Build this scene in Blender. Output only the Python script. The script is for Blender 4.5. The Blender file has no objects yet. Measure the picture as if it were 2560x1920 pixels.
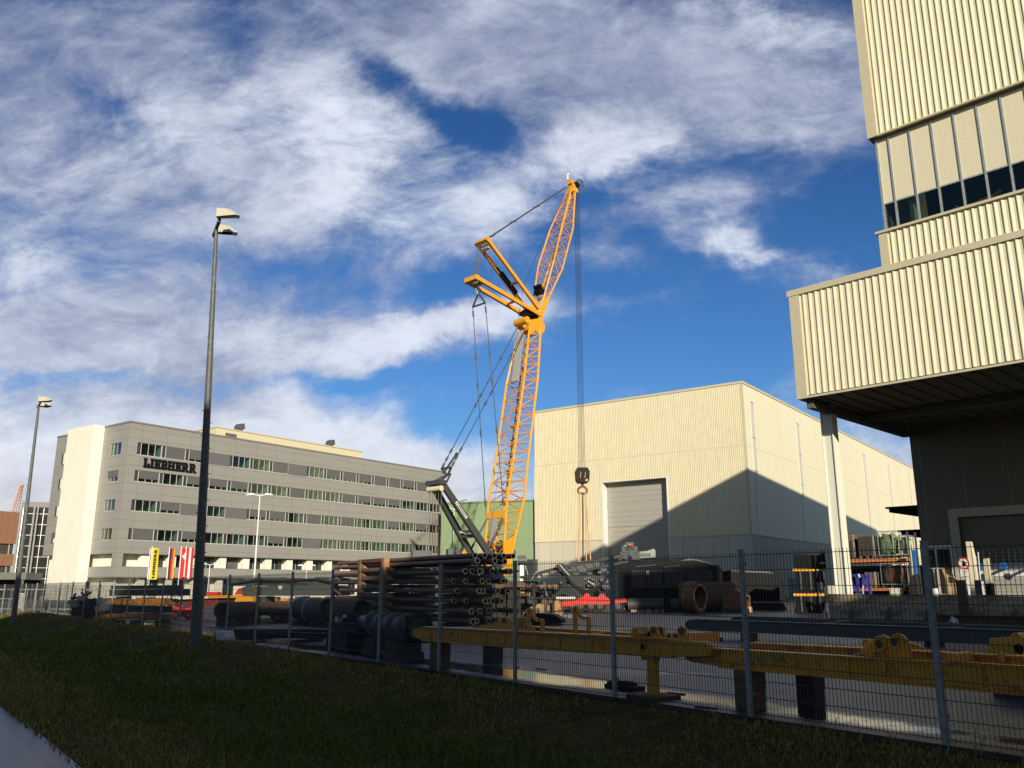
import bpy, bmesh, math, random
import numpy as np
from mathutils import Vector, Matrix

random.seed(7)
S = bpy.context.scene
R = math.radians

# ------------------------------------------------------------------ camera
CAM_H, F_PX, PITCH = 1.63, 2100.0, R(13.6)
cd = bpy.data.cameras.new('camera')
cam = bpy.data.objects.new('camera', cd)
S.collection.objects.link(cam)
cam.location = (0, 0, CAM_H)
cam.rotation_euler = (R(90) + PITCH, 0, 0)
cd.sensor_fit = 'HORIZONTAL'
cd.sensor_width = 36.0
cd.lens = F_PX / 2560 * 36.0
cd.clip_start, cd.clip_end = 0.1, 8000
S.camera = cam
S.render.resolution_x, S.render.resolution_y = 1024, 768

# ------------------------------------------------------------------ light
SUN_TH, SUN_EL = R(11.3), R(19.7)      # azimuth to the right of straight behind the camera, elevation
to_sun = Vector((math.sin(SUN_TH) * math.cos(SUN_EL), -math.cos(SUN_TH) * math.cos(SUN_EL), math.sin(SUN_EL)))
sl = bpy.data.lights.new('sun', 'SUN')
sl.energy, sl.angle, sl.color = 4.6, R(0.5), (1.0, 0.915, 0.74)
so = bpy.data.objects.new('sun', sl)
S.collection.objects.link(so)
so.location = to_sun * 200
so.rotation_euler = to_sun.to_track_quat('Z', 'Y').to_euler()
S.view_settings.view_transform = 'Standard'
S.view_settings.look = 'None'
S.view_settings.exposure = 0.12
S.view_settings.gamma = 1
S.render.engine = 'CYCLES'
S.cycles.use_denoising = True
S.cycles.max_bounces = 6
S.cycles.diffuse_bounces = 3
S.cycles.glossy_bounces = 3
S.cycles.transparent_max_bounces = 12
S.cycles.caustics_reflective = S.cycles.caustics_refractive = False

# ------------------------------------------------------------------ helpers: pixels of the photo -> points in the place
CP, SP = math.cos(PITCH), math.sin(PITCH)
def ray(px, py):
    u, v = (px - 1280) / F_PX, (960 - py) / F_PX
    y = CP - v * SP
    return u / y, (SP + v * CP) / y           # X per metre of depth, height per metre of depth
def at(px, py, Y):
    r, zr = ray(px, py)
    return Vector((r * Y, Y, CAM_H + zr * Y))
def G(px, py, z=0.0):
    r, zr = ray(px, py)
    Y = (z - CAM_H) / zr
    return Vector((r * Y, Y, z))

class N:
    """tiny node-expression helper"""
    def __init__(s, tree): s.t = tree; s.n = tree.nodes; s.l = tree.links
    def new(s, typ, **kw):
        n = s.n.new(typ)
        for k, v in kw.items(): setattr(n, k, v)
        return n
    def put(s, sock, v):
        if isinstance(v, bpy.types.NodeSocket): s.l.new(v, sock)
        else: sock.default_value = v
    def m(s, op, a, b=None, c=None, clamp=False):
        n = s.new('ShaderNodeMath', operation=op, use_clamp=clamp)
        s.put(n.inputs[0], a)
        if b is not None: s.put(n.inputs[1], b)
        if c is not None: s.put(n.inputs[2], c)
        return n.outputs[0]
    def xyz(s, x, y, z=0.0):
        n = s.new('ShaderNodeCombineXYZ')
        for i, v in enumerate((x, y, z)): s.put(n.inputs[i], v)
        return n.outputs[0]
    def sep(s, v):
        n = s.new('ShaderNodeSeparateXYZ'); s.l.new(v, n.inputs[0]); return n.outputs
    def noise(s, vec, scale, detail=4, rough=0.55, dist=0.0):
        n = s.new('ShaderNodeTexNoise'); n.inputs['Scale'].default_value = scale
        n.inputs['Detail'].default_value = detail; n.inputs['Roughness'].default_value = rough
        n.inputs['Distortion'].default_value = dist
        if vec is not None: s.l.new(vec, n.inputs['Vector'])
        return n.outputs['Fac']
    def ramp(s, fac, lo, hi, a=0.0, b=1.0, smooth=True):
        n = s.new('ShaderNodeMapRange'); n.interpolation_type = 'SMOOTHSTEP' if smooth else 'LINEAR'
        s.put(n.inputs['Value'], fac)
        for k, v in (('From Min', lo), ('From Max', hi), ('To Min', a), ('To Max', b)): s.put(n.inputs[k], v)
        return n.outputs[0]
    def mix(s, fac, a, b, blend='MIX'):
        n = s.new('ShaderNodeMix', data_type='RGBA', blend_type=blend)
        s.put(n.inputs[0], fac)
        for i, v in ((6, a), (7, b)):
            s.put(n.inputs[i], v if isinstance(v, bpy.types.NodeSocket) else (*v[:3], 1))
        return n.outputs[2]

# ------------------------------------------------------------------ sky: physical sky with a layer of drifting cloud
W = bpy.data.worlds.new('World')
S.world = W
W.use_nodes = True
W.node_tree.nodes.clear()
w = N(W.node_tree)
sky = w.new('ShaderNodeTexSky', sky_type='NISHITA')
sky.sun_disc = False
sky.sun_elevation = SUN_EL
sky.sun_rotation = math.pi - SUN_TH
sky.air_density, sky.dust_density, sky.ozone_density = 1.0, 0.6, 1.6
hs = w.new('ShaderNodeHueSaturation')
hs.inputs['Saturation'].default_value = 1.28
hs.inputs['Value'].default_value = 1.0
w.l.new(sky.outputs[0], hs.inputs['Color'])
tc = w.new('ShaderNodeTexCoord').outputs['Generated']
dx, dy, dz = w.sep(tc)
ya = w.m('ADD', w.m('ABSOLUTE', dy), 0.12)
A = w.m('DIVIDE', dx, ya)
B = w.m('DIVIDE', dz, ya)
def ab(px, py):
    r, zr = ray(px, py)
    n = math.sqrt(1 + r * r + zr * zr)
    y = 1 / n + 0.12
    return r / n / y, zr / n / y
# streaks of cloud fan out from a far point low on the left
ox, oy = ab(-1500, 1150)
ra = w.m('SUBTRACT', A, ox); rb = w.m('SUBTRACT', B, oy)
rad = w.m('SQRT', w.m('ADD', w.m('MULTIPLY', ra, ra), w.m('MULTIPLY', rb, rb)))
ang = w.m('ARCTAN2', rb, ra)
warp = w.noise(w.xyz(A, B, 0.0), 3.0, 3, 0.5)
wv = w.m('MULTIPLY', w.m('SUBTRACT', warp, 0.5), 0.16)
fan = w.xyz(w.m('MULTIPLY', rad, 2.2), w.m('ADD', w.m('MULTIPLY', ang, 6.5), wv), 3.1)
n_big = w.noise(fan, 1.5, 7, 0.56, 0.25)
puff = w.noise(w.xyz(A, w.m('MULTIPLY', B, 1.35), 1.7), 6.0, 12, 0.66, 0.35)
wisp = w.noise(w.xyz(w.m('ADD', A, w.m('MULTIPLY', B, 0.9)), w.m('SUBTRACT', w.m('MULTIPLY', B, 2.6), w.m('MULTIPLY', A, 0.5)), 7.3), 11.0, 10, 0.7, 0.8)
fine = w.noise(w.xyz(w.m('MULTIPLY', rad, 5.0), w.m('ADD', w.m('MULTIPLY', ang, 13.0), wv), 9.0), 1.6, 7, 0.62, 0.4)
# where the cloud banks and the clear gaps of that morning are: px, py, half-width, half-height, tilt, weight
COVER = [
    (800, 430, 470, 260, -8, .27), (250, 600, 560, 330, 6, .20), (150, 150, 560, 260, 0, .17),
    (950, 60, 520, 130, 0, .16), (1650, 120, 560, 170, 0, .34), (2060, 270, 260, 120, 10, .30),
    (1400, 400, 190, 85, -14, .32), (1620, 360, 170, 75, 8, .18), (1000, 832, 320, 30, -9, .46), (560, 880, 460, 70, -6, .30), (1200, 800, 120, 26, -6, .24),
    (200, 820, 420, 90, -2, .24), (1230, 560, 140, 80, -20, .26),
    (200, 1190, 620, 190, 0, .62), (830, 1200, 330, 150, 16, .56), (1150, 1240, 240, 160, 0, .45), (600, 975, 400, 60, 6, .16),
    (2230, 1150, 200, 110, 0, .50), (1790, 610, 100, 36, 24, .40), (1900, 640, 80, 16, 2, .22), (2085, 680, 85, 42, -12, .52),
    (1560, 650, 90, 26, -10, .22), (1540, 590, 70, 22, -24, .2), (1800, 470, 200, 45, -8, .16), (1530, 740, 150, 22, -8, .14), (1000, 680, 150, 40, -22, .10),
    (1090, 275, 240, 40, 34, -.32), (980, 185, 200, 36, 32, -.24), (1190, 390, 80, 50, 50, -.24), (280, 265, 120, 34, 42, -.26), (590, 110, 60, 90, -20, -.20),
    (1700, 880, 560, 260, 0, -.34), (1850, 400, 160, 40, -6, -.30), (2120, 480, 160, 110, 0, -.30), (1020, 1010, 240, 62, 16, -.42), (900, 925, 260, 24, -6, -.34),
    (180, 938, 260, 20, 4, -.36), (760, 690, 200, 40, -12, -.22), (1380, 560, 90, 40, -20, -.24), (1480, 470, 220, 40, -10, -.30), (520, 515, 60, 24, 10, -.16),
    (1150, 720, 130, 50, -20, -.22), (600, 610, 240, 60, -8, -.10),
]
BRIGHT = [
    (2230, 1150, 200, 110, 0, .34), (350, 330, 200, 90, 0, .16), (200, 640, 240, 90, 0, .16),
    (960, 390, 270, 150, 24, .44), (700, 340, 260, 120, 0, .16), (1150, 560, 200, 80, -20, .50), (1400, 400, 170, 70, -10, .46), (1620, 380, 110, 50, 0, .22), (1990, 70, 160, 90, 0, .26),
    (200, 1180, 720, 190, 0, .56), (850, 1200, 330, 150, 10, .48), (1150, 1240, 240, 150, 0, .40), (1050, 825, 260, 30, -9, .42), (500, 860, 420, 60, -6, .24), (250, 520, 360, 120, 0, .10),
    (1790, 610, 110, 40, 24, .36), (2085, 680, 85, 42, -12, .42), (1900, 640, 80, 16, 2, .2), (1700, 160, 240, 90, 0, -.10), (100, 150, 420, 200, 0, -.14), (1000, 90, 300, 120, 0, -.12),
]
def field(banks, start):
    den = start
    for px, py, sx, sy, tilt, wt in banks:
        a0, b0 = ab(px, py)
        kx = (ab(px + 50, py)[0] - ab(px - 50, py)[0]) / 100 * sx
        ky = (ab(px, py - 50)[1] - ab(px, py + 50)[1]) / 100 * sy
        t = R(-tilt)
        u0 = w.m('SUBTRACT', AW, a0); v0 = w.m('SUBTRACT', BW, b0)
        uu = w.m('ADD', w.m('MULTIPLY', u0, math.cos(t) / kx), w.m('MULTIPLY', v0, math.sin(t) / kx))
        vv = w.m('ADD', w.m('MULTIPLY', u0, -math.sin(t) / ky), w.m('MULTIPLY', v0, math.cos(t) / ky))
        q = w.m('ADD', w.m('MULTIPLY', uu, uu), w.m('MULTIPLY', vv, vv))
        den = w.m('ADD', den, w.m('MULTIPLY', w.m('POWER', 2.718, w.m('MULTIPLY', q, -0.75)), wt))
    return den
# the banks have ragged, curling edges
wn1 = w.noise(w.xyz(A, B, 5.0), 7.0, 5, 0.6); wn2 = w.noise(w.xyz(A, B, 11.0), 7.0, 5, 0.6)
AW = w.m('ADD', A, w.m('MULTIPLY', w.m('SUBTRACT', wn1, 0.5), 0.13)); BW = w.m('ADD', B, w.m('MULTIPLY', w.m('SUBTRACT', wn2, 0.5), 0.10))
den = field(COVER, -0.02)
brt = field(BRIGHT, 0.0)
pz = w.m('SUBTRACT', puff, 0.5); nb = w.m('SUBTRACT', n_big, 0.5); fi = w.m('SUBTRACT', fine, 0.5)
tex = w.m('ADD', w.m('ADD', w.m('MULTIPLY', nb, 0.70), w.m('MULTIPLY', pz, 1.15)), w.m('ADD', w.m('MULTIPLY', fi, 0.16), w.m('MULTIPLY', w.m('SUBTRACT', wisp, 0.5), 0.36)))
d_all = w.m('ADD', den, tex)
front = w.ramp(dy, -0.25, 0.15)
cover = w.m('MULTIPLY', w.m('POWER', w.ramp(d_all, -0.22, 0.48), 1.1), front)
thick = w.ramp(w.m('ADD', brt, w.m('ADD', w.m('MULTIPLY', pz, 1.1), w.m('ADD', w.m('MULTIPLY', nb, 0.45), w.m('ADD', w.m('MULTIPLY', fi, 0.2), w.m('MULTIPLY', w.m('SUBTRACT', wisp, 0.5), 0.34))))), -0.12, 0.62)
low = w.ramp(B, 0.02, 0.26, 1.0, 0.0)
thin_col = w.mix(low, (3.75, 4.25, 5.85), (5.8, 6.1, 7.0))
thick_col = w.mix(low, (8.0, 8.6, 9.9), (8.4, 8.5, 9.0))
shade = w.ramp(w.m('ADD', w.m('MULTIPLY', puff, 0.6), w.m('MULTIPLY', wisp, 0.4)), 0.30, 0.66, 0.80, 1.10)
cloud_col = w.mix(1.0, w.mix(thick, thin_col, thick_col), w.xyz(shade, shade, w.m('ADD', w.m('MULTIPLY', shade, 0.8), 0.2)), 'MULTIPLY')
blue = w.mix(1.0, hs.outputs['Color'], w.mix(front, (0.78, 0.78, 0.76), w.mix(w.ramp(B, 0.22, 0.62), (0.60, 0.83, 1.16), (0.50, 0.66, 0.94))), 'MULTIPLY')
skyc = w.mix(w.m('MULTIPLY', cover, 0.95), blue, cloud_col)
bg = w.new('ShaderNodeBackground')
bg.inputs['Strength'].default_value = 0.085
w.l.new(skyc, bg.inputs['Color'])
wo = w.new('ShaderNodeOutputWorld')
w.l.new(bg.outputs[0], wo.inputs['Surface'])
W.cycles.sampling_method = 'MANUAL'
W.cycles.sample_map_resolution = 512
# ------------------------------------------------------------------ materials
MATS = {}
def mat(name, col, rough=0.6, metal=0.0, var=0.12, scale=6.0, bump=0.0, bscale=40.0, spec=0.5, stain=None, stain_amt=0.0, stain_scale=1.5, streak=0.0):
    if name in MATS: return MATS[name]
    m = bpy.data.materials.new(name); m.use_nodes = True
    t = N(m.node_tree)
    b = m.node_tree.nodes['Principled BSDF']
    b.inputs['Metallic'].default_value = metal
    b.inputs['Specular IOR Level'].default_value = spec
    co = t.new('ShaderNodeTexCoord').outputs['Object']
    c = col
    n1 = t.noise(co, scale, 5, 0.6)
    lo = tuple(max(0, x * (1 - var)) for x in col); hi = tuple(min(1, x * (1 + var)) for x in col)
    c = t.mix(t.ramp(n1, 0.3, 0.7), lo, hi)
    if stain:
        n2 = t.noise(co, stain_scale, 6, 0.65, 0.3)
        c = t.mix(t.ramp(n2, 0.62 - 0.3 * stain_amt, 0.74 - 0.2 * stain_amt), c, stain)
    if streak:
        sx, sy, sz = t.sep(co)
        n3 = t.noise(t.xyz(t.m('MULTIPLY', sx, 3.0), t.m('MULTIPLY', sy, 3.0), t.m('MULTIPLY', sz, 0.12)), 1.0, 5, 0.6)
        c = t.mix(t.ramp(n3, 0.45, 0.8, 0.0, streak), c, tuple(x * 0.55 for x in col))
    t.l.new(c, b.inputs['Base Color'])
    t.put(b.inputs['Roughness'], t.ramp(n1, 0.25, 0.75, max(0.05, rough - 0.1), min(1, rough + 0.1)))
    if bump:
        bn = t.new('ShaderNodeBump'); bn.inputs['Strength'].default_value = bump; bn.inputs['Distance'].default_value = 0.02
        t.l.new(t.noise(co, bscale, 4, 0.6), bn.inputs['Height'])
        t.l.new(bn.outputs[0], b.inputs['Normal'])
    MATS[name] = m
    return m

def panel_mat(name, col, pu, pv, line, rough=0.5, axis='x', lw=0.02, var=0.05, grime=0.1):
    """facade panels: thin darker joints on a grid pu x pv metres of the wall (object space)"""
    if name in MATS: return MATS[name]
    m = bpy.data.materials.new(name); m.use_nodes = True
    t = N(m.node_tree); b = m.node_tree.nodes['Principled BSDF']
    co = t.new('ShaderNodeTexCoord').outputs['Object']
    x, y, z = t.sep(co)
    nx, ny, nz = t.sep(t.new('ShaderNodeTexCoord').outputs['Normal'])
    side = t.m('GREATER_THAN', t.m('ABSOLUTE', nx), 0.7)
    u = t.m('ADD', t.m('MULTIPLY', y, side), t.m('MULTIPLY', x, t.m('SUBTRACT', 1.0, side)))
    def joint(c, p):
        f = t.m('FRACT', t.m('DIVIDE', c, p))
        return t.m('LESS_THAN', t.m('ABSOLUTE', t.m('SUBTRACT', f, 0.5)), lw / p)
    j = None
    if pu: j = joint(u, pu)
    if pv:
        j2 = joint(z, pv); j = j2 if j is None else t.m('MAXIMUM', j, j2)
    iu = t.m('FLOOR', t.m('ADD', t.m('DIVIDE', u, pu or 1e3), 0.5)); iz = t.m('FLOOR', t.m('ADD', t.m('DIVIDE', z, pv or 1e3), 0.5))
    wn = t.new('ShaderNodeTexWhiteNoise', noise_dimensions='3D')
    t.l.new(t.xyz(iu, iz, side), wn.inputs['Vector'])
    n1 = t.noise(co, 0.6, 5, 0.6)
    f = t.m('ADD', t.m('MULTIPLY', wn.outputs['Value'], 0.5), t.m('MULTIPLY', n1, 0.5))
    lo = tuple(v * (1 - var) for v in col); hi = tuple(min(1, v * (1 + var)) for v in col)
    c = t.mix(f, lo, hi)
    st = t.noise(t.xyz(t.m('MULTIPLY', x, 1.5), t.m('MULTIPLY', y, 1.5), t.m('MULTIPLY', z, 0.07)), 1.0, 5, 0.6)
    c = t.mix(t.ramp(st, 0.5, 0.85, 0.0, grime), c, tuple(v * 0.5 for v in col))
    c = t.mix(j, c, line)
    t.l.new(c, b.inputs['Base Color'])
    b.inputs['Roughness'].default_value = rough
    MATS[name] = m
    return m

def glass_mat(name, tint=(0.75, 0.85, 0.82)):
    m = bpy.data.materials.new(name); m.use_nodes = True
    t = N(m.node_tree); t.n.clear()
    tr = t.new('ShaderNodeBsdfTransparent'); tr.inputs[0].default_value = (*tint, 1)
    gl = t.new('ShaderNodeBsdfGlossy'); gl.inputs['Roughness'].default_value = 0.02
    lw = t.new('ShaderNodeFresnel'); lw.inputs['IOR'].default_value = 1.6
    mx = t.new('ShaderNodeMixShader'); t.l.new(t.m('MULTIPLY', lw.outputs[0], 0.7, clamp=True), mx.inputs[0])
    t.l.new(tr.outputs[0], mx.inputs[1]); t.l.new(gl.outputs[0], mx.inputs[2])
    o = t.new('ShaderNodeOutputMaterial'); t.l.new(mx.outputs[0], o.inputs[0])
    return m

CREAM = (0.79, 0.71, 0.495)
M = dict(
    cream=mat('cream_sheet', CREAM, 0.45, var=0.035, scale=0.8, streak=0.26),
    cream_flat=panel_mat('cream_flat_sheet', (0.87, 0.80, 0.575), 3.6, 0, (0.6, 0.53, 0.37), 0.5, lw=0.015, var=0.03, grime=0.2),
    cream_dark=mat('cream_trim', (0.62, 0.55, 0.38), 0.5, var=0.04),
    concrete=panel_mat('concrete_panel', (0.66, 0.61, 0.48), 2.4, 0, (0.36, 0.33, 0.26), 0.8, lw=0.03, var=0.06, grime=0.2),
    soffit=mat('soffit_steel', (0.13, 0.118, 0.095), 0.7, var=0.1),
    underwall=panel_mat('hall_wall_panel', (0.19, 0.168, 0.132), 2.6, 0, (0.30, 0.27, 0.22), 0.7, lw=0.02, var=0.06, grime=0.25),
    shutter=mat('roller_shutter', (0.40, 0.375, 0.33), 0.5, var=0.05),
    darkshutter=mat('dark_shutter', (0.17, 0.145, 0.115), 0.55, var=0.06),
    alu=mat('aluminium', (0.62, 0.62, 0.58), 0.35, metal=0.6, var=0.05),
    white=mat('white_render', (0.90, 0.87, 0.74), 0.8, var=0.02, scale=0.5),
    white_paint=mat('white_paint', (0.8, 0.79, 0.74), 0.5, var=0.04),
    panel=panel_mat('grey_facade_panel', (0.325, 0.308, 0.282), 3.6, 1.18, (0.19, 0.18, 0.165), 0.45, lw=0.022, var=0.05, grime=0.06),
    greypanel=mat('flat_grey_panel', (0.155, 0.154, 0.156), 0.45, var=0.04),
    blind=mat('window_blind', (0.125, 0.122, 0.118), 0.6, var=0.05),
    frame=mat('window_frame', (0.60, 0.60, 0.55), 0.4, var=0.05),
    darkframe=mat('dark_frame', (0.05, 0.055, 0.06), 0.4),
    inside=mat('room_inside', (0.10, 0.105, 0.095), 0.9),
    green_part=mat('green_partition', (0.66, 0.84, 0.64), 0.8, var=0.05),
    letters=mat('black_letters', (0.007, 0.007, 0.010), 0.7, spec=0.15),
    greenhall=panel_mat('green_sheet', (0.255, 0.345, 0.19), 1.0, 6.0, (0.17, 0.26, 0.11), 0.5, lw=0.02, var=0.05),
    brown=panel_mat('brown_cladding', (0.37, 0.19, 0.11), 1.2, 0, (0.25, 0.12, 0.07), 0.6, lw=0.03, var=0.08),
    yellow=mat('crane_yellow', (0.80, 0.36, 0.022), 0.38, var=0.06, scale=2.0),
    yellowold=mat('worn_yellow_paint', (0.88, 0.39, 0.03), 0.42, var=0.12, scale=5, stain=(0.36, 0.14, 0.02), stain_amt=0.3, stain_scale=4, streak=0.2),
    darkgrey=mat('dark_grey_paint', (0.062, 0.067, 0.066), 0.45, var=0.1),
    midgrey=mat('mid_grey_paint', (0.105, 0.108, 0.10), 0.5, var=0.12, stain=(0.07, 0.07, 0.06), stain_amt=0.2),
    greengrey=mat('green_grey_steel', (0.072, 0.082, 0.072), 0.5, var=0.12, stain=(0.06, 0.06, 0.05), stain_amt=0.3, stain_scale=3),
    black=mat('black_steel', (0.0055, 0.006, 0.007), 0.55, var=0.2, spec=0.18),  # very low albedo: shade over the rig covers put into the colour
    cable=mat('steel_cable', (0.055, 0.055, 0.06), 0.45, metal=0.3),
    galv=mat('galvanised_steel', (0.30, 0.30, 0.285), 0.75, spec=0.25, var=0.25, scale=9, stain=(0.40, 0.40, 0.38), stain_amt=0.2, stain_scale=7),
    wire=mat('fence_wire', (0.07, 0.072, 0.075), 0.5, metal=0.3),
    yellow_shaded=mat('shaded_yellow_paint', (0.40, 0.165, 0.018), 0.6, var=0.2, stain=(0.18, 0.075, 0.02), stain_amt=0.3, stain_scale=3),  # worn yellow made darker: shade on the left pile put into the colour
    rust=mat('rusty_steel', (0.135, 0.062, 0.036), 0.75, var=0.35, scale=5, bump=0.3, bscale=30, stain=(0.07, 0.04, 0.03), stain_amt=0.4, stain_scale=2.5),
    pipe=mat('drill_pipe_steel', (0.165, 0.082, 0.050), 0.55, var=0.35, scale=4, stain=(0.16, 0.07, 0.035), stain_amt=0.25, stain_scale=2),
    pipe_end=mat('bare_pipe_collar', (0.60, 0.48, 0.34), 0.4, metal=0.5, var=0.2),
    orange_rust=mat('orange_rust', (0.25, 0.10, 0.032), 0.7, var=0.25, scale=4, stain=(0.13, 0.06, 0.03), stain_amt=0.4, stain_scale=2, bump=0.2),
    timber=mat('weathered_timber', (0.20, 0.125, 0.08), 0.85, var=0.3, scale=7, bump=0.4, bscale=25, stain=(0.10, 0.075, 0.055), stain_amt=0.4),
    timber_warm=mat('orange_timber', (0.38, 0.19, 0.09), 0.8, var=0.25, scale=6, bump=0.3, bscale=25),
    darktimber=mat('dark_timber', (0.065, 0.05, 0.038), 0.85, var=0.35, scale=8, bump=0.4, bscale=25),
    osb=mat('chip_board', (0.55, 0.38, 0.20), 0.8, var=0.25, scale=20),
    red=mat('red_paint', (0.66, 0.045, 0.03), 0.4, var=0.08),
    darkred=mat('dark_red_paint', (0.20, 0.035, 0.025), 0.55, var=0.2),
    orange=mat('rack_orange', (0.72, 0.25, 0.07), 0.45, var=0.08),
    blue=mat('blue_paint', (0.05, 0.055, 0.36), 0.45, var=0.1),
    skyblue=mat('bright_blue_paint', (0.02, 0.14, 0.48), 0.45, var=0.08),
    navy=mat('navy_paint', (0.016, 0.018, 0.06), 0.4, var=0.1),
    rubber=mat('black_rubber', (0.018, 0.018, 0.018), 0.85),
    hub=mat('white_wheel_hub', (0.62, 0.61, 0.56), 0.5),
    mossy=mat('green_tarpaulin', (0.19, 0.27, 0.13), 0.75, var=0.25, scale=5, bump=0.5, bscale=8),
    sling=mat('orange_sling', (0.62, 0.34, 0.17), 0.8, var=0.15),
    sheave=mat('cream_sheave', (0.72, 0.66, 0.45), 0.5, var=0.1),
    barrier=mat('stained_concrete', (0.44, 0.32, 0.215), 0.9, var=0.25, scale=3, bump=0.5, bscale=14, stain=(0.13, 0.095, 0.065), stain_amt=0.5, stain_scale=1.3),
    glass=glass_mat('window_glass'),
    flag_yellow=mat('yellow_cloth', (0.80, 0.62, 0.03), 0.85, var=0.04),
    flag_red=mat('red_cloth', (0.62, 0.025, 0.03), 0.85, var=0.04),
    flag_white=mat('white_cloth', (0.8, 0.8, 0.78), 0.85, var=0.03),
    flag_black=mat('black_cloth', (0.02, 0.02, 0.02), 0.85),
    flag_gold=mat('gold_cloth', (0.72, 0.40, 0.02), 0.85, var=0.04),
    crane_faint=mat('haze_pale_orange', (0.62, 0.32, 0.20), 0.6),  # distance haze is put into the pale colour of the far crane
    lampbody=mat('lamp_housing', (0.70, 0.66, 0.52), 0.45, var=0.05),
    lampface=mat('lamp_front_glass', (0.03, 0.03, 0.028), 0.15),
)

# ------------------------------------------------------------------ mesh building
class MB:
    def __init__(s): s.v = []; s.f = []; s.k = []; s.mats = []; s.cur = 0
    def use(s, m):
        if m not in s.mats: s.mats.append(m)
        s.cur = s.mats.index(m); return s
    def add(s, vs, fs):
        o = len(s.v); s.v.extend([tuple(p) for p in vs])
        for f in fs: s.f.append(tuple(i + o for i in f)); s.k.append(s.cur)
        return s
    def box(s, x0, x1, y0, y1, z0, z1):
        vs = [(x, y, z) for z in (z0, z1) for y in (y0, y1) for x in (x0, x1)]
        return s.add(vs, [(0, 2, 3, 1), (4, 5, 7, 6), (0, 1, 5, 4), (2, 6, 7, 3), (0, 4, 6, 2), (1, 3, 7, 5)])
    def frame_of(s, p, q, up=(0, 0, 1)):
        p = Vector(p); q = Vector(q); d = (q - p); L = d.length; d = d / L
        u = Vector(up)
        if abs(d.dot(u)) > 0.98: u = Vector((1, 0, 0))
        a = d.cross(u).normalized(); b = a.cross(d).normalized()
        return p, q, d, a, b
    def beam(s, p, q, w, h=None, up=(0, 0, 1), w2=None, h2=None):
        h = w if h is None else h; w2 = w if w2 is None else w2; h2 = h if h2 is None else h2
        p, q, d, a, b = s.frame_of(p, q, up)
        vs = []
        for c, ww, hh in ((p, w, h), (q, w2, h2)):
            for i, j in ((-1, -1), (1, -1), (1, 1), (-1, 1)): vs.append(c + a * ww / 2 * i + b * hh / 2 * j)
        return s.add(vs, [(3, 2, 1, 0), (4, 5, 6, 7), (0, 1, 5, 4), (1, 2, 6, 5), (2, 3, 7, 6), (3, 0, 4, 7)])
    def tube(s, p, q, r, n=8, r2=None, cap=True):
        r2 = r if r2 is None else r2
        p, q, d, a, b = s.frame_of(p, q)
        vs = []
        for c, rr in ((p, r), (q, r2)):
            for i in range(n):
                t = 2 * math.pi * i / n; vs.append(c + a * rr * math.cos(t) + b * rr * math.sin(t))
        fs = [(i, (i + 1) % n, n + (i + 1) % n, n + i) for i in range(n)]
        if cap: fs += [tuple(range(n - 1, -1, -1)), tuple(range(n, 2 * n))]
        return s.add(vs, fs)
    def pipe(s, p, q, r, ri, n=14):
        p, q, d, a, b = s.frame_of(p, q)
        vs = []
        for c, rr in ((p, r), (q, r), (p, ri), (q, ri)):
            for i in range(n):
                t = 2 * math.pi * i / n; vs.append(c + a * rr * math.cos(t) + b * rr * math.sin(t))
        fs = []
        for i in range(n):
            j = (i + 1) % n
            fs += [(i, j, n + j, n + i), (2 * n + j, 2 * n + i, 3 * n + i, 3 * n + j), (j, i, 2 * n + i, 2 * n + j), (n + i, n + j, 3 * n + j, 3 * n + i)]
        return s.add(vs, fs)
    def path(s, pts, r, n=6):
        for i in range(len(pts) - 1): s.tube(pts[i], pts[i + 1], r, n)
        return s
    def prism(s, poly, o, ux, uy, un, t):
        """polygon poly (2D) in the plane o + x*ux + y*uy, thickness t along un (centred at 0..t)"""
        o = Vector(o); ux = Vector(ux); uy = Vector(uy); un = Vector(un); n = len(poly)
        vs = [o + ux * x + uy * y for x, y in poly] + [o + ux * x + uy * y + un * t for x, y in poly]
        fs = [tuple(range(n)), tuple(range(2 * n - 1, n - 1, -1))] + [(i, n + i, n + (i + 1) % n, (i + 1) % n) for i in range(n)]
        return s.add(vs, fs)
    def ring_plate(s, o, ux, uy, un, r, ri, t, n=16):
        o = Vector(o); ux = Vector(ux); uy = Vector(uy); un = Vector(un)
        vs = []
        for dz in (0, t):
            for rr in (r, ri):
                for i in range(n):
                    a = 2 * math.pi * i / n; vs.append(o + ux * rr * math.cos(a) + uy * rr * math.sin(a) + un * dz)
        fs = []
        for i in range(n):
            j = (i + 1) % n
            fs += [(i, j, n + j, n + i), (2 * n + j, 2 * n + i, 3 * n + i, 3 * n + j), (j, i, 2 * n + i, 2 * n + j), (n + i, n + j, 3 * n + j, 3 * n + i)]
        return s.add(vs, fs)
    def ribs(s, x0, x1, y, z0, z1, pitch, depth, flip=1):
        """trapezoidal sheet standing in the plane y, ribs towards -y*flip"""
        pr = []; x = x0; d = -depth * flip
        while x < x1 - 1e-6:
            for fx, fy in ((0.0, 0), (0.42, 0), (0.50, d), (0.60, d), (0.95, 0)):
                xx = x + fx * pitch
                if xx < x1: pr.append((xx, y + fy))
            x += pitch
        pr.append((x1, y))
        vs = [(a, b, z0) for a, b in pr] + [(a, b, z1) for a, b in pr]; n = len(pr)
        return s.add(vs, [(i, i + 1, n + i + 1, n + i) for i in range(n - 1)])
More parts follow.
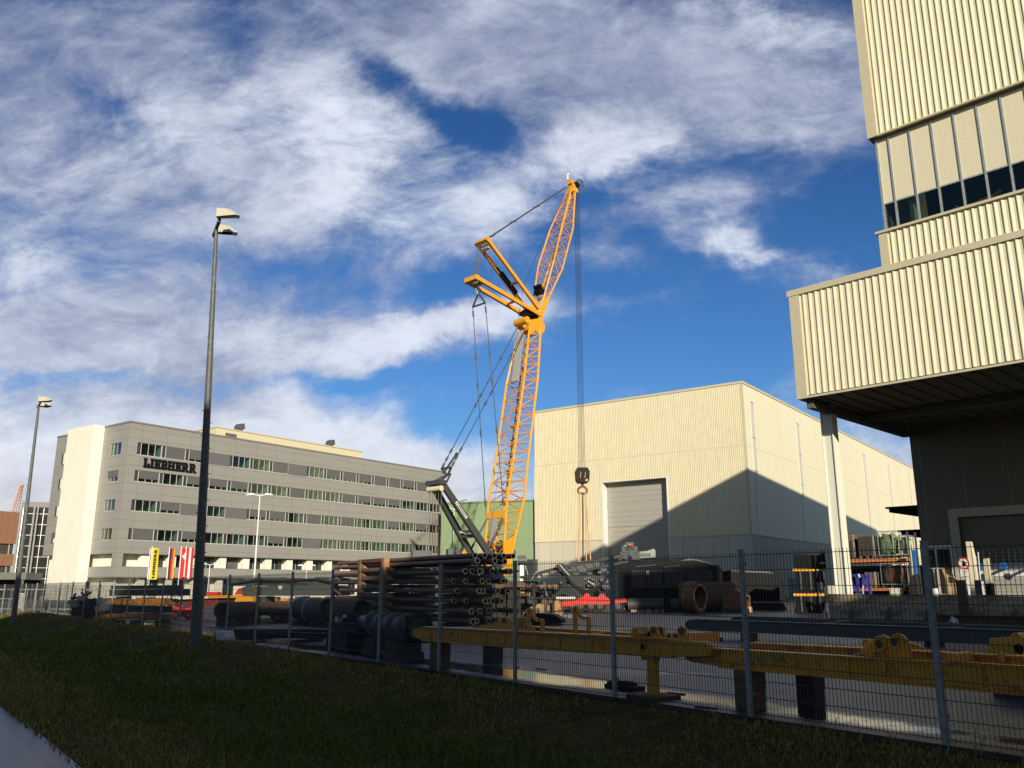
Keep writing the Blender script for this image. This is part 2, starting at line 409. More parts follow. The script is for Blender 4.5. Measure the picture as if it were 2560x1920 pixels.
    def build(s, name, m=None, parent=None, smooth=False, bevel=0.0):
        me = bpy.data.meshes.new(name)
        me.from_pydata(s.v, [], s.f)
        ms = s.mats if s.mats else [m]
        for q in ms: me.materials.append(q)
        if len(ms) > 1: me.polygons.foreach_set('material_index', s.k)
        bm = bmesh.new(); bm.from_mesh(me)
        bmesh.ops.recalc_face_normals(bm, faces=bm.faces)
        bm.to_mesh(me); bm.free()
        if smooth:
            me.polygons.foreach_set('use_smooth', [True] * len(me.polygons))
            me.set_sharp_from_angle(angle=R(38))
        me.update()
        o = bpy.data.objects.new(name, me)
        S.collection.objects.link(o)
        if parent is not None: o.parent = parent
        if bevel:
            b = o.modifiers.new('bevel', 'BEVEL'); b.width = bevel; b.segments = 2; b.limit_method = 'ANGLE'
        return o

def tag(o, label=None, cat=None, group=None, kind=None):
    if label: o['label'] = label
    if cat: o['category'] = cat
    if group: o['group'] = group
    if kind: o['kind'] = kind
    return o
def thing(name, label, cat, loc=(0, 0, 0), rot=0.0, group=None):
    o = bpy.data.objects.new(name, None)
    S.collection.objects.link(o)
    o.location = loc; o.rotation_euler = (0, 0, rot); o.empty_display_size = 0.2
    return tag(o, label, cat, group)
def copy_tree(o, parent=None):
    c = o.copy(); S.collection.objects.link(c)
    if parent is not None: c.parent = parent; c.matrix_parent_inverse = o.matrix_parent_inverse
    for ch in list(o.children): copy_tree(ch, c)
    return c
def local(obj_loc, rot, p):
    """world point -> coordinates of a thing at obj_loc turned by rot"""
    d = Vector(p) - Vector(obj_loc); c, s_ = math.cos(-rot), math.sin(-rot)
    return Vector((d.x * c - d.y * s_, d.x * s_ + d.y * c, d.z))

# block letters (rows top to bottom), heavy slab style
LET = {
 'L': ['11111....', '.111.....', '.111.....', '.111.....', '.111..111', '.111..111', '111111111'],
 'I': ['11111', '.111.', '.111.', '.111.', '.111.', '.111.', '11111'],
 'E': ['111111111', '.111...11', '.1111.1..', '.1111111.', '.1111.1..', '.111...11', '111111111'],
 'B': ['11111111.', '.111..111', '.111..111', '.1111111.', '.111..111', '.111..111', '11111111.'],
 'H': ['11111.11111', '.111...111.', '.111...111.', '.111111111.', '.111...111.', '.111...111.', '11111.11111'],
 'R': ['11111111...', '.111..111..', '.111..111..', '.1111111...', '.111.111...', '.111..111..', '11111..1111'],
}
def word_boxes(mb, word, o, ux, uy, un, h, t, gap=1.0, bold=0.0):
    """write word with boxes; ux along the line, uy up, un outwards"""
    o = Vector(o); ux = Vector(ux); uy = Vector(uy); un = Vector(un); c = h / 7; x = 0
    for ch in word:
        g = LET[ch]
        for r, row in enumerate(g):
            i = 0
            while i < len(row):
                if row[i] == '1':
                    j = i
                    while j < len(row) and row[j] == '1': j += 1
                    mb.prism([((x + i) * c, (6 - r) * c), ((x + j) * c, (6 - r) * c), ((x + j) * c, (7 - r) * c), ((x + i) * c, (7 - r) * c)], o, ux, uy, un, t)
                    i = j
                else: i += 1
        x += len(g[0]) + gap
    return (x - gap) * c
def word_len(word, gap=1.0): return sum(len(LET[c][0]) + gap for c in word) - gap
def onplane(O, rot, px, py, y=0.0):
    """where the sight line of a pixel meets the upright plane at depth y of a thing standing at O, turned by rot (its own coordinates)"""
    r, zr = ray(px, py)
    ex = Vector((math.cos(rot), math.sin(rot))); ey = Vector((-math.sin(rot), math.cos(rot)))
    x = (r * (O[1] + y * ey.y) - (O[0] + y * ey.x)) / (ex.x - r * ex.y)
    Y = O[1] + x * ex.y + y * ey.y
    return Vector((x, y, CAM_H + zr * Y))
def profile(O, rot, pts, y=0.0):
    return [(p.x, p.z) for p in (onplane(O, rot, a, b, y) for a, b in pts)]
# ------------------------------------------------------------------ the setting: yard, verge, path
FP0 = Vector((4.58, 9.50, 0)); FD = Vector((-0.602, 0.7985, 0)).normalized(); FN = Vector((FD.y, -FD.x, 0)) * -1
def Q(a, n, z=0.0):
    p = FP0 + FD * a + FN * n
    return Vector((p.x, p.y, z))

def asphalt(name, base, wet, r0, r1, sx=1.0, crack=True):
    m = bpy.data.materials.new(name); m.use_nodes = True
    t = N(m.node_tree); b = m.node_tree.nodes['Principled BSDF']
    co = t.new('ShaderNodeTexCoord').outputs['Object']
    x, y, z = t.sep(co)
    big = t.noise(co, 0.16, 6, 0.6, 0.4)
    mid = t.noise(co, 1.3, 6, 0.65, 0.3)
    grit = t.noise(co, 70, 3, 0.7)
    # wet film lies in the gutter along the fence and in shallow hollows
    n_ = t.m('ADD', t.m('MULTIPLY', t.m('SUBTRACT', x, FP0.x), FN.x), t.m('MULTIPLY', t.m('SUBTRACT', y, FP0.y), FN.y))
    gut = t.m('POWER', 2.718, t.m('MULTIPLY', t.m('POWER', t.m('DIVIDE', t.m('ADD', n_, 0.95), 0.55), 2.0), -1.0))
    hollow = t.ramp(t.m('ADD', t.m('ADD', big, t.m('MULTIPLY', t.m('SUBTRACT', mid, 0.5), 0.25)), t.m('MULTIPLY', t.m('MULTIPLY', gut, t.ramp(mid, 0.25, 0.5, 0.6, 1.0)), 0.32 * sx)), 0.54, 0.74)
    c = t.mix(t.ramp(mid, 0.3, 0.7), tuple(v * 0.75 for v in base), tuple(v * 1.25 for v in base))
    c = t.mix(t.ramp(grit, 0.55, 0.75, 0, 0.5), c, tuple(min(1, v * 1.9) for v in base))
    tr = t.noise(t.xyz(t.m('MULTIPLY', t.m('ADD', t.m('MULTIPLY', x, FD.x), t.m('MULTIPLY', y, FD.y)), 0.05), t.m('MULTIPLY', n_, 1.1), 0.0), 1.0, 5, 0.62, 0.25)
    c = t.mix(t.ramp(tr, 0.50, 0.68, 0.0, 0.55), c, tuple(v * 0.45 for v in base))
    oil = t.noise(co, 0.55, 4, 0.6, 0.8)
    c = t.mix(t.ramp(oil, 0.66, 0.74, 0.0, 0.7), c, tuple(v * 0.3 for v in base))
    vo = t.new('ShaderNodeTexVoronoi', feature='DISTANCE_TO_EDGE'); vo.inputs['Scale'].default_value = 0.22
    wv_ = t.new('ShaderNodeVectorMath', operation='ADD'); t.l.new(co, wv_.inputs[0]); t.l.new(t.xyz(t.m('MULTIPLY', mid, 1.2), t.m('MULTIPLY', big, 2.0), 0.0), wv_.inputs[1]); t.l.new(wv_.outputs[0], vo.inputs['Vector'])
    c = t.mix(t.ramp(vo.outputs['Distance'], 0.0, 0.006, 0.75, 0.0), c, (0.008, 0.008, 0.008))
    c = t.mix(hollow, c, wet)
    t.l.new(c, b.inputs['Base Color'])
    t.put(b.inputs['Roughness'], t.m('ADD', t.m('MULTIPLY', hollow, r1 - r0), t.m('ADD', r0, t.m('MULTIPLY', t.m('SUBTRACT', mid, 0.5), 0.2))))
    bn = t.new('ShaderNodeBump'); bn.inputs['Distance'].default_value = 0.01
    t.put(bn.inputs['Strength'], t.ramp(hollow, 0.0, 1.0, 0.55, 0.04))
    t.l.new(grit, bn.inputs['Height']); t.l.new(bn.outputs[0], b.inputs['Normal'])
    return m
M['yard'] = asphalt('wet_yard_asphalt', (0.046, 0.045, 0.046), (0.015, 0.015, 0.017), 0.46, 0.11)
M['pathm'] = asphalt('path_asphalt', (0.17, 0.17, 0.172), (0.30, 0.30, 0.305), 0.42, 0.25, sx=0.0)
M['kerb'] = mat('kerb_concrete', (0.026, 0.024, 0.022), 0.95, spec=0.08, var=0.25, scale=3, bump=0.3)

def sheet(name, quads, m):
    mb = MB()
    for q in quads: mb.add(q, [(0, 1, 2, 3)])
    o = mb.build(name, m); return tag(o, kind='structure')
VA0, VA1, VN0, VN1 = -45, 58.0, 0.34, 7.5
BIG = 2600
sheet('yard', [[Q(-BIG, -BIG), Q(-BIG, VN0), Q(BIG, VN0), Q(BIG, -BIG)],
               [Q(VA1, VN0), Q(VA1, VN1 + 4), Q(BIG, VN1 + 4), Q(BIG, VN0)]], M['yard'])
sheet('ground', [[Q(-BIG, VN1 + 4), Q(-BIG, BIG), Q(BIG, BIG), Q(BIG, VN1 + 4)],
                 [Q(-BIG, VN0), Q(-BIG, VN1), Q(VA0, VN1), Q(VA0, VN0)]], M['kerb'])
sheet('path', [[Q(-BIG, VN1), Q(-BIG, VN1 + 4), Q(VA1, VN1 + 4), Q(VA1, VN1)]], M['pathm'])

def verge_h(a, n):
    t = np.clip((n - VN0) / (VN1 - VN0), 0, 1)
    z = -0.36 * np.sin(np.pi * t ** 0.85) ** 1.3
    s = np.clip((a - 13) / 12, 0, 1); s = s * s * (3 - 2 * s)
    z = z + s * (0.30 * np.exp(-((n - 1.3) / 1.0) ** 2) + 0.20 * t * (1 - t))
    z = z + 0.035 * np.sin(a * 1.7 + n * 2.1) * np.sin(n * 1.3 - a * 0.6) * np.sin(np.pi * t)
    z = z + 0.03 * np.sin(a * 0.45 + 1.0) * np.sin(np.pi * t)
    return z
def verge():
    A_ = np.concatenate([np.arange(VA0, -14, 1.0), np.arange(-14, 30, 0.3), np.arange(30, VA1 + 0.01, 0.7)])
    B_ = np.linspace(VN0, VN1, 36)
    mb = MB(); na, nb = len(A_), len(B_)
    for a in A_:
        zz = verge_h(np.full(nb, a), B_)
        for n, z in zip(B_, zz): mb.v.append(tuple(Q(a, n, z)))
    for i in range(na - 1):
        for j in range(nb - 1):
            mb.f.append((i * nb + j, i * nb + j + 1, (i + 1) * nb + j + 1, (i + 1) * nb + j)); mb.k.append(0)
    m = mat('verge_soil', (0.075, 0.052, 0.015), 0.95, var=0.5, scale=3.0, bump=0.9, bscale=25, stain=(0.10, 0.052, 0.018), stain_amt=0.5, stain_scale=0.7, spec=0.06)
    return tag(mb.build('grass_bank', m, smooth=True), kind='structure')
verge()

def grass():
    rng = np.random.default_rng(5)
    cnt = 260000
    # density falls with distance from the camera (at a=-4.8, n=9.4)
    a = np.concatenate([rng.uniform(-9, 14, int(cnt * .62)), rng.uniform(10, 36, int(cnt * .30)), rng.uniform(30, VA1, cnt - int(cnt * .62) - int(cnt * .30))])
    n = rng.uniform(VN0 + .03, VN1 + 0.06, cnt)
    # clumps and thin patches
    f = np.sin(a * .9 + 1.3 * np.sin(n * .8)) * np.sin(n * 1.1 + .7 * np.sin(a * .5)) + .5 * np.sin(a * 2.7 + n * 3.1) * np.sin(n * 2.3 - a * 1.9)
    bare = np.exp(-((n - 1.3) / 1.0) ** 2) * 0.45
    keep = rng.uniform(0, 1, cnt) < np.clip(0.72 + .35 * f - bare, .10, 1)
    a, n, f = a[keep], n[keep], f[keep]; c = len(a)
    z = verge_h(a, n)
    P = np.array([FP0.x, FP0.y, 0])[None] + a[:, None] * np.array(FD)[None] + n[:, None] * np.array(FN)[None]
    P[:, 2] = z - 0.01
    dist = np.hypot(P[:, 0], P[:, 1])
    h = rng.uniform(.03, .085, c) * (1 + .4 * f) * (1 + .7 * np.exp(-((n - VN1 + .5) / .6) ** 2))
    tall = rng.uniform(0, 1, c) < .05; h[tall] *= rng.uniform(1.5, 3.2, tall.sum())
    big = np.sin(a * 5.1 + n * 1.7) * np.sin(n * 6.3 - a * 2.9) > .86; h[big] *= 1.9
    wd = rng.uniform(.004, .008, c) * np.clip(dist / 9, 1, 3.2)
    ang = rng.uniform(0, 2 * np.pi, c); le = rng.uniform(.15, .9, c) * h; la = rng.uniform(0, 2 * np.pi, c)
    sx, sy = np.cos(ang) * wd, np.sin(ang) * wd
    V = np.zeros((c, 5, 3)); mx = le * .35
    base = P
    V[:, 0] = base; V[:, 0, 0] -= sx; V[:, 0, 1] -= sy
    V[:, 1] = base; V[:, 1, 0] += sx; V[:, 1, 1] += sy
    mid = base.copy(); mid[:, 0] += np.cos(la) * mx; mid[:, 1] += np.sin(la) * mx; mid[:, 2] += h * .6
    V[:, 2] = mid; V[:, 2, 0] += sx * .7; V[:, 2, 1] += sy * .7
    V[:, 3] = mid; V[:, 3, 0] -= sx * .7; V[:, 3, 1] -= sy * .7
    V[:, 4] = base; V[:, 4, 0] += np.cos(la) * le; V[:, 4, 1] += np.sin(la) * le; V[:, 4, 2] += h
    me = bpy.data.meshes.new('grass')
    me.vertices.add(c * 5); me.vertices.foreach_set('co', V.reshape(-1))
    i0 = np.arange(c) * 5
    quad = np.stack([i0, i0 + 1, i0 + 2, i0 + 3], 1); tri = np.stack([i0 + 3, i0 + 2, i0 + 4], 1)
    loops = np.concatenate([quad.reshape(-1), tri.reshape(-1)])
    me.loops.add(len(loops)); me.loops.foreach_set('vertex_index', loops.astype(np.int32))
    me.polygons.add(2 * c)
    me.polygons.foreach_set('loop_start', np.concatenate([np.arange(c) * 4, 4 * c + np.arange(c) * 3]).astype(np.int32))
    me.update(calc_edges=True); me.validate()
    m = bpy.data.materials.new('grass_blades'); m.use_nodes = True
    t = N(m.node_tree); b = m.node_tree.nodes['Principled BSDF']
    co = t.new('ShaderNodeTexCoord').outputs['Object']
    k1 = t.noise(co, 0.55, 5, 0.65, 0.4); k2 = t.noise(co, 45, 2, 0.5)
    x, y, _ = t.sep(co)
    n_ = t.m('ADD', t.m('MULTIPLY', t.m('SUBTRACT', x, FP0.x), FN.x), t.m('MULTIPLY', t.m('SUBTRACT', y, FP0.y), FN.y))
    dry_lit = t.m('MAXIMUM', t.ramp(n_, 3.0, 0.6), t.ramp(n_, 5.2, 7.2, 0.0, 0.95))  # dry by the fence; towards the path brighter light is put into the colour
    g = t.mix(t.ramp(k2, 0.35, 0.65), (0.070, 0.102, 0.015), (0.20, 0.235, 0.042))
    br = t.mix(t.ramp(k2, 0.35, 0.65), (0.135, 0.086, 0.022), (0.42, 0.35, 0.095))
    t.l.new(t.mix(t.ramp(t.m('ADD', t.m('MULTIPLY', k1, 0.9), t.m('MULTIPLY', dry_lit, 0.28)), 0.46, 0.70), g, br), b.inputs['Base Color'])
    b.inputs['Roughness'].default_value = 0.6; b.inputs['Specular IOR Level'].default_value = 0.12
    b.inputs['Subsurface Weight'].default_value = 0.0
    me.materials.append(m)
    o = bpy.data.objects.new('grass', me); S.collection.objects.link(o)
    return tag(o, kind='stuff')
grass()
# ------------------------------------------------------------------ double-bar mesh fence
def fence():
    root = thing('mesh_fence', 'long galvanised double-bar mesh fence running between the grass bank and the yard', 'fence', FP0, 0)
    H, SP = 2.08, 2.506
    pm = MB()
    pm.beam((0, 0, -0.35), (0, 0, H + 0.04), 0.045, 0.065, up=FD)
    pm.beam((0, 0, H + 0.04), (0, 0, H + 0.055), 0.052, 0.072, up=FD)
    for z in (0.3, 0.9, 1.5, 1.95):
        c = Vector((0, 0, z)) + FN * -0.05
        pm.beam(c - FD * 0.045, c + FD * 0.045, 0.02, 0.035)
    post0 = pm.build('fence_post', M['galv'], root)
    # one panel: 49 uprights, 10 pairs of crossbars
    f = MB()
    L = SP - 0.012
    for i in range(50):
        x = 0.02 + i * (L - 0.04) / 49
        p = FD * x - FN * 0.045
        f.tube(p + Vector((0, 0, 0.035)), p + Vector((0, 0, H + 0.015)), 0.0036, 4, cap=False)
    for j in range(11):
        z = 0.06 + j * 0.199
        for s_ in (-0.0065, 0.0065):
            p = -FN * (0.045 + s_)
            f.tube(p + Vector((0, 0, z)), p + FD * L + Vector((0, 0, z)), 0.0042, 4, cap=False)
    panel0 = f.build('mesh_panel', M['wire'], root)
    pos = Vector((0, 0, 0)) - FD * SP * 5; d = FD.copy(); first = True
    for k in range(-5, 25):
        if k > 11: d = Matrix.Rotation(R(0.55), 3, 'Z') @ d
        drop = -0.0125 * max(0, k)
        o = post0 if first else post0.copy()
        q = panel0 if first else panel0.copy()
        if not first:
            for x in (o, q): S.collection.objects.link(x); x.parent = root
        rz = math.atan2(d.y, d.x) - math.atan2(FD.y, FD.x)
        for x in (o, q): x.location = (pos.x, pos.y, drop); x.rotation_euler = (0, 0, rz)
        first = False
        pos = pos + d * SP
    o = post0.copy(); S.collection.objects.link(o); o.parent = root; o.location = (pos.x, pos.y, -0.31)
    # return leg of the fence away from the path at the far corner
    d = Matrix.Rotation(R(-78), 3, 'Z') @ d
    for k in range(4):
        q = panel0.copy(); o = post0.copy()
        for x in (q, o): S.collection.objects.link(x); x.parent = root
        rz = math.atan2(d.y, d.x) - math.atan2(FD.y, FD.x)
        q.location = (pos.x, pos.y, -0.31); q.rotation_euler = (0, 0, rz)
        pos = pos + d * SP
        o.location = (pos.x, pos.y, -0.31); o.rotation_euler = (0, 0, rz)
    return root
fence()
mb = MB()
mb.prism([(0, 0), (0.34, 0), (0.34, 0.012), (0, 0.012)], Q(-40, 0), FN, (0, 0, 1), FD, 96)
tag(mb.build('kerb_strip', M['kerb']), kind='structure')

# ------------------------------------------------------------------ street lamps
def flood(mb_parent, c, yaw, tilt, s=1.0, roll=R(42)):
    """asymmetric floodlight: wedge housing with a dark glass face below"""
    Rm = Matrix.Rotation(yaw, 3, 'Z') @ Matrix.Rotation(roll, 3, 'X') @ Matrix.Rotation(tilt, 3, 'Y')
    P = lambda x, y, z: Vector(c) + Rm @ Vector((x * s, y * s, z * s))
    h = MB(); h.use(M['lampbody'])
    top = [P(-.05, -.13, .02), P(.52, -.17, .0), P(.52, .17, .0), P(-.05, .13, .02)]
    ridge = [P(.02, -.10, .13), P(.30, -.12, .10), P(.30, .12, .10), P(.02, .10, .13)]
    ridge = [P(.0, -.11, .25), P(.30, -.13, .19), P(.30, .13, .19), P(.0, .11, .25)]
    h.add(top + ridge, [(0, 1, 5, 4), (1, 2, 6, 5), (2, 3, 7, 6), (3, 0, 4, 7), (4, 5, 6, 7)])
    bot = [P(-.05, -.13, .018), P(.52, -.17, -.002), P(.52, .17, -.002), P(-.05, .13, .018)]
    low = [P(-.03, -.11, -.05), P(.49, -.15, -.09), P(.49, .15, -.09), P(-.03, .11, -.05)]
    h.use(M['lampface'])
    h.add(bot + low, [(0, 1, 5, 4), (1, 2, 6, 5), (2, 3, 7, 6), (3, 0, 4, 7), (7, 6, 5, 4)])
    return h.build('lamp_head', None, mb_parent)
def tall_lamp(label, base, top, r0, r1, rot, nb=26):
    root = thing('floodlight_mast', label, 'street lamp', base, 0, 'tall galvanised floodlight masts by the fence')
    t = Vector(top) - Vector(base); mb = MB()
    segs = 3
    for i in range(segs):
        a, b = i / segs, (i + 1) / segs
        mb.tube(t * a + Vector((0, 0, -0.3 if i == 0 else 0)), t * b, r0 + (r1 - r0) * a, 10, r0 + (r1 - r0) * b)
    mb.build('mast', mat('weathered_mast', (.115, .12, .11), .6, metal=.1, var=.25, scale=9, stain=(.20, .20, .19), stain_amt=.25, stain_scale=6), root, smooth=False)
    st = MB(); side = Vector((1, 0, 0))
    for i in range(nb):
        a = 0.18 + 0.78 * i / nb; rr = r0 + (r1 - r0) * a
        sgn = 1 if i % 2 else -1
        st.tube(t * a + side * sgn * rr * .9, t * a + side * sgn * (rr + .06), 0.012, 5)
    st.build('climbing_peg', M['galv'], root)['kind'] = 'stuff'
    ar = MB(); d = Matrix.Rotation(rot, 3, 'Z') @ Vector((1, 0, 0)); up = Vector((0, 0, 1))
    e0 = t + d * -0.62 + up * .02; e1 = t + d * 0.62 + up * .04
    ar.beam(e0, e1, 0.09, 0.09)
    ar.beam(e1 + d * -.1, e1 + d * .12 + up * .12, 0.03, 0.14)
    ar.beam(e0 + d * -.1, e0 + d * .12 + up * .12, 0.03, 0.14)
    ar.build('cross_arm', M['galv'], root)
    flood(root, e1 + up * .10, R(-6), R(-4), 1.1, R(20))
    flood(root, e0 + Vector((.16, 0, .10)), R(-12), R(4), 1.1, R(20))
    return root
b0 = G(488, 1622, -0.05); tall_lamp('tall galvanised floodlight mast with climbing pegs standing nearest, on the grass bank', b0, at(541, 572, b0.y - 0.2), .155, .055, R(-63))
b1 = G(33, 1556, -0.15); tall_lamp('tall floodlight mast standing farthest along the fence, at its corner', b1, at(97, 1014, b1.y), .14, .06, R(-55), 20)

def slim_lamp(label, px, pyt, Y, heads, s=1.0):
    p = at(px, pyt, Y); root = thing('street_lamp', label, 'street lamp', (p.x, p.y, 0), 0, 'slim white street lamps of the far yard')
    h = p.z; mb = MB(); mb.tube((0, 0, 0), (0, 0, h), .10 * s, 8, .055 * s); mb.build('pole', M['white_paint'], root)
    for sx in heads:
        hd = MB(); hd.use(M['white_paint'])
        hd.beam((0, 0, h - .05), (sx * .55 * s, 0, h + .05 * s), .07 * s, .07 * s)
        hd.prism([(sx * .5 * s, 0), (sx * 1.25 * s, -.03 * s), (sx * 1.2 * s, .12 * s), (sx * .55 * s, .18 * s)], (0, -.2 * s, h), (1, 0, 0), (0, 0, 1), (0, 1, 0), .4 * s)
        hd.build('lamp_head', None, root)
slim_lamp('tall slim white lamp with two heads in front of the office windows', 650, 1238, 92, (-1, 1), 1.15)
slim_lamp('short white T-shaped lamp beside the near mast, by the office terrace', 525, 1411, 84, (-1, 1), .75)
slim_lamp('short white T-shaped lamp in front of the middle of the office terrace', 767, 1414, 88, (-1, 1), .72)
slim_lamp('white lamp in front of the green hall', 1135, 1272, 150, (-1, 1), 1.1)
# ------------------------------------------------------------------ cream assembly hall in the middle (36 degree grid)
TH = math.atan2(0.805, 0.593)
C0 = Vector((34.5, 122.5, 0))
def warehouse():
    r = thing('assembly_hall', 'big cream sheet-metal hall with a tall roller gate and a peaked shadow on its corner', 'building', C0, TH)
    LX, LY, HT, PZ, MZ = 128.0, 38.0, 31.4, 9.1, 22.0
    DY0, DY1, DZ, REC = 13.1, 24.5, 18.2, 1.35
    core = MB(); core.box(2.0, LX, 0.3, LY - .3, 0, HT - .4)
    core.build('wall', M['cream'], r)
    s = MB()
    def front(y0, y1, z0, z1):      # ribbed sheet on the front (plane x=0, looking to -x)
        t = MB(); t.ribs(y0, y1, 0, z0, z1, .29, .042)
        s.add([(b, a, c) for a, b, c in t.v], t.f)
    front(0.25, DY0, PZ, MZ - .06); front(DY1, LY, PZ, MZ - .06); front(DY0, DY1, DZ, MZ - .06); front(0.25, LY, MZ + .06, HT)
    s.build('ribbed_front_sheet', M['cream'], r)
    t = MB(); t.box(0.08, 0.3, DY0, DY0 + .02, 0, DZ); t.build('gate_jamb', M['cream'], r)
    g = MB(); g.box(-.06, REC, DY1, DY1 + .25, 0, DZ + .1); g.box(-.06, REC, DY0 - .25, DY0, 0, DZ + .1); g.box(-.06, REC, DY0, DY1, DZ, DZ + .12)
    g.build('gate_reveal', M['white_paint'], r)
    d = MB()
    nz = 46
    for i in range(nz): d.box(REC + .035 * (i % 2) + (.05 if i % 9 == 0 else 0), REC + .3, DY0, DY1, DZ / nz * i, DZ / nz * (i + 1))
    d.build('roller_gate', M['shutter'], r)
    p = MB(); p.box(0.02, 2, 0.02, DY0 - .25, 0, PZ - .1); p.box(0.02, 2, DY1 + .25, LY, 0, PZ - .1); p.box(2, LX, 0.02, .3, 0, PZ - .1)
    p.build('plinth', M['concrete'], r)
    f = MB(); f.box(0.1, LX, 0.0, .3, PZ, MZ - .05); f.box(.1, LX, 0.0, .3, MZ + .05, HT)
    f.build('side_sheet', M['cream_flat'], r)
    e = MB()
    e.box(-.06, .12, -.06, .26, PZ - .05, HT); e.box(-.12, .3, .26, LY + .05, HT, HT + .35); e.box(-.12, LX, -.12, .26, HT, HT + .35)
    e.box(-.05, .06, .27, DY0 - .26, PZ - .12, PZ); e.box(-.05, .06, DY1 + .26, LY, PZ - .12, PZ); e.box(.13, LX, -.05, .1, PZ - .12, PZ)
    e.build('edge_flashing', M['cream_dark'], r)
    j = MB(); j.box(-.005, .1, .27, LY, MZ - .06, MZ + .06); j.box(.14, LX, -.005, .1, MZ - .05, MZ + .05); j.build('sheet_joint', M['concrete'], r)
    rf = MB(); rf.box(.3, LX, .26, LY, HT - .3, HT + .1); rf.build('roof', M['midgrey'], r)
    for i in range(6):
        x = 2.7 + 21.4 * i
        b = MB(); b.box(x, x + 1.25, -.07, 0.0, PZ + .25, 29.0); o = b.build('light_strip', mat('light_strip', (.66, .64, .55), .35, var=.05), r)
        q = MB()
        for z in (9.3, 13.5, 18.5, 23.5, 28.95): q.box(x - .06, x + 1.31, -.11, -.07, z, z + .12)
        q.box(x + .58, x + .66, -.10, -.07, PZ + .3, 28.9)
        q.build('strip_frame', M['alu'], o)
    # low dark doorway windows along the plinth
    dw = MB(); dw.box(14, 17, -.02, .02, 0, 3); dw.build('side_door', M['midgrey'], r)
    bx = MB(); bx.box(-1.2, -.1, LY - .6, LY + .9, 0, 6.2); bx.build('cabinet', M['darkgrey'], r)
    return r
warehouse()

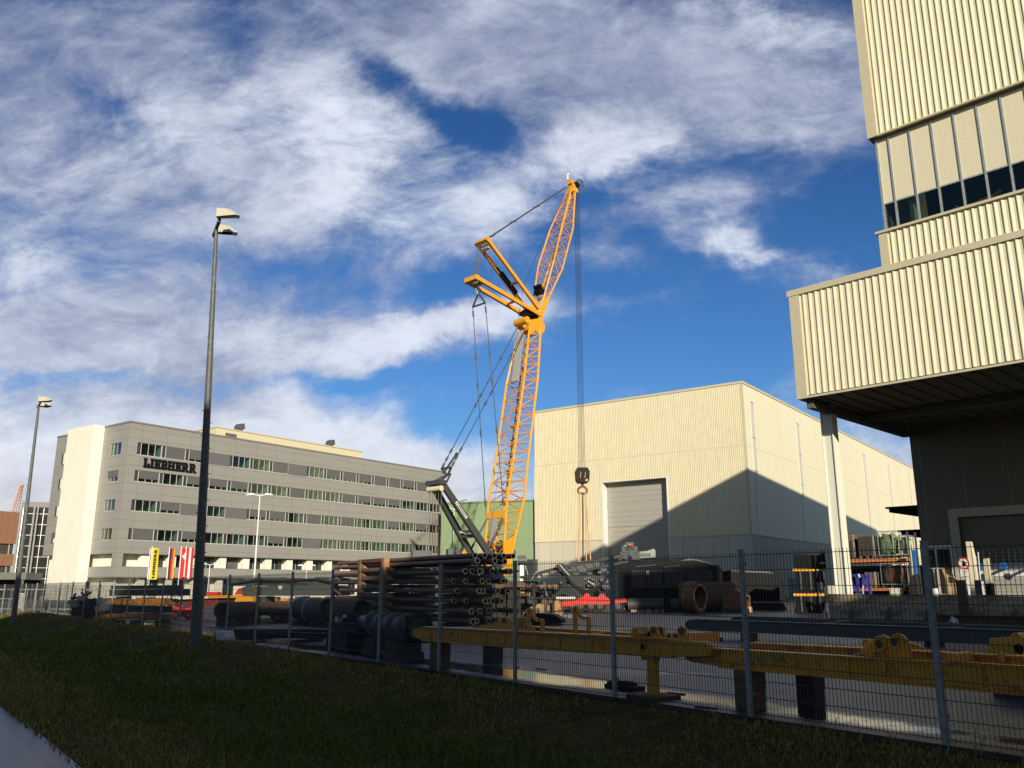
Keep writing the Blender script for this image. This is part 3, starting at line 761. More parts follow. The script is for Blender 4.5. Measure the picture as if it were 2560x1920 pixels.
# ------------------------------------------------------------------ right: hall with a jutting upper block and a tower
TF = math.atan2(-0.716, 0.698)
K0 = Vector((16.57, 47.5, 0))
def towerhall():
    r = thing('tower_hall', 'tall cream ribbed hall at the right with a jutting block on a column', 'building', K0, TF)
    BZ0, BZ1, XE, YW, TX = 12.2, 18.8, 34.0, 14.2, 5.56
    TZ = 38.2
    def wallsheet(name, x0, x1, z0, z1, pitch, depth, y=0.0):
        m = MB(); m.ribs(x0, x1, y, z0, z1, pitch, depth); return m.build(name, M['cream'], r)
    # jutting block
    c = MB(); c.box(.1, XE, .12, 99, BZ0 + .12, BZ1 - .2); c.build('block_wall', M['cream'], r)
    so_ = MB(); so_.box(.02, XE, .02, YW - .01, BZ0, BZ0 + .1)
    for x in np.arange(1.2, XE, 0.9): so_.box(x, x + .16, .3, YW - .05, BZ0 - .09, BZ0)
    so_.build('soffit', M['soffit'], r)
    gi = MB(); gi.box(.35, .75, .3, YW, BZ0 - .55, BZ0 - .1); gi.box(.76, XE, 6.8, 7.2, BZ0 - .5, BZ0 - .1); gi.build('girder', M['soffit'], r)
    wallsheet('ribbed_block_sheet', .62, XE, BZ0 + .16, BZ1 - .36, .375, .056)
    fl = MB(); fl.box(-.02, .62, -.095, .1, BZ0 + .1, BZ1 - .36); fl.box(-.12, XE, -.13, .12, BZ1 - .36, BZ1); fl.box(-.04, XE, -.1, .02, BZ0 - .02, BZ0 + .1)
    fl.box(-.12, .1, .13, 99, BZ1 - .36, BZ1); fl.box(-.02, .1, .13, 99, BZ0 - .02, BZ1 - .36)
    fl.build('edge_flashing', M['cream_dark'], r)
    sc = MB()
    for zi in (BZ0 + .9, BZ0 + 3.1, BZ1 - 1.2):
        for x in np.arange(.62 + .0675, XE - 1, .375): sc.box(x - .011, x + .011, -.008, .0, zi - .011, zi + .011)
    sc.build('sheet_screw', M['darkgrey'], r)['kind'] = 'stuff'
    # tower: lower strip, glazing band, upper block
    t = MB(); t.box(TX + .2, 24, .35, 99, BZ1 - .2, 20.75); t.build('tower_base', M['cream'], r)
    wallsheet('ribbed_base_sheet', TX + .45, 24, BZ1 + .02, 20.72, .345, .054)
    sl_ = MB(); sl_.box(TX - .02, TX + .45, -.08, .2, BZ1, 20.72); sl_.box(TX - .16, 24, -.16, .3, 20.72, 20.86); sl_.box(TX - .02, TX + .1, .2, 99, BZ1, 20.72)
    sl_.build('window_sill', M['cream_dark'], r)
    # room behind the glazing
    rm = MB(); rm.box(6.3, 24, 6.0, 6.2, 20.86, 26.6); rm.box(6.3, 24, .5, 6.0, 20.86, 20.9); rm.box(6.3, 24, .5, 6.0, 26.3, 26.6)
    rm.build('room', M['inside'], r)
    pn = MB(); mul = MB()
    xs = [5.88, 6.53] + [6.53 + 1.15 * k for k in range(1, 16)]
    for i in range(len(xs) - 1):
        pn.box(xs[i] + .03, xs[i + 1] - .03, .30, .36, 22.55, 26.58)
        w_ = MB(); w_.box(xs[i] + .02, xs[i + 1] - .02, .33, .345, 20.9, 22.5); w_.build('window_pane', M['glass'], r)
        mul.box(xs[i + 1] - .05, xs[i + 1] + .05, .24, .42, 20.86, 26.58)
    mul.box(5.8, 5.92, .22, .42, 20.86, 26.58); mul.box(5.93, 23.7, .27, .40, 22.48, 22.56)
    mul.box(5.82, 5.92, .43, 99, 20.86, 26.58)
    pn.build('translucent_panel', mat('pale_panel', (.76, .69, .50), .35, var=.02), r)
    mul.build('mullion', M['alu'], r)
    rc = MB(); rc.box(7.1, 7.35, .7, 1.0, 20.9, 22.5); rc.build('inner_column', M['cream'], r)
    cr = MB(); cr.beam((9.3, .9, 21.25), (11.4, .9, 21.45), .05, .07); cr.beam((9.15, .9, 21.2), (9.45, .9, 21.4), .14, .16); cr.beam((11.3, .9, 21.4), (11.55, .9, 21.62), .14, .16)
    cr.build('inner_handrail', M['orange'], r)
    u = MB(); u.box(TX + .1, 24, .1, 99, 26.62, TZ); u.build('tower_wall', M['cream'], r)
    wallsheet('ribbed_tower_sheet', TX + .52, 24, 26.66, TZ, .335, .053)
    uf = MB(); uf.box(TX - .04, TX + .52, -.085, .1, 26.6, TZ); uf.box(TX - .04, TX + .08, .1, 99, 26.6, TZ); uf.box(TX + .53, 24, -.1, .1, 26.56, 26.66); uf.box(TX - .06, 24, -.12, 99, TZ, TZ + .3)
    uf.build('tower_flashing', M['cream_dark'], r)
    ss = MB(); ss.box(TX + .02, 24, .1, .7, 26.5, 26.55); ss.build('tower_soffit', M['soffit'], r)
    # wall under the block, gate, door
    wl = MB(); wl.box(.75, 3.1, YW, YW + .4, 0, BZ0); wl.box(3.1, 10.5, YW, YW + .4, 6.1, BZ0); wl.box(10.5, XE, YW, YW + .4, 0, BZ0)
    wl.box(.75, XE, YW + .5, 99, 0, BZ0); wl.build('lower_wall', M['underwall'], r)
    fr = MB(); fr.box(2.67, 3.2, YW - .12, YW + .1, 0, 6.6); fr.box(3.2, 10.4, YW - .12, YW + .1, 6.05, 6.6); fr.box(10.4, 10.9, YW - .12, YW + .1, 0, 6.6)
    fr.build('gate_frame', mat('gate_frame_paint', (.50, .45, .33), .6), r)
    sh = MB()
    for i in range(20): sh.box(3.2, 10.4, YW + .28 + .014 * (i % 2), YW + .45, 3.93 + i * .106, 3.93 + (i + 1) * .106)
    gt = sh.build('roller_gate', M['darkshutter'], r)
    gr = MB()
    for i in range(20): gr.box(3.25 + i * .36, 3.32 + i * .36, YW + .27, YW + .31, 3.07, 3.93)
    for z in (3.07, 3.28, 3.5, 3.71, 3.88): gr.box(3.2, 10.4, YW + .312, YW + .33, z, z + .05)
    gr.build('grille', mat('grille_paint', (.42, .39, .32), .6), gt)
    bk = MB(); bk.box(3.2, 10.4, YW + .46, YW + .48, 3.07, 3.93); bk.build('gate_back', M['darkshutter'], gt)
    pl = MB(); pl.box(3.2, 10.4, YW + .2, YW + .4, 2.3, 3.06); pl.build('gate_panel', M['white_paint'], gt)
    lv = MB()
    for i in range(12): lv.box(4.3, 10.3, YW + .15 + .02 * (i % 2), YW + .22, .9 + i * .115, .9 + (i + 1) * .115)
    lv.build('louvre', M['shutter'], gt)
    lw = MB(); lw.box(3.2, 10.4, YW + .24, YW + .4, 0, 2.29); lw.build('gate_skirt', M['white_paint'], gt)
    for x in (4.35, 5.75, 7.1):
        pg = MB(); pg.use(M['alu']); pg.beam((x, YW + .2, 2.86), (x, YW - .75, 2.86), .06, .16)
        pg.use(M['skyblue']); pg.tube((x, YW - .76, 2.9), (x, YW - .80, 2.9), .22, 14); pg.build('gate_peg', None, gt)
    dr = MB(); dr.box(.95, 1.05, YW - .05, YW + .02, 0, 4.3); dr.box(2.5, 2.62, YW - .05, YW + .02, 0, 4.3); dr.box(1.05, 2.5, YW - .05, YW + .02, 4.05, 4.3); dr.box(1.55, 1.66, YW - .05, YW + .02, 0, 4.05)
    do = dr.build('glazed_door', M['white_paint'], r)
    dg = MB(); dg.box(1.05, 1.55, YW - .02, YW - .005, 0, 4.05); dg.box(1.66, 2.5, YW - .02, YW - .005, 0, 4.05); dg.build('door_pane', mat('dark_door_glass', (.05, .035, .02), .08), do)
    # column of the jutting block
    cm = MB(); x0, y0 = -.0, 2.6
    cm.box(x0, x0 + .06, y0, y0 + .70, 0, BZ0 - .02); cm.box(x0 + .64, x0 + .70, y0, y0 + .70, 0, BZ0 - .02); cm.box(x0 + .06, x0 + .64, y0 + .08, y0 + .62, 0, BZ0 - .02)
    cm.build('column', mat('pale_column_paint', (.86, .82, .68), .5, var=.03, streak=.15), r)
    # small slatted roof at the corner of the lower wall
    for pa, pb, ya in (((2213, 1272), (2285, 1262), 3.0), ((2243, 1330), (2290, 1324), 2.0)):
        cn = MB(); q = onplane(K0, TF, *pa, YW + ya)
        cn.box(q.x, .74, YW + ya, YW + ya + 7, q.z, q.z + .12)
        for i in range(5): cn.box(q.x + .25 + i * .5, q.x + .33 + i * .5, YW + ya + .02, YW + ya + 6.9, q.z - .28, q.z - .003)
        cn.build('side_canopy', M['black'], r)
    ftg = MB(); ftg.box(-.42, -.03, 2.5, 3.3, 0, 1.75); ftg.build('column_footing', M['concrete'], r)
    return r
towerhall()

# ------------------------------------------------------------------ office block on the left
OC = Vector((-49.9, 108.0, 0)); TO = math.atan2(0.8, 0.6)
def office():
    r = thing('office_building', 'grey panelled office block with ribbon windows, a white stair tower and black LIEBHERR letters', 'building', OC, TO)
    LX, HT, DY = 61.5, 22.6, 19.7
    rows = [(18.5, 20.15, 'WFBSWWFSWBBBFFBFW'), (15.0, 16.5, 'BWBBBWWFWWBBBBWWW'), (11.2, 12.7, 'WBSWSBBWFWBWWBWBW'), (7.5, 9.0, 'FWBWWWBWSWWWWWWWW')]
    x0 = 1.3; U = (LX - x0 - .4) / 17
    b = MB(); levels = [5.9] + [z for zz in reversed(rows) for z in zz[:2]] + [HT]
    for i in range(0, len(levels), 2): b.box(0, LX, 0, DY, levels[i], levels[i + 1])      # spandrel bands
    for z0, z1, _ in rows:
        b.box(0, x0, 0, 1.6, z0, z1); b.box(LX - .4, LX, 0, 1.6, z0, z1)
        b.box(0, .25, 1.6, DY, z0, z1) if False else None
        b.box(0, .3, 4.5, DY, z0, z1); b.box(0, .3, 1.6, 1.7, z0, z1)
    b.build('facade', M['panel'], r)
    co = MB()
    for z0, z1, _ in rows: co.box(1.6, LX - .3, 1.9, DY - .3, z0, z1)
    co.build('inner_wall', M['inside'], r)
    rng = random.Random(3)
    for z0, z1, code in rows:
        for i, ch in enumerate(code):
            xa = x0 + i * U; xb = xa + U
            if ch == 'S':
                q = MB(); q.box(xa + .02, xb - .02, .03, .3, z0 + .01, z1 - .01); q.build('blank_panel', M['greypanel'], r); continue
            f = MB(); f.use(M['frame'])
            f.box(xa, xb, .10, .18, z0, z0 + .08)
            for xx in (xa + .02, xa + .58, xa + 1.6, xa + 2.55, xb - .06):
                f.box(xx - .032, xx + .032, .10, .18, z0 + .08, z1 - .05)
            f.box(xa, xb, .10, .18, z1 - .05, z1)
            f.use(M['darkframe']); f.box(xa + .06, xa + .50, .13, .16, z0 + .08, z1 - .05)
            wn = f.build('window', None, r)
            p = MB(); p.box(xa + .61, xb - .1, .135, .145, z0 + .08, z1 - .05); p.build('pane', M['glass'], wn)
            g = MB(); g.box(xb - .12, xb + .02, .4, 1.9, z0, z1); g.build('partition', M['green_part'], wn)
            if ch in 'BF':
                dn = z0 + .09 if ch == 'F' else z0 + rng.choice([.38, .42, .48])
                k = MB(); k.box(xa + .62, xb - .12, .06, .095, dn, z1 - .02); k.build('blind', M['blind'], wn)
    # windows on the short face and the far wing
    for z0, z1, _ in rows:
        for ya, yb, bl in ((1.75, 4.4, rng.random() < .4), (15.6, 17.6, rng.random() < .3)):
            f = MB()
            f.box(.10, .18, ya, yb, z0, z0 + .08); f.box(.10, .18, ya, yb, z1 - .05, z1)
            for yy in (ya, ya + (yb - ya) * .4, ya + (yb - ya) * .75, yb): f.box(.10, .18, yy - .03, yy + .03, z0, z1)
            wn = f.build('window', M['frame'], r)
            p = MB(); p.box(-.004, -.001, ya, yb, z0, z1) if ya > 10 else p.box(.13, .14, ya, yb, z0, z1)
            if ya > 10: p = MB(); p.box(-.03, -.005, ya, yb, z0, z1)
            p.build('pane', M['glass'] if ya < 10 else mat('dark_pane', (.03, .045, .045), .05), wn)
            g = MB(); g.box(.3, 1.3, yb - .5, yb - .35, z0, z1) if ya < 10 else g.box(-.05, -.031, ya + .9, ya + 1.5, z0 + .05, z1 - .05)
            g.build('partition', M['green_part'], wn)
            if bl: k = MB(); k.box(.04, .09, ya + .05, yb - .05, z0 + (.1 if rng.random() < .4 else .6), z1 - .02) if ya < 10 else k.box(-.08, -.055, ya, yb, z0 + .7, z1); k.build('blind', M['blind'], wn)
    # stair tower
    st = MB(); st.box(-1.5, .0, 6.5, 13.5, 0, HT + .25); st.box(0.02, 6, 6.6, 13.4, HT, HT + .25); st.build('stair_tower', M['white'], r)
    # recessed storeys below, balcony band, white piers
    rc = MB(); rc.box(1.0, LX, 1.6, DY, 0, 5.78); rc.build('recessed_wall', M['white'], r)
    bc = MB(); bc.box(-.05, LX - 7, -.02, .25, 2.85, 4.2); bc.box(-.05, .25, .25, 6.5, 2.85, 4.2); bc.box(.25, LX - 7, .25, 1.59, 2.85, 3.1); bc.box(.25, .99, 1.6, 6.5, 2.85, 3.1)
    bc.build('balcony', M['panel'], r)
    lw = MB(); lw.box(0, LX - 7, -.6, -.03, 4.2, 4.21) if False else None
    so2 = MB(); so2.box(.02, LX - .02, .02, 1.59, 5.80, 5.89); so2.box(.02, .99, 1.6, 6.48, 5.80, 5.89); so2.build('overhang', M['panel'], r)
    cp = MB(); cp.box(.05, .95, .05, 1.1, 4.2, 5.8); cp.build('corner_pier', M['panel'], r)
    for i in range(15):
        x = 3.6 + i * 3.9
        pi = MB(); pi.box(x, x + 1.1, .45, 1.2, 3.1, 5.8); pi.box(x, x + .9, .6, 1.3, 0, 2.85); pi.build('pier', M['white'], r)
        f = MB(); f.box(x + 1.2, x + 3.8, 1.53, 1.6, 3.12, 5.72); f2 = f.build('terrace_window', M['frame'], r)
        p = MB(); p.box(x + 1.25, x + 2.45, 1.50, 1.525, 3.15, 5.68); p.box(x + 2.55, x + 3.75, 1.50, 1.525, 3.15, 5.68); p.build('pane', mat('dark_pane', (.03, .045, .045), .05), f2)
        if i % 5 == 3: k = MB(); k.box(x + 1.4, x + 3.7, 1.40, 1.45, 4.3, 5.5); k.build('blind', M['blind'], f2)
        f = MB(); f.box(x + 1.6, x + 3.4, 1.53, 1.6, .4, 2.6); f3 = f.build('ground_window', M['frame'], r)
        p = MB(); p.box(x + 1.7, x + 2.4, 1.50, 1.525, .5, 2.5); p.box(x + 2.5, x + 3.3, 1.50, 1.525, .5, 2.5); p.build('pane', mat('dark_pane', (.03, .045, .045), .05), f3)
    # parapet and roof plant
    pa = MB(); pa.box(-.08, LX + .08, -.08, .3, HT, HT + .22); pa.box(-.08, .3, .3, 6.5, HT, HT + .22); pa.box(-.08, .3, 13.5, DY, HT, HT + .22)
    pa.build('parapet', mat('parapet_metal', (.24, .22, .19), .4), r)
    rf = MB(); rf.box(.3, LX, .3, DY, HT - .02, HT + .05); rf.build('roof', M['midgrey'], r)
    q0 = onplane(OC, TO, 542, 1066, 7.0); q1 = onplane(OC, TO, 905, 1129, 7.0); ZP = (q0.z + q1.z) / 2 - HT - .15
    pr = MB(); pr.box(q0.x, q1.x, 7, 17, HT + .05, HT + ZP); o = pr.build('plant_room', mat('plant_room_cream', (.72, .64, .43), .5, var=.03), r)
    tr = MB(); tr.box(q0.x - .1, q1.x + .1, 6.9, 17.1, HT + ZP, HT + ZP + .18); tr.build('roof_edge', M['cream_dark'], o)
    lo = MB(); lo.box(q0.x + 1.6, q0.x + 3.6, 6.94, 7.0, HT + ZP - 1.2, HT + ZP - .55); lo.build('louvre', M['blind'], o)
    for x in (onplane(OC, TO, 588, 1062, 9.0).x, onplane(OC, TO, 815, 1100, 9.0).x):
        vb = MB(); vb.use(M['midgrey'])
        vb.tube((x, 8, HT + ZP), (x, 8, HT + ZP + .5), .45, 8); vb.beam((x - .1, 8, HT + ZP + .9), (x + .8, 8, HT + ZP + 1.1), .9, .9); vb.tube((x - .5, 8, HT + ZP + .7), (x + .5, 8, HT + ZP + .7), .55, 8)
        vb.build('roof_vent', None, r)
    # lettering
    le = MB(); Hh = 1.2
    Lw = word_len('LIEBHERR') * Hh / 7; sc = 7.75 / Lw
    word_boxes(le, 'LIEBHERR', (2.25, -.10, 17.0), (sc, 0, 0), (0, 0, 1), (0, -1, 0), Hh, .14)
    le.build('lettering', M['letters'], r)
    return r
office()

# ------------------------------------------------------------------ green hall, brown building, glass stair tower, far crane
def greenhall():
    p = at(1103, 1261, 152); h = p.z
    r = thing('green_hall', 'long green sheet-metal hall between the office block and the cream hall', 'building', (p.x, p.y, 0), R(-19))
    m = MB(); m.box(0, 17.4, 0, 30, 0, h); m.build('wall', M['greenhall'], r)
    e = MB(); e.box(-.1, 17.5, -.12, .2, h, h + .3); e.build('roof_edge', mat('green_trim', (.16, .27, .10), .5), r)
    d = MB(); d.box(7.2, 8.4, -.06, 0, 0, h * .55); d.build('gate', M['shutter'], r)
    v = MB(); v.beam((2.6, 1, h + .4), (4.6, 1, h + .8), .2, .1); v.beam((13.5, 1, h + .4), (15.2, 1, h + .9), .2, .1); v.build('roof_rail', M['darkgrey'], r)
greenhall()
def leftside():
    p = at(50, 1281, 150); r = thing('brown_building', 'low building clad in reddish brown panels at the far left edge', 'building', (p.x, p.y, 0), R(62))
    h = p.z; m = MB()
    m.box(-40, 0, 0, 14, h * .62, h); m.box(-40, 0, 0, 14, h * .36, h * .50); m.box(-40, 0, 0, 14, .8, h * .2)
    # the end wall faces the yard
    m.build('wall', M['brown'], r)
    g = MB(); g.box(-39.8, -.2, .3, 13.7, h * .50, h * .62); g.box(-39.8, -.2, .3, 13.7, h * .2, h * .36); g.box(-39.8, -.2, .3, 13.7, 0, .8)
    g.build('window_band', mat('band_glass', (.10, .085, .07), .15), r)
    f = MB()
    for x in np.arange(-39, 0, 2.0): f.box(x, x + .12, .2, .3, h * .50, h * .62); f.box(x, x + .12, .2, .3, h * .2, h * .36)
    for y in np.arange(.5, 14, 2.0): f.box(-.2, -.1, y, y + .12, h * .50, h * .62); f.box(-.2, -.1, y, y + .12, h * .2, h * .36)
    f.build('facade_grid', M['frame'], r)['kind'] = 'stuff'
    # glass stair tower
    q = at(62, 1254, 140); r = thing('glass_tower', 'dark glazed stair tower with a pale steel grid beside the office block', 'building', (q.x, q.y, 0), R(20))
    h = q.z; m = MB(); m.box(0, 7.5, 0, 5, 0, h - .9); m.build('glazing', mat('dark_glazing', (.028, .028, .03), .06), r)
    e = MB(); e.box(-.3, 7.8, -.3, 5.3, h - .9, h); e.build('roof', M['greypanel'], r)
    f = MB()
    for i in range(6): f.box(i * 1.5 - .035, i * 1.5 + .035, -.1, 0, 0, h - .9)
    for i in range(4): f.box(-.1, 0, i * 1.66 - .05, i * 1.66 + .05, 0, h - .9)
    for z in np.arange(1.2, h - 1, 1.75): f.box(0, 7.5, -.08, 0, z, z + .05); f.box(-.08, 0, 0, 5, z, z + .07)
    f.tube((1.7, -.5, 0), (1.7, -.5, h - .9), .16, 8); f.tube((2.2, -.5, 0), (2.2, -.5, h - .9), .16, 8); f.tube((-.5, 1, 0), (-.5, 1, h - .9), .16, 8)
    f.build('steel_grid', M['alu'], r)
    # dark porch, railing and a parked car at the far left
    p = at(30, 1460, 112); r = thing('flat_porch', 'low flat dark porch roof beside the brown building', 'porch', (p.x, p.y, 0), R(15))
    m = MB(); m.box(-14, 1.5, 0, 8, 2.6, 3.5); m.build('roof', M['midgrey'], r)
    m = MB()
    for x in (-12, -7, -2, 1): m.box(x, x + .25, .2, .45, 0, 2.6)
    m.build('post', M['darkgrey'], r)
    m = MB(); m.box(-14, 1.5, 7.5, 8, 0, 2.6); m.build('back_wall', M['black'], r)
    p = G(2, 1532); r = thing('white_railing', 'low white tubular railing at the far left by the road', 'railing', (p.x, p.y, 0), R(-4))
    m = MB()
    for x in np.arange(-2, 1.6, .35): m.tube((x, 0, 0), (x, 0, .9), .022, 5)
    m.tube((-2, 0, .9), (1.5, 0, .9), .035, 6); m.tube((-2, 0, .25), (1.5, 0, .25), .03, 6); m.box(1.1, 1.5, -.06, .06, 0, 1.25)
    m.build('rail', M['white_paint'], r)
    # distant lattice crane in the haze
    q = at(30, 1285, 420); tq = at(54, 1213, 420); r = thing('distant_crane', 'far hazy orange lattice crane above the brown building', 'crane', (q.x, q.y, 0))
    b_ = Vector((0, 0, q.z - 6)); t_ = Vector((tq.x - q.x, 0, tq.z)); m = MB()
    for s1, s2 in ((-1, -1), (1, -1), (1, 1), (-1, 1)):
        m.beam(b_ + Vector((s1 * 1.9, s2 * 1.9, 0)), t_ + Vector((s1 * .5, s2 * .5, 0)), .32)
    n_ = 12
    for i in range(n_):
        a, c = i / n_, (i + 1) / n_; wa, wc = 1.9 - 1.4 * a, 1.9 - 1.4 * c; pa, pc = b_.lerp(t_, a), b_.lerp(t_, c)
        m.beam(pa + Vector((-wa, -wa, 0)), pc + Vector((wc, -wc, 0)), .16); m.beam(pa + Vector((-wa, -wa, 0)), pa + Vector((wa, -wa, 0)), .16); m.beam(pa + Vector((wa, -wa, 0)), pc + Vector((wc, wc, 0)), .16)
    m.beam(t_ + Vector((-1, 0, 0)), t_ + Vector((3, 0, .6)), .5); m.tube((0, 0, 0), b_, 2.0, 8)
    m.build('lattice_boom', M['crane_faint'], r)
    m = MB(); m.beam(t_, (-14, 0, q.z - 3), .12); m.build('stay', M['crane_faint'], r)
leftside()
def casterhall():
    # unseen hall added across the path, behind the photographer: its roof edge throws the shade that lies over bank and fence
    d = Vector((0.98, 0.196, 0)).normalized()
    r = thing('unseen_shade_hall', 'unseen cream hall added across the path, whose shade lies over the grass bank', 'building', (3.9, -19.6, 0), math.atan2(d.y, d.x))
    m = MB(); m.box(-75, 40, -30, 0, 0, 23.1); m.build('wall', M['cream_flat'], r)
    m = MB(); m.box(19.8, 26.6, -9, -.5, 23.35, 31.2); m.build('rig_shade_block', M['cream_flat'], r)  # raised block added only to shade the drilling rig
    m = MB(); m.box(-75, -11, -12, -.5, 23.35, 27.4); m.build('bank_shade_block', M['cream_flat'], r)  # higher part added to carry the shade over the far left bank
    m = MB(); m.box(-75.2, 40.2, -30.2, .1, 23.1, 23.3); m.build('roof', M['midgrey'], r)
    m = MB()
    for x in range(-70, 35, 6): m.box(x, x + 3.6, .0, .06, 3.2, 5.2)
    m.build('window_band', mat('band_glass', (.10, .085, .07), .15), r)
casterhall()

# flags in front of the office
def flags():
    def pole(px, Y, top, base_label, name_label, build, w, bare=False):
        p = at(px, top, Y); r = thing('flag_pole' if bare else 'flag', name_label, 'flag', (p.x, p.y, 0), R(38), 'flags in front of the office block')
        m = MB(); m.tube((0, 0, 0), (0, 0, p.z), .075, 8, .05); m.build('pole', M['white_paint'], r)
        if build: build(r, p.z, w)
    def wavy(r, name, m, x0, x1, z0, z1, ph=0.0, t=.012):
        mb = MB(); nx, nz = 6, 10; vs = []
        for k in (0, 1):
            for j in range(nz + 1):
                for i in range(nx + 1):
                    x = x0 + (x1 - x0) * i / nx; z = z0 + (z1 - z0) * j / nz
                    y = .10 * math.sin(x * 5.2 + z * .55 + ph) * (x + .1) + k * t
                    vs.append((x, y, z))
        fs = []; o = (nx + 1) * (nz + 1)
        for j in range(nz):
            for i in range(nx):
                a = j * (nx + 1) + i
                fs += [(a, a + 1, a + nx + 2, a + nx + 1), (o + a + nx + 1, o + a + nx + 2, o + a + 1, o + a)]
        for j in range(nz):
            a = j * (nx + 1); c = a + nx
            fs += [(a, a + nx + 1, o + a + nx + 1, o + a), (c + nx + 1, c, o + c, o + c + nx + 1)]
        for i in range(nx):
            fs += [(i + 1, i, o + i, o + i + 1)]; b = nz * (nx + 1) + i
            fs += [(b, b + 1, o + b + 1, o + b)]
        mb.add(vs, fs); return mb.build(name, m, r, smooth=False)
    def yellow(r, z, w):
        c = wavy(r, 'banner', M['flag_yellow'], .06, w, z - 3.45, z - .15)
        e = MB(); h = .26; word_boxes(e, 'LIEBHERR', (w * .62, -.14, z - 3.3), (0, 0, 1), (-1, 0, 0), (0, -1, 0), h, .02); e.build('lettering', M['flag_black'], c)
        sv = MB(); k = 3.4 / (word_len('LIEBHERR') * h / 7)
    def german(r, z, w):
        for i, m in enumerate((M['flag_black'], M['flag_red'], M['flag_gold'])): wavy(r, 'stripe', m, .06 + (w - .06) * i / 3, .06 + (w - .06) * (i + 1) / 3, z - 3.4, z - .15, .4)
    def swiss(r, z, w):
        wavy(r, 'banner', M['flag_red'], .06, w, z - 3.4, z - .15, .8)
        m = MB(); cx = w * .55; m.box(cx - .24, cx + .24, -.18, -.15, z - 1.15, z - .93); m.box(cx - .09, cx + .09, -.18, -.15, z - 1.36, z - 1.151); m.box(cx - .09, cx + .09, -.18, -.15, z - .929, z - .72); m.build('white_cross', M['flag_white'], r)
    def austrian(r, z, w):
        for i, m in enumerate((M['flag_red'], M['flag_white'], M['flag_red'])): wavy(r, 'stripe', m, .06 + (w - .06) * i / 3, .06 + (w - .06) * (i + 1) / 3, z - 3.4, z - .15, 1.2)
    pole(376.5, 92, 1370, '', 'bare white flag pole beside the yellow banner', None, 1, True)
    pole(381, 91, 1366, '', 'tall yellow banner with black lettering', yellow, .74)
    pole(424.5, 91, 1367, '', 'tall black, red and gold banner', german, .62)
    pole(454, 91, 1366, '', 'tall red banner with a white cross', swiss, .66)
    pole(466.5, 90, 1365, '', 'tall red, white and red striped banner', austrian, .82)
flags()
# ------------------------------------------------------------------ yellow lattice crane
X_, Y_, Z_ = Vector((1, 0, 0)), Vector((0, 1, 0)), Vector((0, 0, 1))
def slab(mb, O, rot, pts, y, t):
    return mb.prism(profile(O, rot, pts, y), (0, y, 0), X_, Z_, Y_, t)

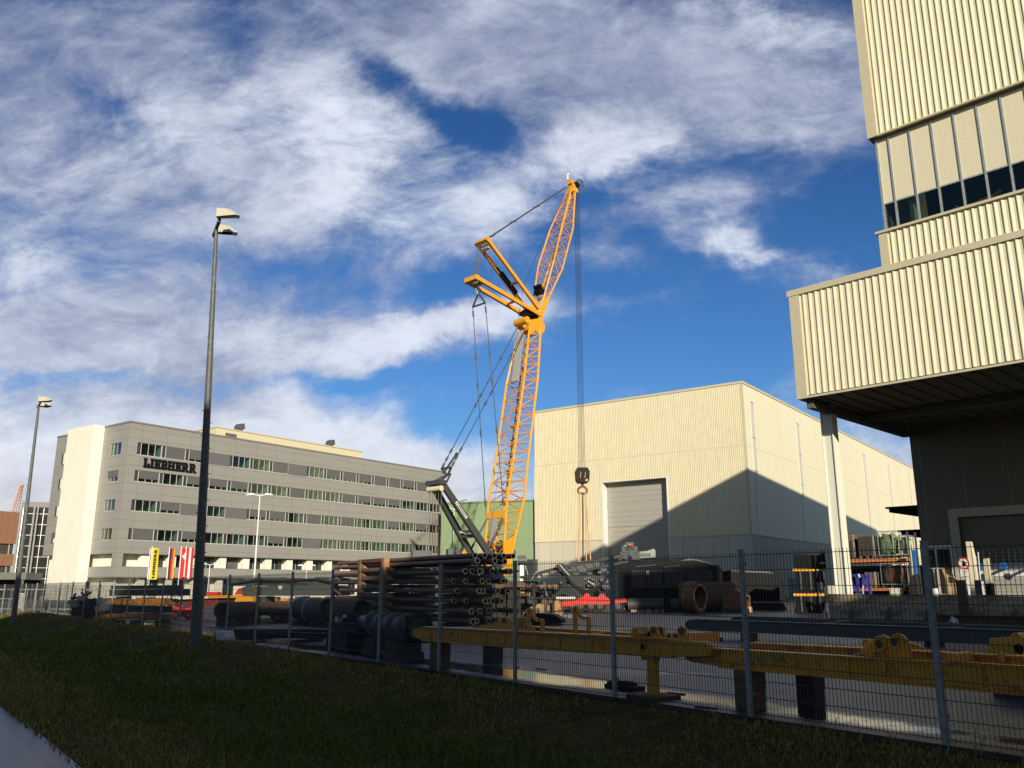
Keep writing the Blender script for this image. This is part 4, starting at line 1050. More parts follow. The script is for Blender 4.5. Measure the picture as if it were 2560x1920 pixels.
KS = 0.72          # size of the crane against the plan sizes below
CF = Vector((-2.1 * KS, 112.0 * KS, 0)); CR = R(45)
def crane():
    r = thing('lattice_crane', 'tall yellow lattice-boom crane with two yellow rear struts and a dark grey A-frame', 'crane', CF, CR)
    r.scale = (KS, KS, KS)
    def U(px, py, y=0.0):
        p = onplane(CF, CR, px, py, y * KS) / KS; p.y = y; return p
    def lattice(name, st, n_per, rc, rl, m=M['yellow'], pitch=0.8):
        mb = MB()
        # st: back px,py, front px,py, half width
        nodes = []
        for b0_, b1_, f0_, f1_, w_ in st:
            bk = U(b0_, b1_, -w_); fr = U(f0_, f1_, -w_)
            nodes.append([bk, fr, Vector((fr.x, w_, fr.z)), Vector((bk.x, w_, bk.z))])
        for i in range(len(nodes) - 1):
            A_, B_ = nodes[i], nodes[i + 1]
            for k in range(4): mb.tube(A_[k], B_[k], rc, 7)
            n = n_per[i]
            for j in range(n):
                a, b = j / n, (j + 1) / n
                for k in range(4):
                    k2 = (k + 1) % 4
                    p0, p1 = A_[k].lerp(B_[k], a), A_[k].lerp(B_[k], b)
                    q0, q1 = A_[k2].lerp(B_[k2], a), A_[k2].lerp(B_[k2], b)
                    if j or i: mb.tube(p0, q0, rl, 5, cap=False)
                    if (j + i + k) % 2: mb.tube(p0, q1, rl, 5, cap=False)
                    else: mb.tube(q0, p1, rl, 5, cap=False)
                if j % 5 == 2: mb.tube(A_[0].lerp(B_[0], a), A_[2].lerp(B_[2], a), rl, 5, cap=False)
        return mb.build(name, m, r, smooth=True), nodes
    bo, bn = lattice('main_boom', [(1262, 1440, 1272, 1438, 1.9), (1261, 1362, 1284, 1362, 1.8), (1267, 1252, 1310, 1250, 1.75), (1283, 1152, 1320, 1152, 1.72), (1310, 949, 1344, 949, 1.72), (1324, 818, 1352, 815, 1.08)], [1, 4, 4, 9, 7], .175, .062)
    jb, jn = lattice('jib', [(1345, 792, 1352, 798, .85), (1360, 742, 1373, 742, 1.1), (1384.7, 651, 1406, 672, 1.6), (1406, 560, 1432.5, 571, 1.25), (1429, 470, 1438, 476, .35)], [1, 4, 5, 6], .135, .044)
    gc = MB()
    for i in (2, 3):
        for j in range(6):
            t = (j + .5) / 6; e = bn[i][0].lerp(bn[i + 1][0], t).lerp(bn[i][3].lerp(bn[i + 1][3], t), .12 + .1 * (j % 3)); gc.beam(e + Vector((-.06, -.2, -.06)), e + Vector((-.02, .22, .12)), .11, .11)
    gc.build('pendant_rest', M['black'], r)['kind'] = 'stuff'
    # solid ends: foot plates, lower cross plate, head of the main boom, foot of the jib
    fp = MB()
    w = 1.9
    near = [U(a, b, -w) for a, b in ((1257, 1352), (1283, 1346), (1281, 1372), (1268, 1441), (1259, 1441))]
    for s_ in (-1, 1):
        yy = s_ * (w + .05)
        fp.prism([(p.x, p.z) for p in near], (0, yy - .08, 0), X_, Z_, Y_, .16)
    fp.build('boom_foot', M['yellow'], r)
    cp_ = MB(); a, b = U(1266, 1276, -1.75), U(1262, 1293, -1.75)
    cp_.prism([(a.x - .12, a.z), (a.x + .12, a.z), (b.x + .12, b.z), (b.x - .12, b.z)], (0, -1.75, 0), X_, Z_, Y_, 3.5); cp_.build('cross_plate', M['yellow'], r)
    wp = MB(); a, b = U(1262, 1294, -1.7), U(1260, 1352, -1.7)
    wp.prism([(a.x - .22, a.z), (a.x - .16, a.z), (b.x - .16, b.z), (b.x - .22, b.z)], (0, -.45, 0), X_, Z_, Y_, 1.35); wp.build('walkway_plate', mat('grey_plate', (.42, .41, .36), .5), r)
    wp = MB(); a, b = U(1310, 949, -1.7), U(1322, 822, -1.1)
    wp.add([(a.x - .22, -.75, a.z), (a.x - .22, .55, a.z), (b.x - .22, .95, b.z), (b.x - .22, -.35, b.z), (a.x - .15, -.75, a.z), (a.x - .15, .55, a.z), (b.x - .15, .95, b.z), (b.x - .15, -.35, b.z)], [(0, 1, 2, 3), (7, 6, 5, 4), (0, 4, 5, 1), (1, 5, 6, 2), (2, 6, 7, 3), (3, 7, 4, 0)])
    wp.build('walkway_plate', MATS['grey_plate'], r)
    wi = MB(); c = U(1262, 1366, -.2); wi.use(M['midgrey']); wi.tube((c.x, -.9, c.z), (c.x, .9, c.z), .75, 14); wi.tube((c.x + 1.0, -.7, c.z - .8), (c.x + 1.0, .7, c.z - .8), .55, 14)
    wi.use(M['yellow']); wi.tube((c.x, -1.0, c.z), (c.x, -.91, c.z), .95, 14); wi.tube((c.x, .91, c.z), (c.x, 1.0, c.z), .95, 14); wi.build('winch', None, r, smooth=True)
    hd = MB(); near = [U(a, b, -1.1) for a, b in ((1322, 800), (1352, 795), (1362, 815), (1360, 828), (1350, 838), (1338, 826), (1328, 836), (1322, 830))]
    for s_ in (-1, 1): hd.prism([(p.x, p.z) for p in near], (0, s_ * 1.1 - .08, 0), X_, Z_, Y_, .16)
    a = U(1318, 800, -1.1); hd.tube((a.x, -1.2, a.z), (a.x, 1.2, a.z), .55, 12); a2 = U(1345, 812, -1.1); hd.beam((a2.x, -1.0, a2.z), (a2.x, 1.0, a2.z), .5, .9)
    hd.build('boom_head', M['yellow'], r)
    jf = MB(); near = [U(a, b, -.95) for a, b in ((1345, 800), (1354, 800), (1362, 775), (1370, 748), (1366, 742), (1358, 742), (1350, 770))]
    for s_ in (-1, 1): jf.prism([(p.x, p.z) for p in near], (0, s_ * 1.0 - .07, 0), X_, Z_, Y_, .14)
    jf.build('jib_foot', M['yellow'], r)
    dk = MB()
    for (px, py, rr) in ((1335, 790, .5), (1328, 782, .45), (1320, 778, .4), (1340, 798, .5), (1352, 728, .55), (1348, 716, .35)):
        a = U(px, py, -.3); dk.tube((a.x, -.6, a.z), (a.x, .6, a.z), rr, 12)
    a = U(1330, 786, -.5); dk.box(a.x - 1.6, a.x + .8, -.75, .75, a.z - .25, a.z + .2)
    dk.build('hoist_drum', M['black'], r, smooth=True)
    # the two rear struts
    def strut(bpx, tpx, wb, wt, h0, h1, nm):
        mb = MB(); b0_, t0_ = U(*bpx, -wb), U(*tpx, -wt); up = (t0_ - b0_).cross(Vector((0, 1, 0))).normalized()
        for s_ in (-1, 1):
            mb.beam(Vector((b0_.x, s_ * wb, b0_.z)), Vector((t0_.x, s_ * wt, t0_.z)), .36, h0, up=up, h2=h1)
        o = mb.build(nm, M['yellow'], r)
        d = (t0_ - b0_).normalized()
        hd_ = MB(); e = t0_ + d * .25
        hd_.beam((t0_.x, -wt - .21, t0_.z), (t0_.x, wt + .21, t0_.z), h1 * 1.15, .7, up=up); hd_.build('strut_head', M['yellow'], o)
        cb = MB(); m_ = b0_.lerp(t0_, .40); cb.beam((m_.x, -wb + .2, m_.z), (m_.x, wb - .2, m_.z), .3, .3); cb.build('strut_brace', M['yellow'], o)
        return b0_, t0_, d
    A0, A1, Ad = strut((1347, 772), (1219, 599), 1.05, 1.05, .52, .50, 'upper_strut')
    B0, B1, Bd = strut((1352, 788), (1192, 694), 1.05, 1.0, .56, .56, 'lower_strut')
    sv = MB(); c = A1 - Ad * 1.0; sv.tube((c.x, -.7, c.z), (c.x, .7, c.z), .42, 12); sv.build('sheave_set', M['sheave'], r, smooth=True)
    sv = MB(); c = B1 - Bd * 1.4; sv.tube((c.x, -.4, c.z), (c.x, .4, c.z), .36, 12); sv.build('sheave_set', M['sheave'], r, smooth=True)
    cy = MB(); p, q = A0.lerp(A1, .28), A0.lerp(A1, .58); cy.tube((p.x, .75, p.z), (q.x, .75, q.z), .36, 10); cy.tube((q.x, .75, q.z), q + (q - p) * .25 + Vector((0, 1.75, 0)), .12, 8); cy.build('cylinder', M['black'], r, smooth=True)
    # ropes and pendants
    pe = MB(); J = U(1423, 464, -.35)
    for s_ in (-1, 1):
        a = A1 + Ad * .1; a = Vector((a.x + .6, s_ * .42, a.z + .35)); b = Vector((J.x, s_ * .35, J.z)); pe.tube(a, b, .065, 6)
        for f_ in (.05, .30, .58): pe.tube(a.lerp(b, f_), a.lerp(b, f_ + .025), .14, 6)
    pe.build('pendant', M['darkgrey'], r)
    re_ = MB()
    for i in range(7):
        y = -.75 + .25 * i; re_.tube((A1.x - .1, y, A1.z - .3), (B1.x + .35, y, B1.z + .2), .04, 4)
    a = U(1214, 612, 0); b = U(1222, 690, 0); re_.tube(a, b, .03, 4)
    re_.build('reeving_rope', M['cable'], r)
    lk = MB(); t1 = U(1191, 706, 0); n1 = U(1196, 736, 0); e1 = U(1213, 757, -1.25); 
    for s_ in (-1, 1):
        lk.beam((t1.x, s_ * .45, t1.z), (n1.x, s_ * .12, n1.z), .18, .16); lk.beam((n1.x, s_ * .12, n1.z), (e1.x, s_ * 1.25, e1.z), .2, .18)
    lk.beam((e1.x, -1.3, e1.z), (e1.x, 1.3, e1.z), .2, .2); m_ = t1.lerp(n1, .55); lk.beam((m_.x, -.3, m_.z), (m_.x, .3, m_.z), .12, .12)
    lk.build('link_frame', M['darkgrey'], r)
    for s_ in (-1, 1):
        pe = MB(); a = Vector((e1.x, s_ * 1.25, e1.z)); b = U(1259, 1266, -1.72); b.y *= -s_; pe.tube(a, b, .06, 6)
        for f_ in (.02, .24, .38, .62, .96): pe.tube(a.lerp(b, f_), a.lerp(b, f_ + .03), .13, 6)
        pe.build('pendant', M['darkgrey'], r)
    # dark A-frame
    L0, L1 = U(1250, 1425, -1.9), U(1104, 1206, -.9)
    for s_ in (-1, 1):
        mb = MB(); mb.beam((L0.x, s_ * 1.9, L0.z), (L1.x, s_ * .9, L1.z), .42, .95, up=(L1 - L0).cross(Vector((0, 1, 0))), h2=.8); lg = mb.build('a_frame_leg', M['darkgrey'], r)
        if s_ < 0:
            pl = MB(); p, q = L0.lerp(L1, .60), L0.lerp(L1, .78); d = (q - p); L = d.length; d.normalize(); up = d.cross(Vector((0, 1, 0))); up = up if up.z > 0 else -up
            off = Vector((0, -1.9 + .69 * 1.0 - .27, 0)); base = Vector((p.x, -1.9 + .6 - .245, p.z)); base2 = Vector((q.x, -1.9 + .78 - .245, q.z))
            dd = (base2 - base).normalized()
            pl.prism([(0, -.19), (L, -.19), (L, .19), (0, .19)], base, dd, up, Vector((0, -1, 0)), .03); o = pl.build('name_plate', M['white_paint'], lg)
            wd = MB(); hh = .24; ln = word_len('LIEBHERR') * hh / 7; word_boxes(wd, 'LIEBHERR', base2 + up * .12 + Vector((0, -.035, 0)) - dd * .15, -dd * ((L - .3) / ln), -up, Vector((0, -1, 0)), hh, .01); wd.build('lettering', M['letters'], o)
    mb = MB(); mb.beam((L1.x - .1, -1.3, L1.z), (L1.x - .1, 1.5, L1.z), 1.1, .55); mb.build('a_frame_head', M['darkgrey'], r); mb = MB(); c = L0.lerp(L1, .40); mb.beam((c.x, -1.5, c.z), (c.x, 1.5, c.z), .4, .45); mb.build('a_frame_brace', M['darkgrey'], r)
    mb = MB(); mb.beam((c.x - .35, -1.3, c.z + .55), (c.x - .35, 1.3, c.z + .55), .36, .36); mb.build('cross_tube', M['sheave'], r)
    sv = MB()
    for i in range(8): y = -1.15 + i * .33; sv.tube((L1.x - .2, y, L1.z - .75), (L1.x - .2, y + .22, L1.z - .75), .36, 12)
    sv.build('sheave_set', M['sheave'], r, smooth=True)
    rp = MB()
    for i in range(10): y = -1.1 + i * .28; rp.tube((L1.x - .2 + .3 * (i % 2), y, L1.z - .8), (L1.x + .1, y * .9, 3.0), .034, 4)
    rp.build('reeving_rope', mat('brown_rope', (.13, .09, .07), .7), r)
    lk = MB(); k0 = U(1103, 1196, 0); k1 = U(1116, 1170, 0); k2 = U(1118, 1186, 0)
    for s_ in (-1, 1):
        lk.beam((L1.x, s_ * .7, L1.z + .2), (k2.x, s_ * .15, k2.z), .22, .24); lk.beam((k2.x, s_ * .15, k2.z), (k1.x, s_ * .95, k1.z), .2, .24)
        a = Vector((L1.x + .9, s_ * .75, L1.z + .1)); lk.beam(a, (k2.x + .4, s_ * .2, k2.z + .1), .18, .2)
    lk.beam((k1.x, -1.0, k1.z), (k1.x, 1.0, k1.z), .22, .24); s0 = U(1108, 1184, 0); s1 = U(1140, 1137, 0); lk.beam(s0, s1, .2, .2); lk.tube(s1, s1 + (s1 - s0).normalized() * .3, .2, 8)
    lk.build('link_frame', M['darkgrey'], r)
    for s_ in (-1, 1):
        pe = MB(); a = Vector((k1.x, s_ * .95, k1.z)); b = U(1322, 806, -1.05); b.y *= -s_; pe.tube(a, b, .065, 6)
        for f_ in (.01, .05, .10, .40, .47, .74): pe.tube(a.lerp(b, f_), a.lerp(b, f_ + .022), .14, 6)
        pe.build('pendant', M['darkgrey'], r)
    mb = MB()
    for s_ in (-1, 1):
        a, b = U(1258, 1298, -1.6), U(1216, 1378, -1.6); mb.tube((a.x, s_ * 1.6, a.z), (b.x, s_ * 1.6, b.z), .14, 8); c2 = U(1196, 1412, -1.6); mb.tube((b.x, s_ * 1.6, b.z), (c2.x, s_ * 1.6, c2.z), .2, 8)
    mb.build('back_stop', M['midgrey'], r)
    rp = MB(); a, b, c2 = U(1366, 580, .2), U(1308, 717, .2), U(1217, 1400, .2); rp.tube(a, b, .035, 5); rp.tube(b, c2, .028, 5); rp.tube(U(1424, 470, .2), a, .03, 5); rp.build('hoist_rope', M['cable'], r)
    # tip
    tp = MB(); T = U(1433, 468, 0); tp.use(M['yellow']); tp.box(T.x - .6, T.x + .5, -.55, .55, T.z - 1.0, T.z + .3); tp.box(T.x - .9, T.x - .3, -.4, .4, T.z + .3, T.z + 1.0)
    tp.use(M['black']); tp.tube((T.x + .3, -.62, T.z + .3), (T.x + .3, .62, T.z + .3), .55, 12); tp.use(M['white_paint']); s0 = U(1419, 450, 0); tp.tube(s0, s0 + Vector((0, 0, .9)), .16, 8); tp.tube(s0 + Vector((-.3, 0, .8)), s0 + Vector((.3, 0, 1.1)), .18, 8); tp.build('jib_tip', None, r)
    wh = MB(); c3 = U(1451, 461, -.6); wh.ring_plate((c3.x - .0, c3.y, c3.z), X_, Z_, Y_, .92, .74, .14, 20); 
    for i in range(4): wh.beam((c3.x + .8 * math.cos(i * .785), c3.y + .07, c3.z + .8 * math.sin(i * .785)), (c3.x - .8 * math.cos(i * .785), c3.y + .07, c3.z - .8 * math.sin(i * .785)), .05, .05)
    wh.tube((c3.x, c3.y, c3.z), (c3.x, .3, c3.z - .2), .12, 6); wh.build('tip_wheel', M['midgrey'], r)
    # superstructure, ballast, crawlers
    sb = MB(); p, q = U(1174, 1424, -1.9), U(1262, 1446, -1.9); sb.box(p.x, q.x, -1.9, 1.9, q.z - .6, p.z); o = sb.build('slewing_platform', M['navy'], r, bevel=.05)
    tx = bpy.data.curves.new('lettering', 'FONT'); tx.body = 'ANTON'; tx.size = .95; tx.extrude = .01; tx.offset = .02
    to0 = bpy.data.objects.new('lettering', tx); S.collection.objects.link(to0); bpy.context.view_layer.update(); tme = bpy.data.meshes.new_from_object(to0.evaluated_get(bpy.context.evaluated_depsgraph_get())); bpy.data.objects.remove(to0); to = bpy.data.objects.new('lettering', tme); S.collection.objects.link(to); to.parent = o; tme.materials.clear(); e = U(1238, 1434, -1.9); to.location = (e.x, -1.93, e.z); to.rotation_euler = (R(90), 0, 0); to.scale = (.82, 1, 1); tme.materials.append(M['white_paint'])
    bl = MB()
    for i in range(4):
        for s_ in (-1, 1): bl.box(p.x - 3.6, p.x - .2, s_ * 2.3 - 1.3, s_ * 2.3 + 1.3, 1.2 + i * 1.15, 2.3 + i * 1.15)
    bl.build('ballast', M['midgrey'], r, bevel=.04)
    wg = MB(); wg.use(M['darkgrey']); a = U(1153, 1370, -3.7); b = U(1167, 1440, -3.7); wg.box(a.x, b.x + .4, -3.78, -3.62, b.z - 2, a.z + .1); wg.use(M['yellow'])
    for i in range(4):
        z = a.z - .55 - i * 1.02; x = a.x + .45; wg.prism([(x, z - .48), (x + .42, z), (x, z + .48), (x - .42, z)], (0, -3.80, 0), X_, Z_, Y_, .02)
    wg.build('warning_board', None, r)
    la = MB(); a = U(1187, 1415, -2.1)
    for dx in (0, .7): la.tube((a.x + dx, -2.1, a.z), (a.x + dx, -2.1, a.z - 1.6), .05, 5)
    for i in range(4): la.tube((a.x, -2.1, a.z - .3 - .35 * i), (a.x + .7, -2.1, a.z - .3 - .35 * i), .04, 5)
    la.build('ladder', M['alu'], r)
    ct = MB(); ct.box(-2.2, 2.2, -2.4, 2.4, .8, 2.2); ct.build('carbody', M['darkgrey'], r, bevel=.05)
    for s_ in (-1, 1):
        tk = MB(); pr = []
        for i in range(9): t = R(90 + 180 * i / 8); pr.append((-4.2 + .75 * math.cos(t), .78 + .75 * math.sin(t)))
        for i in range(9): t = R(-90 + 180 * i / 8); pr.append((4.2 + .75 * math.cos(t), .78 + .75 * math.sin(t)))
        tk.prism(pr, (0, s_ * 3.2 - .6, 0), X_, Z_, Y_, 1.2); tk.build('crawler_track', M['black'], r)
    return r
crane()

def hook():
    tip = at(1441.5, 478, 90); ex = Vector((1, 0, 0))
    zt = at(1455, 1170, 90).z; zb = at(1455, 1208, 90).z
    r = thing('hook_block', 'black and yellow hook block hanging on ropes in front of the cream hall', 'hook block', (tip.x, tip.y, zb), 0)
    mb = MB()
    for i in range(6):
        x = -.42 + i * .17; mb.tube((x * .8, (i % 2) * .25, zt - zb - .2), (x * .62, (i % 2) * .25, tip.z - zb), .020, 4)
    mb.build('hoist_rope', M['cable'], r)
    h = zt - zb; bk = MB(); bk.use(M['black'])
    bk.prism([(-.72, .25), (-.5, .0), (.5, .0), (.72, .25), (.78, h - .4), (.55, h), (-.55, h), (-.78, h - .4)], (0, -.5, 0), X_, Z_, Y_, 1.0)
    bk.use(M['yellow'])
    for x in (-.3, .2): bk.prism([(x, .5), (x + .05, .5), (x + .15, h - .5), (x + .10, h - .5)], (0, -.53, 0), X_, Z_, Y_, .02)
    bk.prism([(.3, .15), (.55, .2), (.55, .4), (.3, .35)], (0, -.54, 0), X_, Z_, Y_, .03)
    bk.build('sheave_block', None, r, bevel=.04)
    hk = MB(); pts = [(0, 0, 0), (0, 0, -.35)]; hk.tube((0, 0, 0), (0, 0, -.4), .16, 8)
    for s_ in (-1, 1):
        pp = [(s_ * .08, 0, -.35), (s_ * .42, 0, -.55), (s_ * .5, 0, -.85), (s_ * .3, 0, -1.1), (s_ * .05, 0, -1.1)]
        hk.path(pp, .12, 8)
    hk.build('double_hook', M['orange_rust'], r, smooth=True)
    sl_ = MB()
    for (px, w_) in ((1446, .24), (1466, .26), (1477, .24), (1449, .2)):
        a = at(px, 1405, 90 + (0.8 if px == 1448 else -.3)); a = a - Vector((tip.x, tip.y, zb)); s0 = Vector((-.3 if px < 1455 else .3, 0, -.95))
        sl_.beam(s0, a, w_, .10)
    sl_.build('lifting_sling', M['sling'], r)
    rr = MB(); a = at(1457.5, 1405, 90) - Vector((tip.x, tip.y, zb)); rr.tube((.03, 0, -1.0), a, .07, 6); rr.build('guide_rope', M['black'], r)
    b = at(1461, 1405, 90)
    ld = thing('lifted_frame', 'dark grey steel frame held by the orange slings of the hook block', 'steel frame', (b.x, b.y, 0), 0)
    mb = MB(); mb.beam((-1.4, 0, b.z - .3), (1.6, 0, b.z - .3), .5, .8); mb.box(-1.2, -.6, -.6, .6, 0, b.z - .7); mb.box(.8, 1.4, -.6, .6, 0, b.z - .7); mb.build('frame', M['darkgrey'], ld)
hook()
# ------------------------------------------------------------------ things lying in the yard
RB = math.atan2(-FD.y, -FD.x)        # along the fence, towards the right and near
def holder(name, label, cat, px, py, rot, group=None, O=None):
    O = G(px, py) if O is None else Vector(O)
    r = thing(name, label, cat, O, rot, group)
    return r, O
class Lot:
    """build parts of a thing by outlines measured on its own upright planes"""
    def __init__(s, r, O, rot): s.r, s.O, s.rot = r, O, rot
    def p(s, px, py, y=0.0): return onplane(s.O, s.rot, px, py, y)
    def slab(s, name, pts, y, t, m, parent=None, bevel=0.0):
        mb = MB(); slab(mb, s.O, s.rot, pts, y, t); return mb.build(name, m, parent or s.r, bevel=bevel)
    def add(s, mb, pts, y, t): return slab(mb, s.O, s.rot, pts, y, t)

# --- yellow girder pair, left
def girder_left():
    r, O = holder('girder_pair', 'worn yellow twin girder with handrail bars, left of the other yellow girder', 'girder', 1085, 1670, RB)
    L = Lot(r, O, RB)
    near = [(1028, 1582), (1034, 1573), (1057, 1568), (1300, 1577), (1560, 1592), (1674, 1598.5), (1766, 1606), (1770, 1620), (1769, 1641), (1674, 1643), (1460, 1632), (1285, 1621), (1057, 1601), (1032, 1592)]
    L.slab('near_beam', near, 0, .13, M['yellowold'], bevel=.008)
    mb = MB()
    for (a, b), (c, d) in (((1057, 1568), (1674, 1598.5)),):
        p, q = L.p(a, b), L.p(c, d); mb.beam((p.x, .08, p.z + .004), (q.x, .08, q.z + .004), .26, .022)
        p, q = L.p(1057, 1601), L.p(1674, 1643); mb.beam((p.x, .08, p.z + .0), (q.x, .08, q.z + .0), .26, .022)
    for px in (1075, 1215, 1262, 1400, 1480, 1600): p = L.p(px, 1590); q = L.p(px, 1575 + (px - 1057) * .047); mb.box(p.x, p.x + .02, -.028, -.001, q.z - .235, q.z - .02)
    mb.build('flange', M['yellowold'], r)
    far = [(1180, 1571), (1300, 1563), (1560, 1585), (1690, 1594), (1690, 1625), (1560, 1618), (1300, 1605), (1180, 1600)]
    L.slab('far_beam', far, .82, .13, M['yellowold'])
    mb = MB(); p, q = L.p(1240, 1562.5, .8), L.p(1685, 1592, .8); mb.beam((p.x, .88, p.z + .006), (q.x, .88, q.z + .006), .24, .02); mb.build('flange', M['yellowold'], r)
    for px in (1110, 1300, 1420, 1560, 1690): mb = MB(); p = L.p(px, 1600); mb.box(p.x, p.x + .14, .14, .81, p.z - .05, p.z + .10); mb.build('cross_member', M['yellowold'], r)
    for y_, pts in ((.72, [(1170, 1575), (1180, 1566), (1228, 1560), (1252, 1546), (1264, 1540), (1275, 1546), (1284, 1560), (1288, 1575)]), (.66, [(1262, 1577), (1296, 1550), (1306, 1543), (1316, 1546), (1324, 1558), (1336, 1577)])):
        b = L.slab('lug_plate', pts, y_, .05, M['yellowold'], bevel=.006)
        c = L.p(pts[4][0] - 4, pts[4][1] + 12, y_); k = MB(); k.ring_plate((c.x, y_ - .012, c.z), X_, Z_, Y_, .055, .032, .07); k.tube((c.x, y_ - .006, c.z), (c.x, y_ + .054, c.z), .031, 12); k.build('pin', M['darkgrey'], b)
    for pts in ([(1322, 1588), (1322, 1524), (1328, 1524), (1337, 1548)], [(1336, 1545), (1344, 1551), (1356, 1549), (1357, 1590)], [(1438, 1590), (1438, 1519), (1443, 1520), (1451, 1543)], [(1450, 1541), (1460, 1545), (1472, 1545), (1473, 1585)]):
        k = MB(); ps = [L.p(a, b, .35) for a, b in pts]
        for i in range(len(ps) - 1): k.beam(ps[i], ps[i + 1], .05, .06, up=(0, 1, 0))
        k.build('rail_bar', M['yellowold'], r)
    hx = MB(); c = L.p(1601, 1583, .1); hx.tube((c.x, -.02, c.z), (c.x, .45, c.z), .095, 6); hx.build('hex_boss', M['yellowold'], r)
    rl = MB(); c = L.p(1612, 1586, .2); d = L.p(1634, 1586, .2); rl.tube((c.x, .22, c.z), (d.x, .22, d.z), .05, 12); rl.build('roller', M['black'], r, smooth=True)
    for i, (px, top, rad) in enumerate(((1634, 1570, .075), (1650, 1571, .075), (1672, 1584, .055), (1689, 1584, .055), (1704, 1572, .08))):
        y_ = .12 + .09 * (i % 2); c = L.p(px, top + 7, y_); bse = L.p(px, 1601, y_).z - .02
        k = MB(); pr = [(c.x + rad * math.cos(t), c.z + rad * math.sin(t)) for t in np.linspace(0, math.pi, 9)] + [(c.x - rad, c.z), (c.x - rad + .02, bse), (c.x + rad + .10, bse)]
        k.prism(pr, (0, y_, 0), X_, Z_, Y_, .045); k.use(M['yellowold']); o = k.build('eye_plate', M['yellowold'], r)
        k = MB(); k.ring_plate((c.x, y_ - .012, c.z), X_, Z_, Y_, rad * .62, rad * .4, .07); k.tube((c.x, y_ - .005, c.z), (c.x, y_ + .05, c.z), rad * .39, 10); k.build('eye', M['midgrey'], o)
    hl = MB(); c = L.p(1608, 1617); hl.ring_plate((c.x, -.02, c.z), X_, Z_, Y_, .075, .05, .019, 18); hl.use(M['yellowold']); hl.use(M['black']); hl.tube((c.x, -.006, c.z), (c.x, -.001, c.z), .05, 16); hl.build('bore', None, r)
    lg = MB(); p, q = L.p(1624, 1642), L.p(1625, 1704); lg.beam((p.x, .07, p.z + .0), (q.x, .07, .05), .13, .13); lg.box(p.x - .2, p.x + .1, .02, .12, p.z - .06, p.z); lg.build('support_leg', M['yellowold'], r)
    ft = MB(); ft.box(q.x - .30, q.x + .30, -.22, .34, 0, .055); ft.build('foot_plate', M['rust'], r)
    return L
GL = girder_left()
def block(label, px, py, rot, w, d, h, m, group=None, name='timber_block', turn=0):
    O = G(px, py); r = thing(name, label, 'block', O, rot + turn, group)
    n = max(2, int(h / .19)); 
    for i in range(n):
        mb = MB(); s_ = .012 * ((i * 37) % 3 - 1); mb.box(-w / 2 + s_, w / 2 + s_, 0, d, h * i / n + .002, h * (i + 1) / n - .002); mb.build('beam', m, r, bevel=.008)
block('weathered timber block stack under the left end of the left yellow girder', 1085, 1670, RB, .34, .3, .53, M['timber'], 'timber blocks under the girders')
block('dark timber block stack under the far side of the left yellow girder', 1219, 1658, RB, .36, .3, .55, M['darktimber'], 'timber blocks under the girders')

